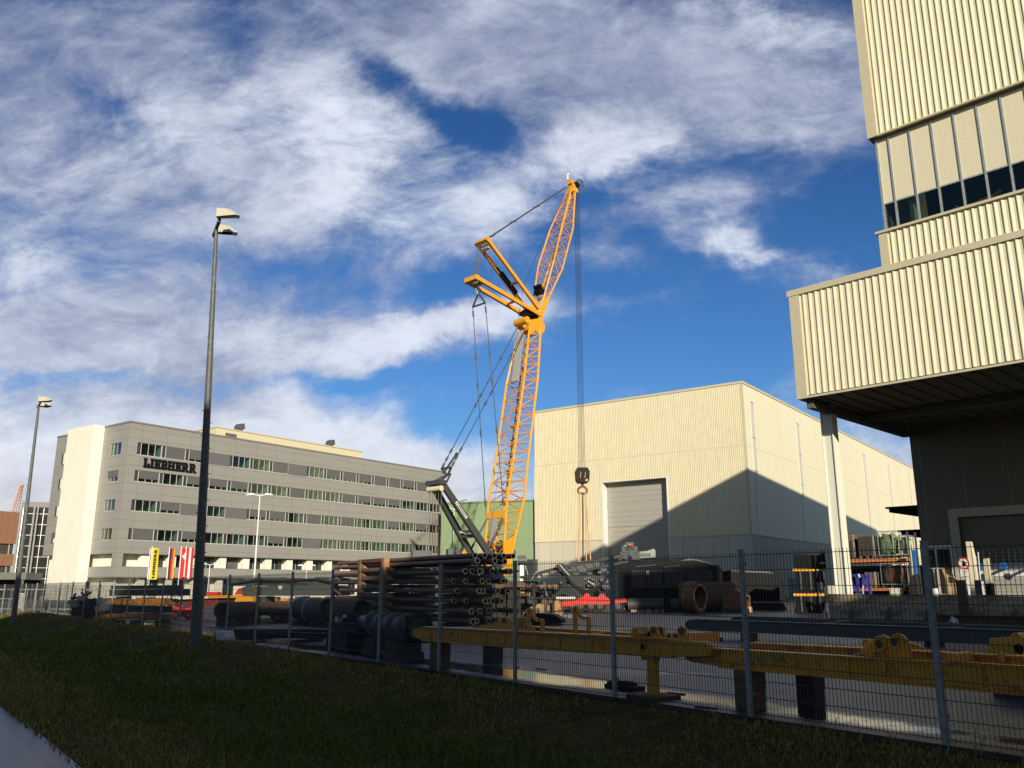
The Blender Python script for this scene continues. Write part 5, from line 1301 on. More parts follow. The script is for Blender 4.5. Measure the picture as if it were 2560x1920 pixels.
# --- yellow girder pair, right
def girder_right():
    O = G(1862, 1775) + FN * -.02; r, O = holder('girder_pair', 'long worn yellow twin girder with two round eye humps, at the right', 'girder', 0, 0, RB, O=O)
    L = Lot(r, O, RB)
    near = [(1711, 1637), (1713, 1627), (1719, 1622.5), (1728, 1621), (1871, 1627.5), (2120, 1645), (2560, 1671), (2760, 1684), (2760, 1752), (2560, 1727), (2038, 1692), (1797, 1666), (1725, 1655), (1714, 1647)]
    L.slab('near_beam', near, 0, .12, M['yellowold'], bevel=.008)
    mb = MB(); p, q = L.p(1740, 1621.5), L.p(2760, 1684); mb.beam((p.x, .07, p.z + .012), (q.x, .07, q.z + .012), .20, .022)
    p, q = L.p(1800, 1666), L.p(2760, 1752); mb.beam((p.x, .07, p.z - .008), (q.x, .07, q.z - .008), .20, .022)
    for px in (1798, 2120, 2450): p = L.p(px, 1660); z1 = L.p(px, 1621.5 + (px - 1740) * .0613).z; mb.box(p.x, p.x + .02, -.026, -.001, z1 - .225, z1)
    mb.build('flange', M['yellowold'], r)
    far = [(1850, 1612), (1905, 1607), (2560, 1643), (2760, 1654), (2760, 1700), (2560, 1690), (1850, 1640)]
    L.slab('far_beam', far, .58, .12, M['yellowold'])
    mb = MB(); p, q = L.p(1880, 1609, .6), L.p(2760, 1654, .6); mb.beam((p.x, .63, p.z + .008), (q.x, .63, q.z + .008), .18, .02); mb.build('flange', M['yellowold'], r)
    for px in (1760, 1960, 2350): mb = MB(); p = L.p(px, 1652); mb.box(p.x, p.x + .12, .125, .57, p.z - .05, p.z + .08); mb.build('cross_member', M['yellowold'], r)
    k = MB(); c = L.p(1722, 1638); k.use(M['midgrey']); k.tube((c.x, -.004, c.z), (c.x, -.001, c.z), .045, 14); k.use(M['yellowold']); k.ring_plate((c.x, -.02, c.z), X_, Z_, Y_, .068, .046, .019, 16); k.build('end_eye', None, r)
    hump = [(2105, 1643), (2142, 1633), (2160, 1622), (2176, 1612), (2181, 1600), (2190, 1591), (2203, 1587), (2213, 1590), (2221, 1596), (2229, 1588), (2240, 1584), (2253, 1587), (2262, 1595), (2270, 1606), (2300, 1614), (2305, 1620), (2298, 1625), (2272, 1622), (2274, 1652), (2105, 1650)]
    o = L.slab('hump_plate', hump, .16, .06, M['yellowold'], bevel=.006)
    for px, py, rad in ((2201, 1611, .085), (2238, 1606, .075)):
        c = L.p(px, py, .16); k = MB(); k.use(M['yellowold']); k.ring_plate((c.x, .125, c.z), X_, Z_, Y_, rad, rad * .62, .034, 20); k.use(M['midgrey']); k.tube((c.x, .152, c.z), (c.x, .158, c.z), rad * .6, 16); k.build('eye', None, o)
    c = L.p(2165, 1608, .4); k = MB(); k.ring_plate((c.x, .4, c.z), X_, Z_, Y_, .055, .03, .06, 16); k.box(c.x - .05, c.x + .05, .41, .45, c.z - .2, c.z - .05); k.build('small_eye', M['yellowold'], r)
    for px, py in ((1856, 1641), (2208, 1668), (2445, 1650)):
        c = L.p(px, py); k = MB(); y_ = -.05 if px < 2400 else .5; k.prism([(0, 0), (.05, .02), (.06, .12), (-.02, .12)], (c.x, y_, c.z - .06), X_, Z_, Y_, .049); k.build('bracket', M['yellowold'], r)
    return L
girder_right()
block('brown timber block stack under the left end of the right yellow girder', 1862, 1776, RB, .30, .3, .52, M['timber'], 'timber blocks under the girders')
block('nearly black timber block stack under the middle of the right yellow girder', 2016, 1772, RB, .27, .28, .48, M['darktimber'], 'timber blocks under the girders')
def yellow_lump():
    O = G(2500, 1760, .0) + Vector((-.6, 2.1, 0)); r, O = holder('bearing_block', 'bright yellow steel bearing block with a round bore, at the right edge of the frame', 'bearing block', 0, 0, RB, O=O)
    L = Lot(r, O, RB)
    o = L.slab('block', [(2472, 1596), (2500, 1594), (2524, 1592), (2530, 1583), (2540, 1582), (2550, 1586), (2556, 1594), (2640, 1598), (2640, 1650), (2500, 1638), (2494, 1630), (2474, 1632)], 0, .5, M['yellowold'], bevel=.012)
    c = L.p(2550, 1622); k = MB(); k.use(M['yellowold']); k.ring_plate((c.x, -.06, c.z), X_, Z_, Y_, .12, .075, .058, 20); k.use(M['black']); k.tube((c.x, -.008, c.z), (c.x, -.002, c.z), .074, 16); k.build('bore', None, r)
    k = MB(); k.box(c.x - .5, c.x + .9, .05, .45, 0, L.p(2520, 1640).z); k.build('pedestal', M['darktimber'], r)
yellow_lump()
# small things on the wet ground by the fence
def low_things():
    O = G(1545, 1722); r, O = holder('rubber_mat', 'dark folded rubber mat lying on the wet ground behind a fence post', 'mat', 0, 0, RB, O=O)
    mb = MB(); mb.box(-.34, .34, 0, .3, 0, .05); mb.box(-.30, .2, .03, .26, .05, .095); mb.box(-.05, .18, .05, .2, .095, .12); mb.build('layer', M['rubber'], r, bevel=.012)
    for i, (px, py) in enumerate(((1352, 1674), (1690, 1735), (1765, 1771))):
        O = G(px, py); r, O = holder('loose_slat', ['thin dark slat on the wet ground left of the rubber mat', 'thin dark slat on the ground right of the yellow foot plate', 'dark slat lying at the foot of the fence near the right girder'][i], 'slat', 0, 0, RB + .2 * i, O=O, group='slats on the wet ground')
        mb = MB(); mb.box(-.16, .16, -.02, .02, 0, .018); mb.build('slat', M['darktimber'], r)
low_things()

# --- grey girder pair further back
def girder_grey():
    r, O = holder('girder_pair', 'long grey green twin girder on low blocks in front of the stained barrier', 'girder', 1865, 1601, RB)
    L = Lot(r, O, RB)
    near = [(1711, 1563), (1713, 1555), (1720, 1550), (1730, 1549), (1840, 1553), (2100, 1563), (2330, 1571), (2560, 1579), (2760, 1586), (2760, 1625), (2560, 1613), (2330, 1603), (2040, 1590), (1850, 1580), (1760, 1576), (1718, 1573)]
    L.slab('near_beam', near, 0, .22, M['greengrey'], bevel=.015)
    k = MB(); c = L.p(1722, 1562); k.use(M['midgrey']); k.tube((c.x, -.006, c.z), (c.x, -.002, c.z), .08, 14); k.use(M['greengrey']); k.ring_plate((c.x, -.03, c.z), X_, Z_, Y_, .13, .082, .028, 16); k.build('end_eye', None, r)
    far = [(1826, 1549), (1832, 1543), (1845, 1541), (2100, 1550), (2560, 1566), (2760, 1573), (2760, 1592), (2560, 1585), (1840, 1556)]
    L.slab('far_beam', far, 1.5, .2, M['greengrey'], bevel=.015)
    for px in (2020, 2330, 2600): mb = MB(); p = L.p(px, 1580); mb.box(p.x, p.x + .2, .23, 1.49, p.z - .08, p.z + .10); mb.build('cross_member', M['greengrey'], r)
    mb = MB(); p0, p1 = L.p(2030, 1566), L.p(2130, 1556, 1.5); mb.beam((p0.x, .22, p0.z), (p1.x, 1.5, p1.z), .08, .14)
    mb.build('cross_member', M['greengrey'], r)
    mb = MB(); p, q = L.p(1740, 1549.5), L.p(2760, 1586); mb.beam((p.x, .1, p.z + .012), (q.x, .1, q.z + .012), .30, .024); mb.build('flange', M['greengrey'], r)
    c = L.p(1772, 1580); k = MB(); k.prism([(-.16, .1), (.16, .1), (.05, -.1), (.05, -.25), (-.05, -.25), (-.05, -.1)], (c.x, .05, c.z), X_, Z_, Y_, .12); k.build('fork_support', M['midgrey'], r)
girder_grey()
block('dark block under the left end of the grey girder', 1772, 1604, RB, .5, .4, .12, M['darktimber'], 'blocks under the grey girder')
block('low brown timber block under the grey girder, behind the second fence post from the right', 1865, 1601, RB, .42, .35, .22, M['timber'], 'blocks under the grey girder')
block('low dark timber block under the grey girder, near its middle', 2330, 1618, RB, .42, .35, .20, M['darktimber'], 'blocks under the grey girder')

# --- stained concrete barrier
def barrier():
    O = G(2074, 1545); c = 1.22
    n = 8
    for i in range(n):
        p = Vector(O) + Vector((math.cos(TF), math.sin(TF), 0)) * (1.95 * i)
        r = thing('barrier_block', ['leftmost stained concrete barrier block beside the red and white post', 'second stained concrete barrier block from the left', 'third stained barrier block from the left, with a dark upright plate', 'fourth barrier block from the left, behind the right fence post', 'fifth barrier block from the left, behind the rusty post', 'sixth barrier block from the left', 'seventh barrier block from the left', 'eighth barrier block at the right edge'][i], 'concrete block', p, TF, 'concrete barrier blocks')
        mb = MB(); mb.prism([(0, 0), (1.93, 0), (1.93, c - .02), (0, c)], (0, 0, 0), X_, Z_, Y_, .55); mb.build('block', M['barrier'], r, bevel=.02)
        mb = MB(); mb.box(-.02, 1.90, -.06, .5, c + .002, c + .05); mb.build('top_plank', M['orange_rust'] if i % 3 else M['osb'], r)
barrier()
def rpole(px, pyt, pyb, Y, label, lean=0):
    b = at(px + lean, pyb, Y); t = at(px, pyt, Y); b.z = max(0, b.z) if abs(b.z) < .6 else b.z
    r = thing('ranging_pole', label, 'pole', b, 0, 'red and white poles'); d = t - b
    for i in range(6):
        mb = MB(); mb.tube(d * (i / 6), d * ((i + 1) / 6), .05, 8); mb.build('band', M['red'] if i % 2 == 0 else M['white_paint'], r)
rpole(1235.5, 1453, 1560, 39.0, 'thin leaning red and white pole in front of the pipe stack', 9)
rpole(2058.5, 1427, 1549, 44.5, 'thick red and white pole at the left end of the concrete barrier', 9)
def rusty_right():
    O = G(2342, 1562); r, O = holder('steel_beam', 'rusty steel I-beam lying before the concrete barrier at the right', 'steel beam', 0, 0, TF, O=O)
    mb = MB(); mb.box(0, 7, 0, .35, 0, .05); mb.box(0, 7, .14, .21, .051, .40); mb.box(0, 7, 0, .35, .401, .45); mb.build('i_beam', M['rust'], r)
    mb = MB(); mb.prism([(.35, .1), (.75, -.0), (.7, .22), (.45, .35)], (0.2, -.02, .05), X_, Z_, Y_, .015); mb.build('paper_scrap', M['white_paint'], r)
    for px, pt, pb, m, nm, lab, w_ in ((2412, 1450, 1553, M['rust'], 'steel_post', 'rust red steel post standing against the barrier', .40), (2455, 1450, 1530, M['greengrey'], 'steel_post', 'grey steel post standing on the barrier right of the rusty post', .26)):
        O = G(px, 1556 if w_ > .3 else 1553); r, O = holder(nm, lab, 'post', 0, 0, TF, O=O, group='steel posts at the barrier'); t = onplane(O, TF, px, pt)
        mb = MB(); mb.box(-w_ / 2, w_ / 2, 0, .03, 0, t.z); mb.box(-w_ / 2, -w_ / 2 + .04, .031, .2, 0, t.z); mb.box(w_ / 2 - .04, w_ / 2, .031, .2, 0, t.z); mb.build('channel', m, r)
rusty_right()

# --- stuff under the jutting block
def under_block():
    RO = at(2112, 1480, 53); RO = Vector((RO.x, RO.y, 0))
    r, O = holder('pallet_rack', 'orange and grey pallet rack under the jutting block', 'rack', 0, 0, TF, O=RO); L = Lot(r, O, TF)
    L.slab('shelf_beam', [(2100, 1399), (2272, 1395), (2272, 1402), (2100, 1407)], 0, .12, M['orange']); L.slab('shelf_beam', [(2100, 1471), (2262, 1469), (2262, 1476), (2100, 1478)], 0, .12, M['orange'])
    z1 = L.p(2190, 1400).z; z0 = L.p(2190, 1473).z; xe = L.p(2272, 1400).x
    mb = MB(); mb.box(-.3, xe, 1.2, 1.32, z1 - .15, z1); mb.box(-.3, xe, 1.2, 1.32, z0 - .15, z0); mb.build('rear_beam', M['orange'], r)
    for x in (-.3, xe):
        mb = MB()
        for y in (.0, 1.2): mb.box(x - .05, x + .05, y + .13, y + .2, 0, z1 + 1.6)
        mb.beam((x, .2, .5), (x, 1.3, z1), .04); mb.build('upright', M['greengrey'], r)
    dk = MB(); dk.box(-.3, xe, .0, 1.25, z1 + .003, z1 + .03); dk.box(-.3, xe, .0, 1.25, z0 + .003, z0 + .03); dk.build('shelf', M['darktimber'], r)
    bk = MB(); bk.box(-.6, xe + .8, 1.6, 1.7, 0, z1 - .3); bk.build('rear_board', M['black'], r)
    def crate(name, label, cat, pts, m, y=.1, t=1.0, group=None, mesh=False, fill=None):
        ps = [L.p(a, b, y) for a, b in pts]; x0, x1 = min(p.x for p in ps), max(p.x for p in ps); za, zb = min(p.z for p in ps), max(p.z for p in ps)
        base = Vector(O) + Vector((math.cos(TF), math.sin(TF), 0)) * x0 + Vector((-math.sin(TF), math.cos(TF), 0)) * y; base.z = za
        q = thing(name, label, cat, base, TF, group); W_, H_ = x1 - x0, zb - za
        ft = MB()
        for x in (0.02, W_ / 2 - .07, W_ - .16): ft.box(x, x + .14, 0, t, 0, .12)
        ft.build('foot', M['timber'] if not mesh else M['greengrey'], q)
        if not mesh:
            bd = MB(); n = max(3, int((H_ - .12) / .2))
            for i in range(n): bd.box(0, W_, 0, t, .121 + (H_ - .13) * i / n, .121 + (H_ - .13) * (i + 1) / n - .008)
            bd.build('side_board', m, q, bevel=.006)
            cs = MB(); cs.box(W_ - .07, W_ + .012, -.012, .06, .13, H_); cs.build('corner_strip', M['galv'], q)
        else:
            fr = MB()
            for x in (0, W_ - .05):
                for y_ in (0, t - .05): fr.box(x, x + .05, y_, y_ + .05, .121, H_)
            for z in (.13, H_ - .04): fr.box(.051, W_ - .051, 0, .04, z, z + .04); fr.box(.051, W_ - .051, t - .04, t, z, z + .04); fr.box(0, .04, .051, t - .051, z, z + .04); fr.box(W_ - .04, W_, .051, t - .051, z, z + .04)
            fr.build('frame', M['alu'], q)
            ms = MB(); nx = max(6, int(W_ / .1))
            for i in range(1, nx): ms.box(W_ * i / nx - .004, W_ * i / nx + .004, .012, .02, .13, H_)
            for j in range(1, 9): z = .13 + (H_ - .13) * j / 9; ms.box(.05, W_ - .05, .02, .028, z - .004, z + .004)
            ms.build('wire_mesh', M['wire'], q)
            if fill:
                bm = bmesh.new(); bmesh.ops.create_icosphere(bm, subdivisions=3, radius=.5); rr = random.Random(len(label))
                me = bpy.data.meshes.new('sack')
                for v in bm.verts:
                    d = v.co.normalized(); f = 1 + .10 * math.sin(d.x * 7 + d.z * 5) + .06 * math.sin(d.y * 9 + d.x * 4)
                    sg = lambda a: math.copysign(abs(a) ** .55, a)
                    v.co = Vector((sg(d.x) * W_ * .44, sg(d.y) * t * .42, sg(d.z) * H_ * .40)) * f + Vector((W_ / 2, t / 2, .13 + H_ * .42))
                bm.to_mesh(me); bm.free(); me.materials.append(fill); me.polygons.foreach_set('use_smooth', [True] * len(me.polygons))
                s_ = bpy.data.objects.new('sack' if fill is M['mossy'] else 'scrap_heap', me); S.collection.objects.link(s_)
                s_.location = base; s_.rotation_euler = (0, 0, TF)
                tag(s_, 'green tarpaulin bundle inside a wire box on the top shelf' if 'left' in label else ('green tarpaulin bundle in the wire box at the right end of the top shelf' if fill is M['mossy'] else 'heap of brown scrap parts inside the wire box on the lower shelf'), 'bundle')
        return q
    crate('wooden_crate', 'dark wooden crate on the top shelf right beside the column', 'crate', [(2104, 1356), (2138, 1395)], M['darktimber'], group='wooden crates on the rack')
    crate('wooden_crate', 'small crate stacked on the crate beside the column', 'crate', [(2107, 1338), (2134, 1355)], M['timber'], group='wooden crates on the rack')
    crate('wooden_crate', 'big dark wooden crate in the middle of the top shelf', 'crate', [(2143, 1341), (2188, 1395)], M['darktimber'], group='wooden crates on the rack')
    crate('wooden_crate', 'open weathered crate on the lower shelf behind the blue frame', 'crate', [(2160, 1430), (2192, 1469)], M['timber'], group='wooden crates on the rack')
    crate('wire_box', 'wire mesh box with a green bundle on the top shelf, left of the other', 'wire box', [(2191, 1328), (2239, 1394)], None, mesh=True, fill=M['mossy'], group='wire boxes')
    crate('wire_box', 'wire mesh box with a green bundle at the right end of the top shelf', 'wire box', [(2244, 1338), (2272, 1392)], None, mesh=True, fill=M['mossy'], group='wire boxes')
    crate('wire_box', 'tall wire mesh box of brown scrap on the lower shelf', 'wire box', [(2198, 1408), (2258, 1467)], None, mesh=True, fill=M['rust'], group='wire boxes')
    crate('wire_box', 'wire mesh box on the ground in front of the glazed door', 'wire box', [(2316, 1420), (2354, 1492)], None, y=-1.5, mesh=True, fill=None, group='wire boxes')
    q, O2 = holder('blue_trestle', 'bright blue welded trestle frame leaning by the column foot', 'frame', 0, 0, TF, O=Vector(O) + Vector((.716, .698, 0)) * -1.2); K = Lot(q, O2, TF); mb = MB()
    for a, b in (((2116, 1438), (2176, 1440)), ((2118, 1441), (2147, 1486)), ((2142, 1440), (2147, 1484)), ((2160, 1440), (2157, 1486)), ((2168, 1441), (2177, 1486))): mb.beam(K.p(*a), K.p(*b), .15, .15, up=(0, 1, 0))
    mb.build('bar', M['blue'], q, bevel=.01); mb = MB(); mb.beam(K.p(2158, 1462, -.09), K.p(2157, 1486, -.09), .07, .02, up=(0, 1, 0)); mb.beam(K.p(2146, 1435, -.09), K.p(2150, 1444, -.09), .10, .03, up=(0, 1, 0)); mb.build('white_patch', M['white_paint'], q)
    def simple(name, label, cat, pts, y, t, m, parts=('body',), group=None, bev=.02):
        ps = [L.p(a, b, y) for a, b in pts]; cx = min(p.x for p in ps); bz = min(p.z for p in ps)
        base = Vector(O) + Vector((math.cos(TF), math.sin(TF), 0)) * cx + Vector((-math.sin(TF), math.cos(TF), 0)) * y; base.z = 0
        q = thing(name, label, cat, base, TF, group); mb = MB(); mb.prism([(p.x - cx, max(0, p.z) if p.z > bz + .01 else 0) for p in ps], (0, 0, 0), X_, Z_, Y_, t); mb.build(parts[0], m, q, bevel=bev); return q
    simple('grey_box', 'pale grey box standing before the lower shelf', 'box', [(2223, 1470), (2246, 1470), (2246, 1488), (2223, 1488)], -1.0, .6, M['lampbody'])
    q = simple('blue_post', 'tall bright blue steel post with a white top by the dark wall corner', 'post', [(2279, 1376), (2288, 1374), (2293, 1440), (2293, 1490), (2284, 1490), (2284, 1440)], -.8, .25, M['skyblue'])
    simple('cream_board', 'cream board leaning behind the blue post', 'board', [(2268, 1352), (2279, 1351), (2283, 1373), (2283, 1488), (2272, 1488)], .3, .06, M['cream'])
    simple('black_sack', 'black plastic sack slumped at the foot of the blue post', 'sack', [(2272, 1488), (2270, 1462), (2278, 1440), (2287, 1434), (2294, 1446), (2297, 1488)], -1.3, .5, M['rubber'], bev=.06)
    simple('chip_board', 'chipboard sheets leaning in front of the glazed door', 'board', [(2354, 1424), (2372, 1424), (2388, 1450), (2394, 1488), (2367, 1488), (2366, 1452)], -1.2, .25, M['osb'])
    simple('white_bin', 'small white box at the foot of the right fence post gap', 'box', [(2325, 1471), (2339, 1471), (2340, 1489), (2326, 1489)], -2.0, .4, M['white_paint'])
    simple('cream_slab', 'tall cream panel standing against the gate, beside the round sign', 'panel', [(2413, 1354), (2426, 1354), (2436, 1396), (2440, 1420), (2450, 1489), (2425, 1489)], -1.6, .3, M['cream'], group='cream panels by the gate')
    simple('cream_slab', 'shorter chipped cream panel right of the tall one', 'panel', [(2457, 1398), (2469, 1395), (2474, 1440), (2479, 1489), (2463, 1489)], -1.7, .3, M['cream_dark'], group='cream panels by the gate')
    simple('dark_bin', 'dark open box behind the grey post', 'box', [(2464, 1459), (2478, 1458), (2480, 1488), (2464, 1488)], -1.9, .5, M['black'])
    # round prohibition sign on a white plate fixed to the gate frame
    base = L.p(2409, 1408, -1.75); w0 = Vector(O) + Vector((math.cos(TF), math.sin(TF), 0)) * base.x + Vector((-math.sin(TF), math.cos(TF), 0)) * -1.75; w0.z = 0
    q = thing('prohibition_sign', 'round red-ringed no-entry hand sign with a white plate below on a slim post', 'sign', w0, TF); z = base.z; k = .30
    mb = MB(); mb.tube((0, .04, 0), (0, .04, z + k), .03, 8); mb.build('post', M['galv'], q)
    mb = MB(); mb.tube((0, -.0, z), (0, .02, z), k, 24); d = mb.build('disc', M['white_paint'], q)
    mb = MB(); mb.ring_plate((0, -.012, z), X_, Z_, Y_, k, k * .80, .01, 28); mb.beam((-k * .58, -.007, z + k * .50), (k * .58, -.007, z - k * .50), .035, .01, up=(0, 1, 0)); mb.build('red_ring', M['red'], d)
    mb = MB(); mb.prism([(-.07, -.13), (.06, -.13), (.10, -.02), (.16, .05), (.13, .08), (.07, .02), (.06, .10), (.03, .10), (.02, .03), (.01, .15), (-.02, .15), (-.02, .03), (-.04, .12), (-.07, .12), (-.06, .0), (-.10, -.02)], (.02, -.018, z), X_, Z_, Y_, .004); mb.build('hand_symbol', M['letters'], d)
    mb = MB(); mb.box(-.22, .22, 0, .015, z - k - .38, z - k - .04); pl = mb.build('plate', M['white_paint'], q)
    mb = MB()
    for i in range(3): mb.box(-.12, .12 - .05 * i, -.004, 0, z - k - .14 - .08 * i, z - k - .115 - .08 * i)
    mb.build('text_line', M['midgrey'], pl)
    ld = MB(); bs = L.p(2420, 1380, -.6)
    q = thing('ladder', 'white ladder standing against the gate frame beside the round sign', 'ladder', Vector(O) + Vector((math.cos(TF), math.sin(TF), 0)) * bs.x + Vector((-math.sin(TF), math.cos(TF), 0)) * -.6, TF)
    for x in (0, .36): ld.beam((x, 0, 0), (x, .5, bs.z), .05, .04)
    for i in range(11): t = (i + .6) / 11.5; ld.beam((0, .5 * t, bs.z * t), (.36, .5 * t, bs.z * t), .03, .03)
    ld.build('rail', M['white_paint'], q)
under_block()
# ------------------------------------------------------------------ pipe stacks
def pipe_stack():
    RP = math.atan2(-0.837, 0.547)
    O = Vector((-9.0, 43.6, 0)); L = Lot(None, O, RP); rng = random.Random(11)
    zs = [0.28 + 0.366 * k for k in range(7)]
    # timber racks that carry the layers
    for (pa, pb, lab, mm) in ((906, 972, 'ladder-like timber rack at the near side of the big pipe stack', 0), (1098, 1128, 'timber rack under the right-hand ends of the big pipe stack', 1)):
        a = L.p(pa, 1500).x; b = L.p(pb, 1500).x
        o = Vector(O) + Vector((math.cos(RP), math.sin(RP), 0)) * a
        r = thing('timber_rack', lab, 'rack', o, RP, 'timber racks of the pipe stack'); w_ = b - a
        if mm == 0:
            for x, m in ((0, M['timber']), (w_ - .26, M['timber_warm'])):
                mb = MB(); mb.box(x, x + .26, -.30, -.02, 0, zs[-1] + .42); mb.build('upright', m, r, bevel=.01)
            for k in range(7):
                mb = MB(); mb.box(.265, w_ - .265, -.24, -.06, zs[k] - .17, zs[k] + .01); mb.build('rung', M['timber'], r, bevel=.01)
                mb = MB(); mb.prism([(w_ - .02, zs[k] - .18), (w_ + .62, zs[k] - .18), (w_ + .36, zs[k] - .02), (w_ - .02, zs[k] + .03)], (0, -.20, 0), X_, Z_, Y_, .16); mb.build('wedge', M['timber_warm'] if k % 2 else M['timber'], r)
                mb = MB(); mb.prism([(.27, zs[k] + .012), (.55, zs[k] + .012), (.27, zs[k] + .2)], (0, -.20, 0), X_, Z_, Y_, .16); mb.build('wedge', M['timber_warm'], r)
            mb = MB(); mb.box(.262, w_ - .262, -.26, -.04, zs[-1] + .26, zs[-1] + .41); mb.build('cap', M['rust'], r)
        for k in range(7):
            for x in ((0, w_ - .2) if mm == 0 else (.1,)):
                mb = MB(); mb.box(x, x + .2, -.01, 2.3, zs[k] - .16, zs[k]); mb.build('cross_timber', M['timber'], r)
    n = 0; rad = .108
    proto = None
    for k in range(7):
        cols = 9 if k < 6 else 7
        for row in range(2 if k < 6 else 1):
            for i in range(cols):
                y = .10 + i * .235 + rng.uniform(-.01, .01); z = zs[k] + rad + .004 + row * .0
                if row == 1: continue
                xa = rng.uniform(-.5, .5) + (.3 if k in (1, 3) else 0); xb = 12.9 + rng.uniform(-.9, .9) - (0.5 if k == 4 else 0) + (.5 if k == 6 else 0)
                base = Vector(O) + Vector((math.cos(RP), math.sin(RP), 0)) * xa + Vector((-math.sin(RP), math.cos(RP), 0)) * y; base.z = z
                r = thing('drill_pipe', 'brown steel drill pipe with a bare collar, lying in the big stack behind the fence', 'pipe', base, RP, 'drill pipes of the big stack')
                ln = xb - xa; mb = MB(); mb.pipe((0, 0, 0), (ln - .30, 0, 0), rad * .86, rad * .7, 10); mb.build('pipe', M['rust'] if (i + k) % 4 == 0 else M['pipe'], r, smooth=True)
                mb = MB(); mb.pipe((ln - .30, 0, 0), (ln - .03, 0, 0), rad, rad * .66, 12); mb.build('collar', M['pipe'], r, smooth=True)
                mb = MB(); mb.pipe((ln - .03, 0, 0), (ln + .02, 0, 0), rad * 1.10, rad * .70, 12); mb.build('end_ring', M['pipe_end'], r, smooth=True)
    # loose pipes on top, sticking out
    for i in range(5):
        base = Vector(O) + Vector((math.cos(RP), math.sin(RP), 0)) * (-.2 + .3 * i) + Vector((-math.sin(RP), math.cos(RP), 0)) * (.3 + .4 * i); base.z = zs[-1] + rad * 3.02
        r = thing('drill_pipe', 'long dark pipe lying loose on top of the big pipe stack', 'pipe', base, RP, 'loose pipes on top of the stack')
        mb = MB(); mb.pipe((0, 0, 0), (13.6 - i * .25, 0, 0), rad * .9, rad * .7, 12); mb.build('pipe', M['pipe'], r, smooth=True)
        mb = MB(); mb.pipe((13.6 - i * .25, 0, 0), (13.64 - i * .25, 0, 0), rad, rad * .7, 12); mb.build('end_ring', M['pipe_end'], r, smooth=True)
    mb = MB(); mb.box(0, 12.6, 0, .12, 0, .12)
    # second, lower stack to the right
    O2 = at(1178, 1520, 50); O2.z = 0; L2 = Lot(None, O2, R(-28)); xe = L2.p(1362, 1500).x
    z1 = L2.p(1300, 1467).z; z2 = L2.p(1300, 1487).z
    for z, nn, xo in ((z1, 8, 0.0), (z2, 8, -.9)):
        for i in range(nn):
            ln = xe + xo - rng.uniform(0, .5); base = Vector(O2) + Vector((-math.sin(R(-28)), math.cos(R(-28)), 0)) * (i * .27); base.z = z
            r = thing('drill_pipe', 'short dark pipe with a pale end ring in the low stack beside the drilling rig', 'pipe', base, R(-28), 'pipes of the low stack')
            mb = MB(); mb.pipe((0, 0, 0), (ln, 0, 0), .115, .09, 12); mb.build('pipe', M['pipe'], r, smooth=True); mb = MB(); mb.pipe((ln, 0, 0), (ln + .05, 0, 0), .125, .092, 12); mb.build('end_ring', M['pipe_end'], r, smooth=True)
    for px in (1195, 1270, 1340):
        x = L2.p(px, 1500).x; o = Vector(O2) + Vector((math.cos(R(-28)), math.sin(R(-28)), 0)) * x
        r = thing('steel_trestle', {1195: 'left steel trestle of the low pipe stack', 1270: 'middle steel trestle of the low pipe stack', 1340: 'right steel trestle of the low pipe stack'}[px], 'trestle', o, R(-28), 'trestles of the low pipe stack'); mb = MB()
        for z in (z1, z2): mb.box(-.08, .08, -.2, 2.2, z - .25, z - .13)
        mb.box(-.06, .06, -.3, -.2, 0, z1 + .2); mb.box(-.06, .06, 2.2, 2.3, 0, z1 + .2); mb.box(-.3, .3, -.35, 2.35, 0, .08); mb.build('frame', M['darkgrey'], r)
        for i in range(3):
            mb = MB(); mb.box(-.1 + .01 * i, .14, -.15 + i * .5, .2 + i * .5, .09, .5 + .2 * i); mb.build('packing', M['osb'] if i == 1 else M['timber'], r)
    # big crib timbers between
    for i, (px, py) in enumerate(((1192, 1462), (1250, 1455), (1180, 1487))):
        c = at(px, py, 47 + i); r = thing('timber_beam', ['broad brown timber lying high between the two pipe stacks', 'broad brown plank by the upper end of the red and white pole', 'brown timber at the right end of the big pipe stack'][i], 'timber', (c.x, c.y, 0), R(-35), 'timbers by the pipe stacks')
        mb = MB(); mb.prism([(-.9, c.z - .28), (1.0, c.z - .28), (.8, c.z), (-.4, c.z + .12)], (0, 0, 0), X_, Z_, Y_, 1.2); mb.build('plank', M['timber'], r); mb = MB(); mb.box(-.8, -.5, .2, 1.0, 0, c.z - .285); mb.box(.4, .7, .2, 1.0, 0, c.z - .285); mb.build('support', M['darktimber'], r)
pipe_stack()
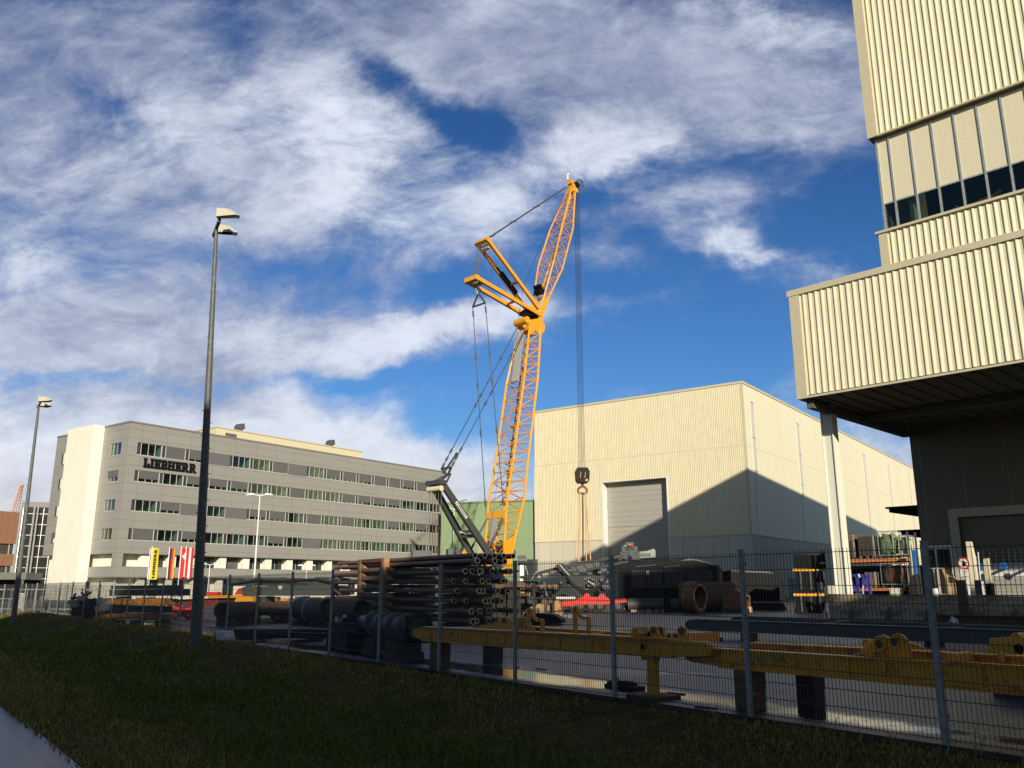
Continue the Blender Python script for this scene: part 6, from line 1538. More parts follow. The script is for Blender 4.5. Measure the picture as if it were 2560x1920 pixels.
def tan_girder():
    O = G(1355, 1540, 0); r, O = holder('ochre_girder', 'sunlit ochre steel girder with raised ends in front of the low pipe stack', 'girder', 0, 0, R(-12), O=O); L = Lot(r, O, R(-12))
    L.slab('beam', [(1252, 1517), (1302, 1513), (1308, 1507), (1330, 1510), (1375, 1509), (1392, 1501), (1400, 1508), (1402, 1526), (1385, 1528), (1252, 1525)], 0, .7, mat('ochre_paint', (.52, .28, .10), .6, var=.2, stain=(.25, .13, .06), stain_amt=.3), bevel=.02)
    mb = MB()
    for px in (1315, 1390): p = L.p(px, 1528); mb.box(p.x - .35, p.x + .35, .1, .7, 0, p.z - .003)
    mb.build('block', M['timber_warm'], r)
    O2 = G(1345, 1562); r = thing('black_bucket', 'low black sheet-steel bucket lying on the asphalt before the ochre girder', 'bucket', O2, R(-12)); K = Lot(r, O2, R(-12))
    K.slab('body', [(1300, 1545), (1345, 1533), (1385, 1537), (1403, 1548), (1405, 1559), (1325, 1562)], 0, 1.2, M['black'], bevel=.04)
    K.slab('lip', [(1298, 1546), (1346, 1531), (1350, 1533), (1302, 1550)], -.06, .05, M['midgrey'])
    O3 = G(1424, 1545); r = thing('chain', 'short heap of pale chain links by the black bucket', 'chain', O3, R(-12)); mb = MB()
    for i in range(9): mb.ring_plate((-1.3 + i * .26, .05 * (i % 3), .09), X_, (Z_ if i % 2 else Y_), (Y_ if i % 2 else Z_), .10, .06, .05, 10)
    mb.build('link', M['galv'], r)['kind'] = 'stuff'
tan_girder()

# ------------------------------------------------------------------ drilling rig with its mast lowered
def rig():
    O = G(1600, 1527); RO_ = R(-6); r, O = holder('drilling_rig', 'dark grey drilling rig on crawlers with its mast lying forward over the red trailer', 'drilling rig', 0, 0, RO_, O=O); L = Lot(r, O, RO_)
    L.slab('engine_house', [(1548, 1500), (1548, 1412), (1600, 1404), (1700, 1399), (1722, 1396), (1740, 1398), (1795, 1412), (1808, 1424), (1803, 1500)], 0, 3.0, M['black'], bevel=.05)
    k = MB()
    for (a, b, c, d) in ((1580, 1425, 1612, 1470), (1618, 1425, 1655, 1470), (1662, 1425, 1712, 1470), (1718, 1425, 1780, 1470)):
        p, q = L.p(a, d), L.p(c, b); k.box(p.x, q.x, -.04, -.001, p.z, q.z)
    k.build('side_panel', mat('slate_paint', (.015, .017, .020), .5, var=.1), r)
    k = MB(); L.add(k, [(1722, 1396), (1740, 1398), (1795, 1412), (1790, 1414), (1738, 1401), (1700, 1402)], -.07, .06); k.build('roof_edge', M['midgrey'], r)
    k = MB(); p, q = L.p(1616, 1437), L.p(1622, 1427); k.box(p.x, q.x, -.05, -.041, p.z, q.z); k.build('sticker', M['hub'], r)
    k = MB(); 
    for a, b in (((1590, 1417), (1640, 1412)), ((1660, 1418), (1700, 1414)), ((1725, 1419), (1765, 1424))): k.beam(L.p(a[0], a[1], -.06), L.p(b[0], b[1], -.06), .05, .04)
    k.build('hand_rail', M['midgrey'], r)
    for i, y in enumerate((0.1, 2.2)):
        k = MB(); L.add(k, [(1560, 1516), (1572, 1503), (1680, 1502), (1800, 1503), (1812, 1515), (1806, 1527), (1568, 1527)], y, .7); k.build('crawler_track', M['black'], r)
    k = MB(); L.add(k, [(1300, 1441), (1340, 1431), (1395, 1416), (1520, 1393), (1575, 1383), (1575, 1389), (1520, 1399), (1398, 1424), (1342, 1438), (1300, 1447)], .3, .25); L.add(k, [(1300, 1453), (1345, 1446), (1400, 1434), (1520, 1411), (1570, 1401), (1570, 1406), (1520, 1417), (1402, 1440), (1345, 1452), (1300, 1458)], .3, .25)
    for t in np.linspace(0, 1, 13):
        a = L.p(1305 + 262 * t, 1442 - 56 * t, .42); b = L.p(1305 + 262 * min(1, t + .04), 1455 - 51 * t, .42); k.beam(a, b, .10, .14)
    mast = k.build('mast', mat('black_green_paint', (.028, .031, .030), .5, var=.15), r)
    k = MB(); L.add(k, [(1388, 1413), (1400, 1409), (1412, 1410), (1432, 1440), (1448, 1466), (1438, 1470), (1420, 1448), (1400, 1424), (1388, 1420)], -.1, .3); k.build('mast_knee', MATS['black_green_paint'], mast, bevel=.03)
    k = MB(); L.add(k, [(1428, 1452), (1436, 1438), (1478, 1438), (1496, 1432), (1510, 1440), (1512, 1480), (1440, 1478)], .5, 1.2); k.build('rotary_head', MATS['black_green_paint'], r, bevel=.05)
    k = MB(); rng = random.Random(4)
    for i in range(26):
        px, py = rng.uniform(1395, 1525), rng.uniform(1420, 1478); p = L.p(px, py, .35); s_ = rng.uniform(.10, .28); k.box(p.x - s_, p.x + s_, .0 + .02 * i, .48, p.z - s_ * .5, p.z + s_ * .5)
    k.build('valve_block', M['midgrey'], r)['kind'] = 'stuff'
    for i in range(4):
        k = MB(); pts = []
        for t in np.linspace(0, 1, 16):
            px = 1412 + 118 * t; py = 1424 + (56 + i * 3) * math.sin(math.pi * (t * .92 + .04)) ** .9 - 8 * t; pts.append(L.p(px, py, -.15 - .06 * i))
        k.path(pts, .05, 6); k.build('hose', M['rubber'], r, smooth=True)
    for (pts_, m) in (([(1328, 1449), (1342, 1429), (1345, 1431)], M['alu']), ([(1360, 1455), (1364, 1470), (1367, 1490)], M['alu']), ([(1326, 1452), (1330, 1466)], M['alu']), ([(1470, 1452), (1486, 1462)], M['hub']), ([(1399, 1412), (1424, 1440)], M['hub'])):
        k = MB(); k.path([L.p(a, b, -.2) for a, b in pts_], .045, 6); k.build('hydraulic_rod', m, r)
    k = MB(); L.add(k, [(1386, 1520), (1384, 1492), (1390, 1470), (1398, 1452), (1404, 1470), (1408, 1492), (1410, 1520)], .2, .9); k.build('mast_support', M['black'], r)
    # tip: winch cluster and pale grey drum box
    k = MB()
    for (a, b, s_) in ((1564, 1374, .28), (1574, 1366, .30), (1582, 1378, .34), (1560, 1388, .25), (1590, 1390, .3)): p = L.p(a, b, .5); k.box(p.x - s_, p.x + s_, .3, 1.0, p.z - s_, p.z + s_)
    k.beam(L.p(1550, 1400, .4), L.p(1562, 1368, .4), .10, .10); k.build('winch_cluster', M['darkgrey'], mast)
    k = MB(); p = L.p(1563, 1367, .28); k.box(p.x - .1, p.x + .1, .2, .28, p.z, p.z + .12); k.build('green_lamp_cap', mat('green_cap', (.05, .35, .12), .5), mast)
    k = MB(); p = L.p(1575, 1364, .28); k.box(p.x - .16, p.x + .16, .2, .28, p.z, p.z + .12); k.build('red_lamp_cap', M['red'], mast)
    k = MB(); L.add(k, [(1586, 1380), (1618, 1377), (1634, 1371), (1639, 1376), (1639, 1394), (1590, 1397)], .5, .9); k.build('drum_box', mat('sage_grey_paint', (.27, .29, .24), .5, var=.15), mast, bevel=.04)
    k = MB()
    for i in range(4): p = L.p(1596 + i * 9, 1387, .49); k.tube((p.x, .46, p.z), (p.x, .499, p.z), .13, 12)
    k.build('drum_bolt', M['midgrey'], mast)
rig()
def trailer_red():
    O = G(1470, 1531); r, O = holder('red_trailer', 'bright red low-loader chassis under the drilling rig mast', 'trailer', 0, 0, R(-6), O=O); L = Lot(r, O, R(-6))
    L.slab('chassis', [(1405, 1504), (1438, 1501), (1448, 1495), (1456, 1492), (1519, 1493), (1524, 1500), (1566, 1497), (1566, 1506), (1520, 1512), (1440, 1512), (1428, 1516), (1405, 1516)], 0, 2.2, M['red'], bevel=.03)
    k = MB()
    for a, b, s_ in ((1466, 1489, .2), (1504, 1490, .22)): p = L.p(a, b, .2); k.prism([(-s_, -.25), (s_ * 1.4, -.25), (s_, .1), (-s_ * .2, .16), (-s_ * .8, .02)], (p.x, .2, p.z), X_, Z_, Y_, .5)
    k.build('bracket', M['red'], r)
    for px in (1436, 1452, 1478, 1500, 1545):
        k = MB(); p = L.p(px, 1519, .1); k.use(M['rubber']); k.tube((p.x, .05, .42), (p.x, .45, .42), .42, 18); k.use(M['darkgrey']); k.tube((p.x, .02, .42), (p.x, .049, .42), .2, 12); k.build('wheel', None, r)
    k = MB(); p, q = L.p(1390, 1497, .3), L.p(1438, 1492, .3); k.box(p.x, q.x, .3, .9, q.z - .15, q.z); k.build('cylinder_rail', M['hub'], r)
    k = MB(); p, q = L.p(1405, 1520, .2), L.p(1566, 1524, .2); k.box(p.x, q.x, .5, 1.8, .45, .7); k.build('axle_beam', M['black'], r)
    O = G(1620, 1530); r, O = holder('hose_drum', 'grey green ribbed cylinder lying on timber between the red trailer and the rusty ring', 'drum', 0, 0, R(-8), O=O); L = Lot(r, O, R(-8))
    a, b = L.p(1570, 1512), L.p(1663, 1512); rr = abs(L.p(1600, 1496).z - L.p(1600, 1527).z) / 2; zc = L.p(1600, 1512).z
    k = MB(); k.tube((a.x, rr, zc), (b.x, rr, zc), rr, 20); o = k.build('cylinder', M['greengrey'], r, smooth=True)
    for i in range(6):
        k = MB(); x = a.x + (b.x - a.x) * (i + .5) / 6; k.ring_plate((x, rr, zc), Y_, Z_, X_, rr * 1.07, rr * .99, .08, 20); k.build('rib', M['greengrey'], o)
    for i in range(5):
        k = MB(); x = a.x + (b.x - a.x) * (i + .4) / 5; k.box(x, x + .4, .1, 2 * rr, 0, zc - rr * .8); k.build('timber_wedge', M['timber_warm'] if i % 2 else M['osb'], r)
    k = MB(); a2 = L.p(1676, 1512); b2 = L.p(1697, 1512); k.tube((a2.x, rr, zc), (b2.x, rr, zc), rr, 18); k.build('cylinder_end', M['greengrey'], r, smooth=True)
    k = MB(); p, q = L.p(1661, 1530), L.p(1675, 1493); k.box(p.x, q.x, -.1, 1.4, 0, q.z); k.build('stand', M['black'], r)
trailer_red()
def rusty_things():
    O = G(1742, 1533); ax = Vector((.72, -.69, 0)).normalized(); c = at(1741, 1499, O.y); rad = .98 * (G(1742, 1533).y / 55)
    r = thing('steel_ring', 'short fat rusty steel casing with a dark round bore, open towards the right', 'casing', (c.x, c.y, 0), math.atan2(ax.y, ax.x)); zc = rad
    k = MB(); k.pipe((-.55, .0, zc), (.25, 0, zc), rad, rad * .80, 28); k.build('casing', M['orange_rust'], r, smooth=True)
    k = MB(); k.pipe((.251, 0, zc), (.33, 0, zc), rad * .82, rad * .70, 28); k.build('rim', M['pipe_end'], r, smooth=True)
    k = MB(); k.tube((-.5, 0, zc), (-.48, 0, zc), rad * .79, 24); k.build('end_plate', M['black'], r)
    k = MB(); k.prism([(-.2, .22), (-.13, -.02), (-.06, .22), (-.09, .22), (-.13, .08), (-.17, .22)], (-.2, -rad * 1.0, zc), X_, Z_, Y_, .02); k.build('chalk_mark', mat('pale_chalk', (.35, .45, .5), .8), r)
    O2 = at(1790, 1500, O.y + 3.5); r = thing('steel_ring', 'long rusty steel casing lying behind the short fat one', 'casing', (O2.x, O2.y, 0), R(-18)); k = MB(); k.pipe((-2.4, 0, 1.0), (1.4, 0, 1.0), 1.0, .86, 26); k.build('casing', M['rust'], r, smooth=True)
    for i, (px, lab, w_) in enumerate(((1800, 'orange brown gabled steel block, left of the two', .9), (1838, 'orange brown gabled steel block right of its twin, behind the fence post', 1.6))):
        O3 = G(px, 1528 + i * 3); r = thing('gabled_block', lab, 'counterweight', O3, R(-22), 'gabled blocks beside the rusty casing'); k = MB(); k.prism([(-w_ / 2, .25), (w_ / 2, .25), (w_ / 2, 1.05), (w_ * .1, 1.45), (-w_ / 2, 1.15)], (0, 0, 0), X_, Z_, Y_, 2.2); k.build('block', M['orange_rust'], r, bevel=.03); k = MB(); k.box(-w_ / 2 - .1, w_ / 2 + .1, -.05, .4, 0, .245); k.box(-w_ / 2 - .1, w_ / 2 + .1, 1.6, 2.1, 0, .245); k.build('sleeper', M['darktimber'], r)
    O3 = G(1872, 1531); r = thing('timber_offcut', 'small pale timber offcut on the asphalt at the corner of the gabled block', 'timber', O3, R(-15)); k = MB(); k.box(-.22, .22, 0, .4, 0, .36); k.box(-.25, -.02, .05, .35, .362, .42); k.build('offcut', M['osb'], r, bevel=.02)
    O = G(1880, 1528); r, O = holder('covered_machine', 'low black covered machine behind the gabled blocks, with a sloping hood', 'machine', 0, 0, R(-10), O=Vector(O) + Vector((.6, 3.5, 0))); L = Lot(r, O, R(-10))
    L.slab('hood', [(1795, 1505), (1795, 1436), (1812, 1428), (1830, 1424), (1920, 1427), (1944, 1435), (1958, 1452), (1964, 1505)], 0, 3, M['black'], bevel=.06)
    k = MB(); L.add(k, [(1815, 1429), (1830, 1425.5), (1920, 1428.5), (1938, 1434), (1925, 1433), (1830, 1430)], -.05, .04); k.build('hood_edge', M['midgrey'], r)
    L.slab('track', [(1795, 1527), (1800, 1508), (1960, 1508), (1968, 1527)], .1, 2.6, M['rubber'], bevel=.05)
    # stacked steel skips with yellow rims
    O = G(2015, 1540); O = Vector(O) + Vector((.8, 6.0, 0))
    for i, (pts, ylw, lab) in enumerate((([(1990, 1482), (1990, 1428), (2062, 1424), (2062, 1480)], (1428, 1421), 'upper dark steel skip with a yellow rim left of the cream column'), ([(1985, 1538), (1992, 1490), (2062, 1487), (2062, 1538)], (1490, 1483), 'lower dark steel skip with a yellow rim left of the cream column'))):
        r, _ = holder('steel_skip', lab, 'skip', 0, 0, R(-20), O=O, group='steel skips beside the column'); L = Lot(r, O, R(-20)); L.slab('body', pts, 0, 2.2, M['black'], bevel=.03)
        k = MB(); p, q = L.p(pts[1][0] - 8, ylw[0]), L.p(2064, ylw[0] - 3); k.box(p.x, q.x, -.10, 2.3, p.z + .002, p.z + .16); k.build('rim', M['yellowold'], r)
        k = MB()
        for t in (.2, .5, .8): x = p.x + (q.x - p.x) * t; k.box(x, x + .12, -.08, -.001, L.p(2000, pts[0][1]).z + .2, p.z)
        k.build('stiffener', M['darkgrey'], r)
    r, _ = holder('machine_deck', 'dark machine with a rounded top standing on the upper skip', 'machine', 0, 0, R(-20), O=O); L = Lot(r, O, R(-20)); L.slab('body', [(1985, 1420), (1985, 1387), (2048, 1388), (2052, 1378), (2058, 1376), (2062, 1384), (2064, 1420)], .1, 1.8, M['black'], bevel=.04); k = MB(); p, q = L.p(2050, 1410), L.p(2062, 1405); k.box(p.x, q.x, .06, .09, p.z, q.z); k.build('light', M['hub'], r)
rusty_things()

# ------------------------------------------------------------------ left of the mast: beams, red lifting platform, mobile drilling mast, pipes
def left_lot():
    rot = R(-14)
    O = at(340, 1500, 41); O.z = 0
    def S_(name, label, cat, parts, group=None, o=None):
        r, oo = holder(name, label, cat, 0, 0, rot, O=o if o is not None else O, group=group); L = Lot(r, oo, rot)
        for nm, pts, y, t, m in parts: L.slab(nm, pts, y, t, m, bevel=.02)
        return r, L
    S_('steel_girder', 'black steel girder on top of the left beam pile', 'girder', [('beam', [(277, 1464), (433, 1463), (434, 1472), (277, 1473)], .3, .8, M['black'])], 'girders of the left beam pile')
    S_('steel_girder', 'longer black steel girder second from the top of the left beam pile', 'girder', [('beam', [(273, 1474), (437, 1472), (438, 1489), (273, 1490)], 0, 1.2, M['black'])], 'girders of the left beam pile')
    S_('spacer_block', 'dark spacer block between the black and the upper yellow girder', 'block', [('block', [(290, 1491), (302, 1491), (302, 1497), (290, 1497)], .2, .8, M['darktimber'])])
    r, L = S_('steel_girder', 'upper worn yellow girder in the left beam pile', 'girder', [('beam', [(268, 1498), (335, 1498), (345, 1494), (352, 1494), (356, 1498), (374, 1496), (410, 1498), (410, 1513), (268, 1511)], 0, 1.1, M['yellow_shaded'])], 'girders of the left beam pile')
    S_('machine_part', 'dark machine part wedged in the left beam pile between two yellow girders', 'machine part', [('body', [(273, 1530), (276, 1514), (352, 1515), (398, 1518), (400, 1533), (360, 1531)], .1, 1.0, M['black'])])
    S_('steel_girder', 'lower worn yellow girder in the left beam pile', 'girder', [('beam', [(229, 1545), (262, 1536), (272, 1534), (362, 1534), (372, 1536), (408, 1535), (408, 1550), (364, 1551), (340, 1547), (232, 1549)], 0, 1.1, M['yellow_shaded'])], 'girders of the left beam pile')
    for i, px in enumerate((282, 330, 395)): S_('support_block', ['dark support block under the left of the beam pile', 'brown support post under the middle of the beam pile', 'support block under the right end of the beam pile'][i], 'block', [('block', [(px - 8, 1551), (px + 8, 1551), (px + 8, 1600), (px - 8, 1600)], .2, .7, M['darktimber'] if i != 1 else M['timber'])], 'blocks under the beam pile')
    # pile of scrap machine parts farther left
    o = at(215, 1500, 48); o.z = 0; r, L = S_('scrap_pile', 'pile of dark machine parts with pale bits, left of the beam pile', 'scrap', [('heap', [(175, 1545), (178, 1522), (195, 1505), (205, 1498), (232, 1496), (246, 1500), (250, 1548)], 0, 2.0, M['black'])], o=o)
    rng = random.Random(8); k = MB()
    for i in range(22):
        px, py = rng.uniform(180, 262), rng.uniform(1486, 1525); p = L.p(px, py, -.1); a = rng.uniform(0, 3.1); ln = rng.uniform(.2, .6); d = Vector((math.cos(a), 0, math.sin(a) * .5)) * ln; k.beam(p - d, p + d, .08, .1)
    k.build('bent_bar', M['darkgrey'], r)['kind'] = 'stuff'
    k = MB()
    for px, py in ((184, 1506), (190, 1512), (205, 1496), (254, 1503), (262, 1510), (250, 1522), (268, 1520)): p = L.p(px, py, -.2); k.box(p.x - .25, p.x + .2, -.3, -.15, p.z - .12, p.z + .14)
    k.build('pale_part', M['alu'], r)['kind'] = 'stuff'
    # inner fence behind
    o = G(120, 1532); r = thing('inner_fence', 'low pale bar fence inside the yard, seen through the mesh fence at the left', 'fence', o, R(4)); k = MB()
    for x in np.arange(-6, 9, .5): k.box(x, x + .05, 0, .05, 0, 1.6)
    k.box(-6, 9, -.03, -.001, 1.45, 1.52); k.box(-6, 9, -.03, -.001, .2, .27); k.build('bars', M['alu'], r)
    # red lifting platform
    o = at(470, 1500, 45); o.z = 0; r, L = S_('scissor_lift', 'long dark red platform with crossed red arms beneath, left of the near mast', 'lift', [('deck', [(411, 1505), (545, 1499), (545, 1516), (411, 1513)], 0, 1.6, M['darkred']), ('deck_edge', [(408, 1500), (545, 1495), (546, 1499), (408, 1505)], -.05, 1.7, M['black']), ('base', [(415, 1562), (420, 1552), (540, 1550), (545, 1560)], 0, 1.6, M['black'])], o=o)
    k = MB()
    for a, b in (((420, 1518), (482, 1550)), ((425, 1550), (484, 1518)), ((470, 1550), (500, 1522)), ((440, 1516), (505, 1546))): k.beam(L.p(*a, .2), L.p(*b, .2), .16, .2, up=(0, 1, 0))
    k.build('scissor_arm', M['red'], r)
    # sunlit yellow frame behind the drilling mast
    o = at(600, 1500, 56); o.z = 0; r, L = S_('yellow_frame', 'sunlit yellow chassis frame behind the dark drilling mast', 'chassis', [('beam', [(520, 1489), (620, 1488), (632, 1494), (632, 1504), (545, 1507), (520, 1500)], 0, .9, M['yellow']), ('bracket', [(654, 1497), (662, 1493), (684, 1492), (684, 1503), (656, 1504)], 0, .9, M['yellow']), ('bracket', [(698, 1502), (704, 1496), (706, 1500), (716, 1500), (716, 1503)], 0, .9, M['yellow']), ('bracket', [(768, 1493), (788, 1492), (788, 1502), (768, 1502)], 0, .9, M['yellow']), ('bracket', [(746, 1494), (750, 1494), (750, 1502), (744, 1502)], 0, .9, M['yellow']), ('sill', [(520, 1508), (800, 1506), (800, 1512), (520, 1514)], .2, .7, M['black'])], o=o)
    k = MB(); p = L.p(600, 1487); k.prism([(-.5, 0), (.5, 0), (.3, .35), (-.2, .4)], (p.x, .1, p.z), X_, Z_, Y_, .4); q = L.p(530, 1486); k.box(q.x - .5, q.x + .3, .1, .6, q.z - .1, q.z + .15); k.build('red_cover', M['red'], r)
    k = MB()
    for px in (540, 640, 760): p = L.p(px, 1512); k.box(p.x - .2, p.x + .2, .3, .7, 0, p.z)
    k.build('leg', M['black'], r)
    # mobile drilling mast, dark grey, horizontal
    o = at(700, 1500, 46); o.z = 0; r, L = S_('transport_mast', 'long dark grey drilling mast lying horizontally on its transport frame', 'drilling mast', [('main_beam', [(602, 1470), (612, 1466), (840, 1463), (850, 1468), (850, 1489), (606, 1490)], 0, 1.3, M['greengrey']), ('upper_rail', [(568, 1461), (574, 1457), (690, 1455), (820, 1457), (830, 1460), (830, 1464), (570, 1465)], .2, .8, M['darkgrey'])], o=o)
    rng = random.Random(2)
    for i in range(9):
        px = rng.uniform(585, 820); k = MB(); p = L.p(px, 1453 - rng.uniform(-4, 4), .3); w_ = rng.uniform(.3, 1.0); k.box(p.x - w_, p.x + w_, .2, .9, p.z - .16, p.z + .14); k.tube((p.x + w_, .3, p.z), (p.x + w_ + .6, .3, p.z), .09, 8); k.build('cylinder', M['midgrey'] if i % 3 else M['darkgrey'], r)
    k = MB(); k.path([L.p(a, b, .1) for a, b in ((574, 1461), (640, 1450), (700, 1452), (790, 1448), (826, 1456))], .07, 6); k.build('hose', M['rubber'], r)
    k = MB(); p, q = L.p(697, 1473), L.p(705, 1464); k.box(p.x, q.x, -.03, -.001, p.z, q.z); k.build('white_label', M['hub'], r)
    k = MB(); p = L.p(639, 1476); k.box(p.x - .05, p.x + .05, -.06, -.001, p.z - .05, p.z + .06); k.build('red_reflector', M['red'], r)
    for px in (655, 745, 820):
        k = MB(); L.add(k, [(px - 8, 1491), (px + 8, 1491), (px + 10, 1540), (px + 14, 1546), (px - 14, 1546), (px - 10, 1540)], .1, 1.0); k.build('support_leg', M['greengrey'], r)
    L.slab('lower_beam', [(560, 1547), (850, 1544), (850, 1556), (560, 1560)], .2, .8, M['black'])
    # flat trailer with pale hubs
    o = at(660, 1540, 42); o.z = 0; r, L = S_('flat_trailer', 'black flat trailer with pale wheel hubs under the drilling mast', 'trailer', [('bed', [(560, 1516), (760, 1512), (760, 1522), (560, 1526)], .2, 1.6, M['black'])], o=o)
    for px in (608, 695):
        p = L.p(px, 1532); k = MB(); k.use(M['rubber']); zc = max(.45, p.z); k.tube((p.x, .0, zc), (p.x, .35, zc), .46, 20); w_ = k.build('wheel', None, r); k = MB(); k.tube((p.x, -.06, zc), (p.x, -.001, zc), .27, 16); k.build('hub', M['hub'], w_)
    # pipes
    def bigpipe(label, a, b, Y0, Y1, rad, m, wall=.05):
        p, q = at(*a, Y0), at(*b, Y1); p.z = max(p.z, rad); q.z = max(q.z, rad) if abs(q.z - p.z) > .4 else p.z
        d = q - p; r = thing('steel_pipe', label, 'pipe', (p.x, p.y, 0), math.atan2(d.y, d.x), 'big pipes left of the stack'); ln = math.hypot(d.x, d.y); k = MB(); k.pipe((0, 0, p.z), (ln, 0, q.z), rad, rad - wall, 22); k.build('pipe', m, r, smooth=True)
        if p.z > rad * 1.2:
            k = MB(); k.box(.3, .7, -rad, rad, 0, p.z - rad * .95); k.box(ln - .7, ln - .3, -rad, rad, 0, q.z - rad * .95); k.build('cradle', M['darktimber'], r)
        return r, ln, p, q
    bigpipe('red brown rusty pipe with its open end beside the near mast', (553, 1527), (625, 1524), 37.5, 40, .36, M['rust'])
    bigpipe('dark pipe behind the red brown one, under the drilling mast', (612, 1523), (745, 1519), 41, 42, .30, M['pipe'])
    r, ln, p, q = bigpipe('thick grey brown pipe with a white band, left of the pipe stack', (752, 1523), (822, 1526), 40, 38, .52, mat('grey_rust', (.07, .064, .058), .6, var=.25, stain=(.14, .07, .04), stain_amt=.3))
    k = MB(); k.ring_plate((ln * .42, 0, p.z), Y_, Z_, X_, .535, .521, .07, 22); k.build('white_band', M['hub'], r)
    bigpipe('short rusty pipe just left of the timber rack', (826, 1526), (905, 1528), 38.5, 37, .50, M['rust'])
    # front row right behind the fence: white cabinet, orange timbers, dark lattice, auger
    o = G(548, 1610); r = thing('white_cabinet', 'white tank box with a black striped side on the wet ground beside the near mast', 'tank', o, R(-20)); K = Lot(r, o, R(-20))
    K.slab('body', [(537, 1578), (560, 1577), (564, 1594), (563, 1611), (534, 1611), (534, 1594)], 0, .45, mat('white_plastic', (.55, .57, .62), .4), bevel=.03)
    k = MB()
    for j in range(7): p = K.p(535, 1582 + j * 4, -.01); k.box(p.x - .0, p.x + .055, -.014, -.004, p.z - .02, p.z + .014)
    k.build('black_stripe', M['rubber'], r)
    for i, (px, py, pw, ph, m, lab) in enumerate(((592, 1614, 17, 11, M['orange_rust'], 'orange brown timber block right of the white tank box'), (612, 1607, 24, 5, M['rust'], 'flat rusty plate behind the orange brown timber block'))):
        o = G(px, py); r = thing('timber_block', lab, 'block', o, R(-25)); K = Lot(r, o, R(-25)); K.slab('block', [(px - pw, py), (px + pw, py), (px + pw, py - ph), (px - pw, py - ph)], 0, .5, m, bevel=.02)
    o = G(700, 1606); rt = RB + R(14); r = thing('steel_lattice', 'low black lattice frame lying along the fence between the near mast and the auger', 'frame', o, rt); K = Lot(r, o, rt)
    K.slab('side_beam', [(560, 1582), (720, 1580), (900, 1588), (905, 1600), (720, 1596), (560, 1597)], 0, .12, M['black']); K.slab('side_beam', [(560, 1572), (900, 1574), (900, 1584), (560, 1582)], 1.1, .12, M['black'])
    k = MB(); xa, xb = K.p(565, 1585).x, K.p(900, 1590).x; zz = K.p(720, 1588).z
    for t in np.linspace(0, 1, 11): x = xa + (xb - xa) * t; k.box(x, x + .1, .13, 1.09, zz - .06, zz + .06)
    k.build('cross_bar', M['black'], r)
    k = MB()
    for t in (.1, .5, .9): x = xa + (xb - xa) * t; k.box(x, x + .25, .0, 1.2, 0, zz - .14)
    k.build('foot', M['darktimber'], r)
    # auger
    A_, B_ = at(925, 1594, 22.5), at(1046, 1600, 19.5); z = .72; d = Vector((B_.x - A_.x, B_.y - A_.y, 0)); ln = d.length
    r = thing('auger', 'grey steel auger with helical flights lying before the pipe stack', 'auger', (A_.x, A_.y, 0), math.atan2(d.y, d.x)); k = MB(); k.tube((0, 0, z), (ln, 0, z), .24, 20); k.build('core', M['midgrey'], r, smooth=True)
    k = MB(); vs = []; n = 90; turns = 4.0
    for i in range(n + 1):
        t = i / n; a = t * turns * 2 * math.pi
        for rr in (.235, .34): vs.append((.15 + (ln - .3) * t, rr * math.cos(a), z + rr * math.sin(a)))
        for rr in (.34, .235): vs.append((.19 + (ln - .3) * t, rr * math.cos(a), z + rr * math.sin(a)))
    fs = []
    for i in range(n):
        for j in range(4): fs.append((i * 4 + j, i * 4 + (j + 1) % 4, (i + 1) * 4 + (j + 1) % 4, (i + 1) * 4 + j))
    k.add(vs, fs); k.build('flight', M['greengrey'], r)
    k = MB(); k.tube((-.5, 0, z), (0, 0, z), .2, 16); k.tube((-.9, .0, z + .05), (-.5, 0, z), .12, 12); k.build('drive_end', M['darkgrey'], r, smooth=True)
    k = MB(); k.box(ln - .03, ln, -.33, .33, z - .3, z + .3); k.build('end_plate', M['black'], r)
    for i, t in enumerate((.25, .72)):
        c = Vector((A_.x, A_.y, 0)) + d * t; q = thing('support_block', ['dark block under the left end of the auger', 'dark block under the right end of the auger'][i], 'block', c, math.atan2(d.y, d.x), 'blocks under the auger'); k = MB(); k.box(-.45, .45, -.35, .35, 0, .2); k.box(-.4, .4, -.3, .3, .202, .41); k.build('block', M['darktimber'], q, bevel=.01)
    c = Vector((A_.x, A_.y, 0)) + d * .02 + Vector((-1.0, .8, 0)); q = thing('drilling_tool', 'black drilling head with shiny bits, left of the auger', 'drill head', c, math.atan2(d.y, d.x)); k = MB(); k.prism([(-1.2, 0), (.9, 0), (.8, .5), (.3, .7), (.1, 1.0), (-.3, .9), (-.6, .55), (-1.2, .4)], (0, 0, 0), X_, Z_, Y_, .7); k.build('body', M['black'], q, bevel=.04); k = MB(); k.box(-.3, .05, -.03, 0, .72, .86); k.beam((.3, -.02, .75), (.6, -.02, .9), .08, .08); k.build('bit', M['alu'], q)
    # background cars/containers glimpsed behind
    for i, (px0, px1, pt, pb, Y_c, lab) in enumerate(((1030, 1079, 1375, 1420, 116, 'pair of dark grey counterweight slabs before the office block, left of the ropes'), (1119, 1172, 1371, 1420, 118, 'stack of dark grey counterweight slabs in front of the green hall'))):
        a, b = at(px0, pb, Y_c), at(px1, pt, Y_c); r = thing('counterweight_stack', lab, 'counterweights', (a.x, a.y, 0), R(12), 'counterweight stacks by the crane'); h = b.z; n = 5
        for j in range(n): k = MB(); k.box(.05 * (j % 2), b.x - a.x, 0, 2.2, h * j / n + .01, h * (j + 1) / n - .03); k.build('slab', M['midgrey'] if j % 2 else M['darkgrey'], r, bevel=.05)
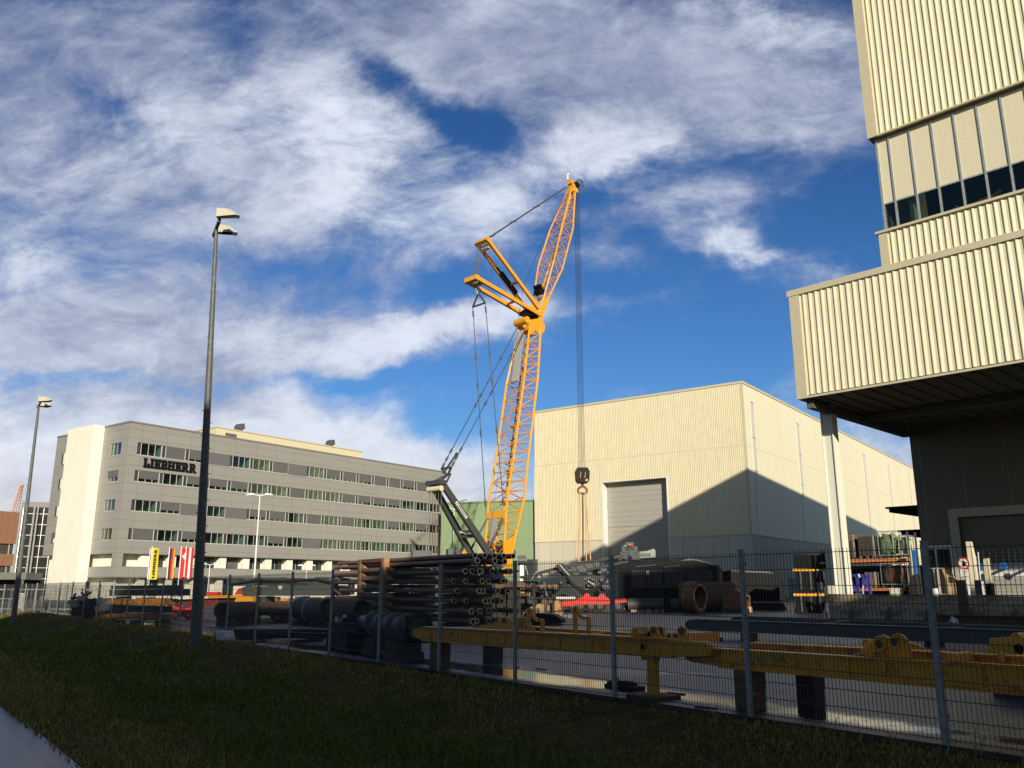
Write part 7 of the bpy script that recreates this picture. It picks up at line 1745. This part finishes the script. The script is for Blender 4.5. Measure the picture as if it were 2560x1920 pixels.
    # small machine mast behind the fence right of the crane
    c = at(1305, 1440, 70); t = at(1305, 1388, 70); r = thing('small_winch_mast', 'small silvery winch mast standing between the crane and the cream hall', 'mast', (c.x, c.y, 0), 0); k = MB(); k.beam((0, 0, 0), (0, 0, t.z - .8), .5, .4, w2=.3, h2=.3); k.tube((-.5, 0, t.z - 1.6), (-.15, 0, t.z - .7), .07, 6); k.tube((.5, 0, t.z - 1.7), (.2, 0, t.z - .6), .07, 6); k.build('post', M['alu'], r); k = MB(); k.tube((-.35, 0, t.z - .45), (.35, 0, t.z - .45), .35, 12); k.box(-.3, .3, -.25, .25, t.z - .35, t.z); k.build('winch', M['darkgrey'], r)
left_lot()

# dark lattice sections and machine parts lying between the pipe stack and the rig
def lattice_lot():
    for (px0, px1, py0, py1, Y_c, rot, lab) in ((1185, 1330, 1478, 1455, 60, R(-16), 'black lattice boom section lying between the low pipe stack and the rig'), (1345, 1420, 1492, 1476, 63, R(-8), 'short black lattice section behind the red trailer')):
        O = at(px0, py0, Y_c); O.z = 0; r = thing('lattice_section', lab, 'lattice section', O, rot, 'black lattice sections'); K = Lot(r, O, rot)
        a, b = K.p(px0, py0), K.p(px1, py0); zt = K.p(px0, py1).z; zb = max(.3, a.z); n = 8; k = MB(); c = MB()
        for y in (0, 1.5):
            for z in (zb, zt): k.tube((0, y, z), (b.x, y, z), .06, 6)
            for i in range(n):
                x0, x1 = b.x * i / n, b.x * (i + 1) / n; c.tube((x0, y, zb if i % 2 else zt), (x1, y, zt if i % 2 else zb), .035, 5)
        for i in range(n + 1):
            x = b.x * i / n
            for z in (zb, zt): c.tube((x, 0, z), (x, 1.5, z), .035, 5)
        k.build('chord', M['black'], r); o = c.build('lacing', M['black'], r); o['kind'] = 'stuff'
        for x in (.3, b.x - .5): f = MB(); f.box(x, x + .3, -.1, 1.6, 0, zb - .07); f.build('block', M['timber'], r)
    rng = random.Random(21)
    for i, (px, py, Y_c, lab) in enumerate(((1215, 1492, 55, 'dark hydraulic unit with pale pipes left of the ochre girder'), (1290, 1500, 57, 'dark gearbox with pale flanges above the ochre girder'), (1418, 1478, 62, 'dark winch unit under the knee of the rig mast'))):
        O = at(px, py, Y_c); O.z = 0; r = thing('machine_unit', lab, 'machine part', O, R(-10 - 9 * i), 'machine units by the rig'); k = MB(); h = max(.9, CAM_H + ray(px, py - 18)[1] * Y_c)
        k.prism([(-1.1, 0), (1.1, 0), (1.1, h * .55), (.6, h * .8), (.1, h), (-.5, h * .9), (-1.1, h * .5)], (0, 0, 0), X_, Z_, Y_, 1.3); k.build('housing', M['darkgrey'], r, bevel=.05)
        for j in range(3):
            f = MB(); x = -.8 + .75 * j; z = h * (.25 + .15 * (j % 2)); f.tube((x, -.09, z), (x, -.001, z), .16 + .05 * (j % 2), 14); f.build('flange', M['midgrey'] if j % 2 else M['alu'], r)
        f = MB(); f.path([(-.9, -.12, h * .5), (-.2, -.16, h * .62), (.5, -.14, h * .45), (.95, -.1, h * .2)], .045, 6); f.build('hose', M['rubber'], r)
lattice_lot()
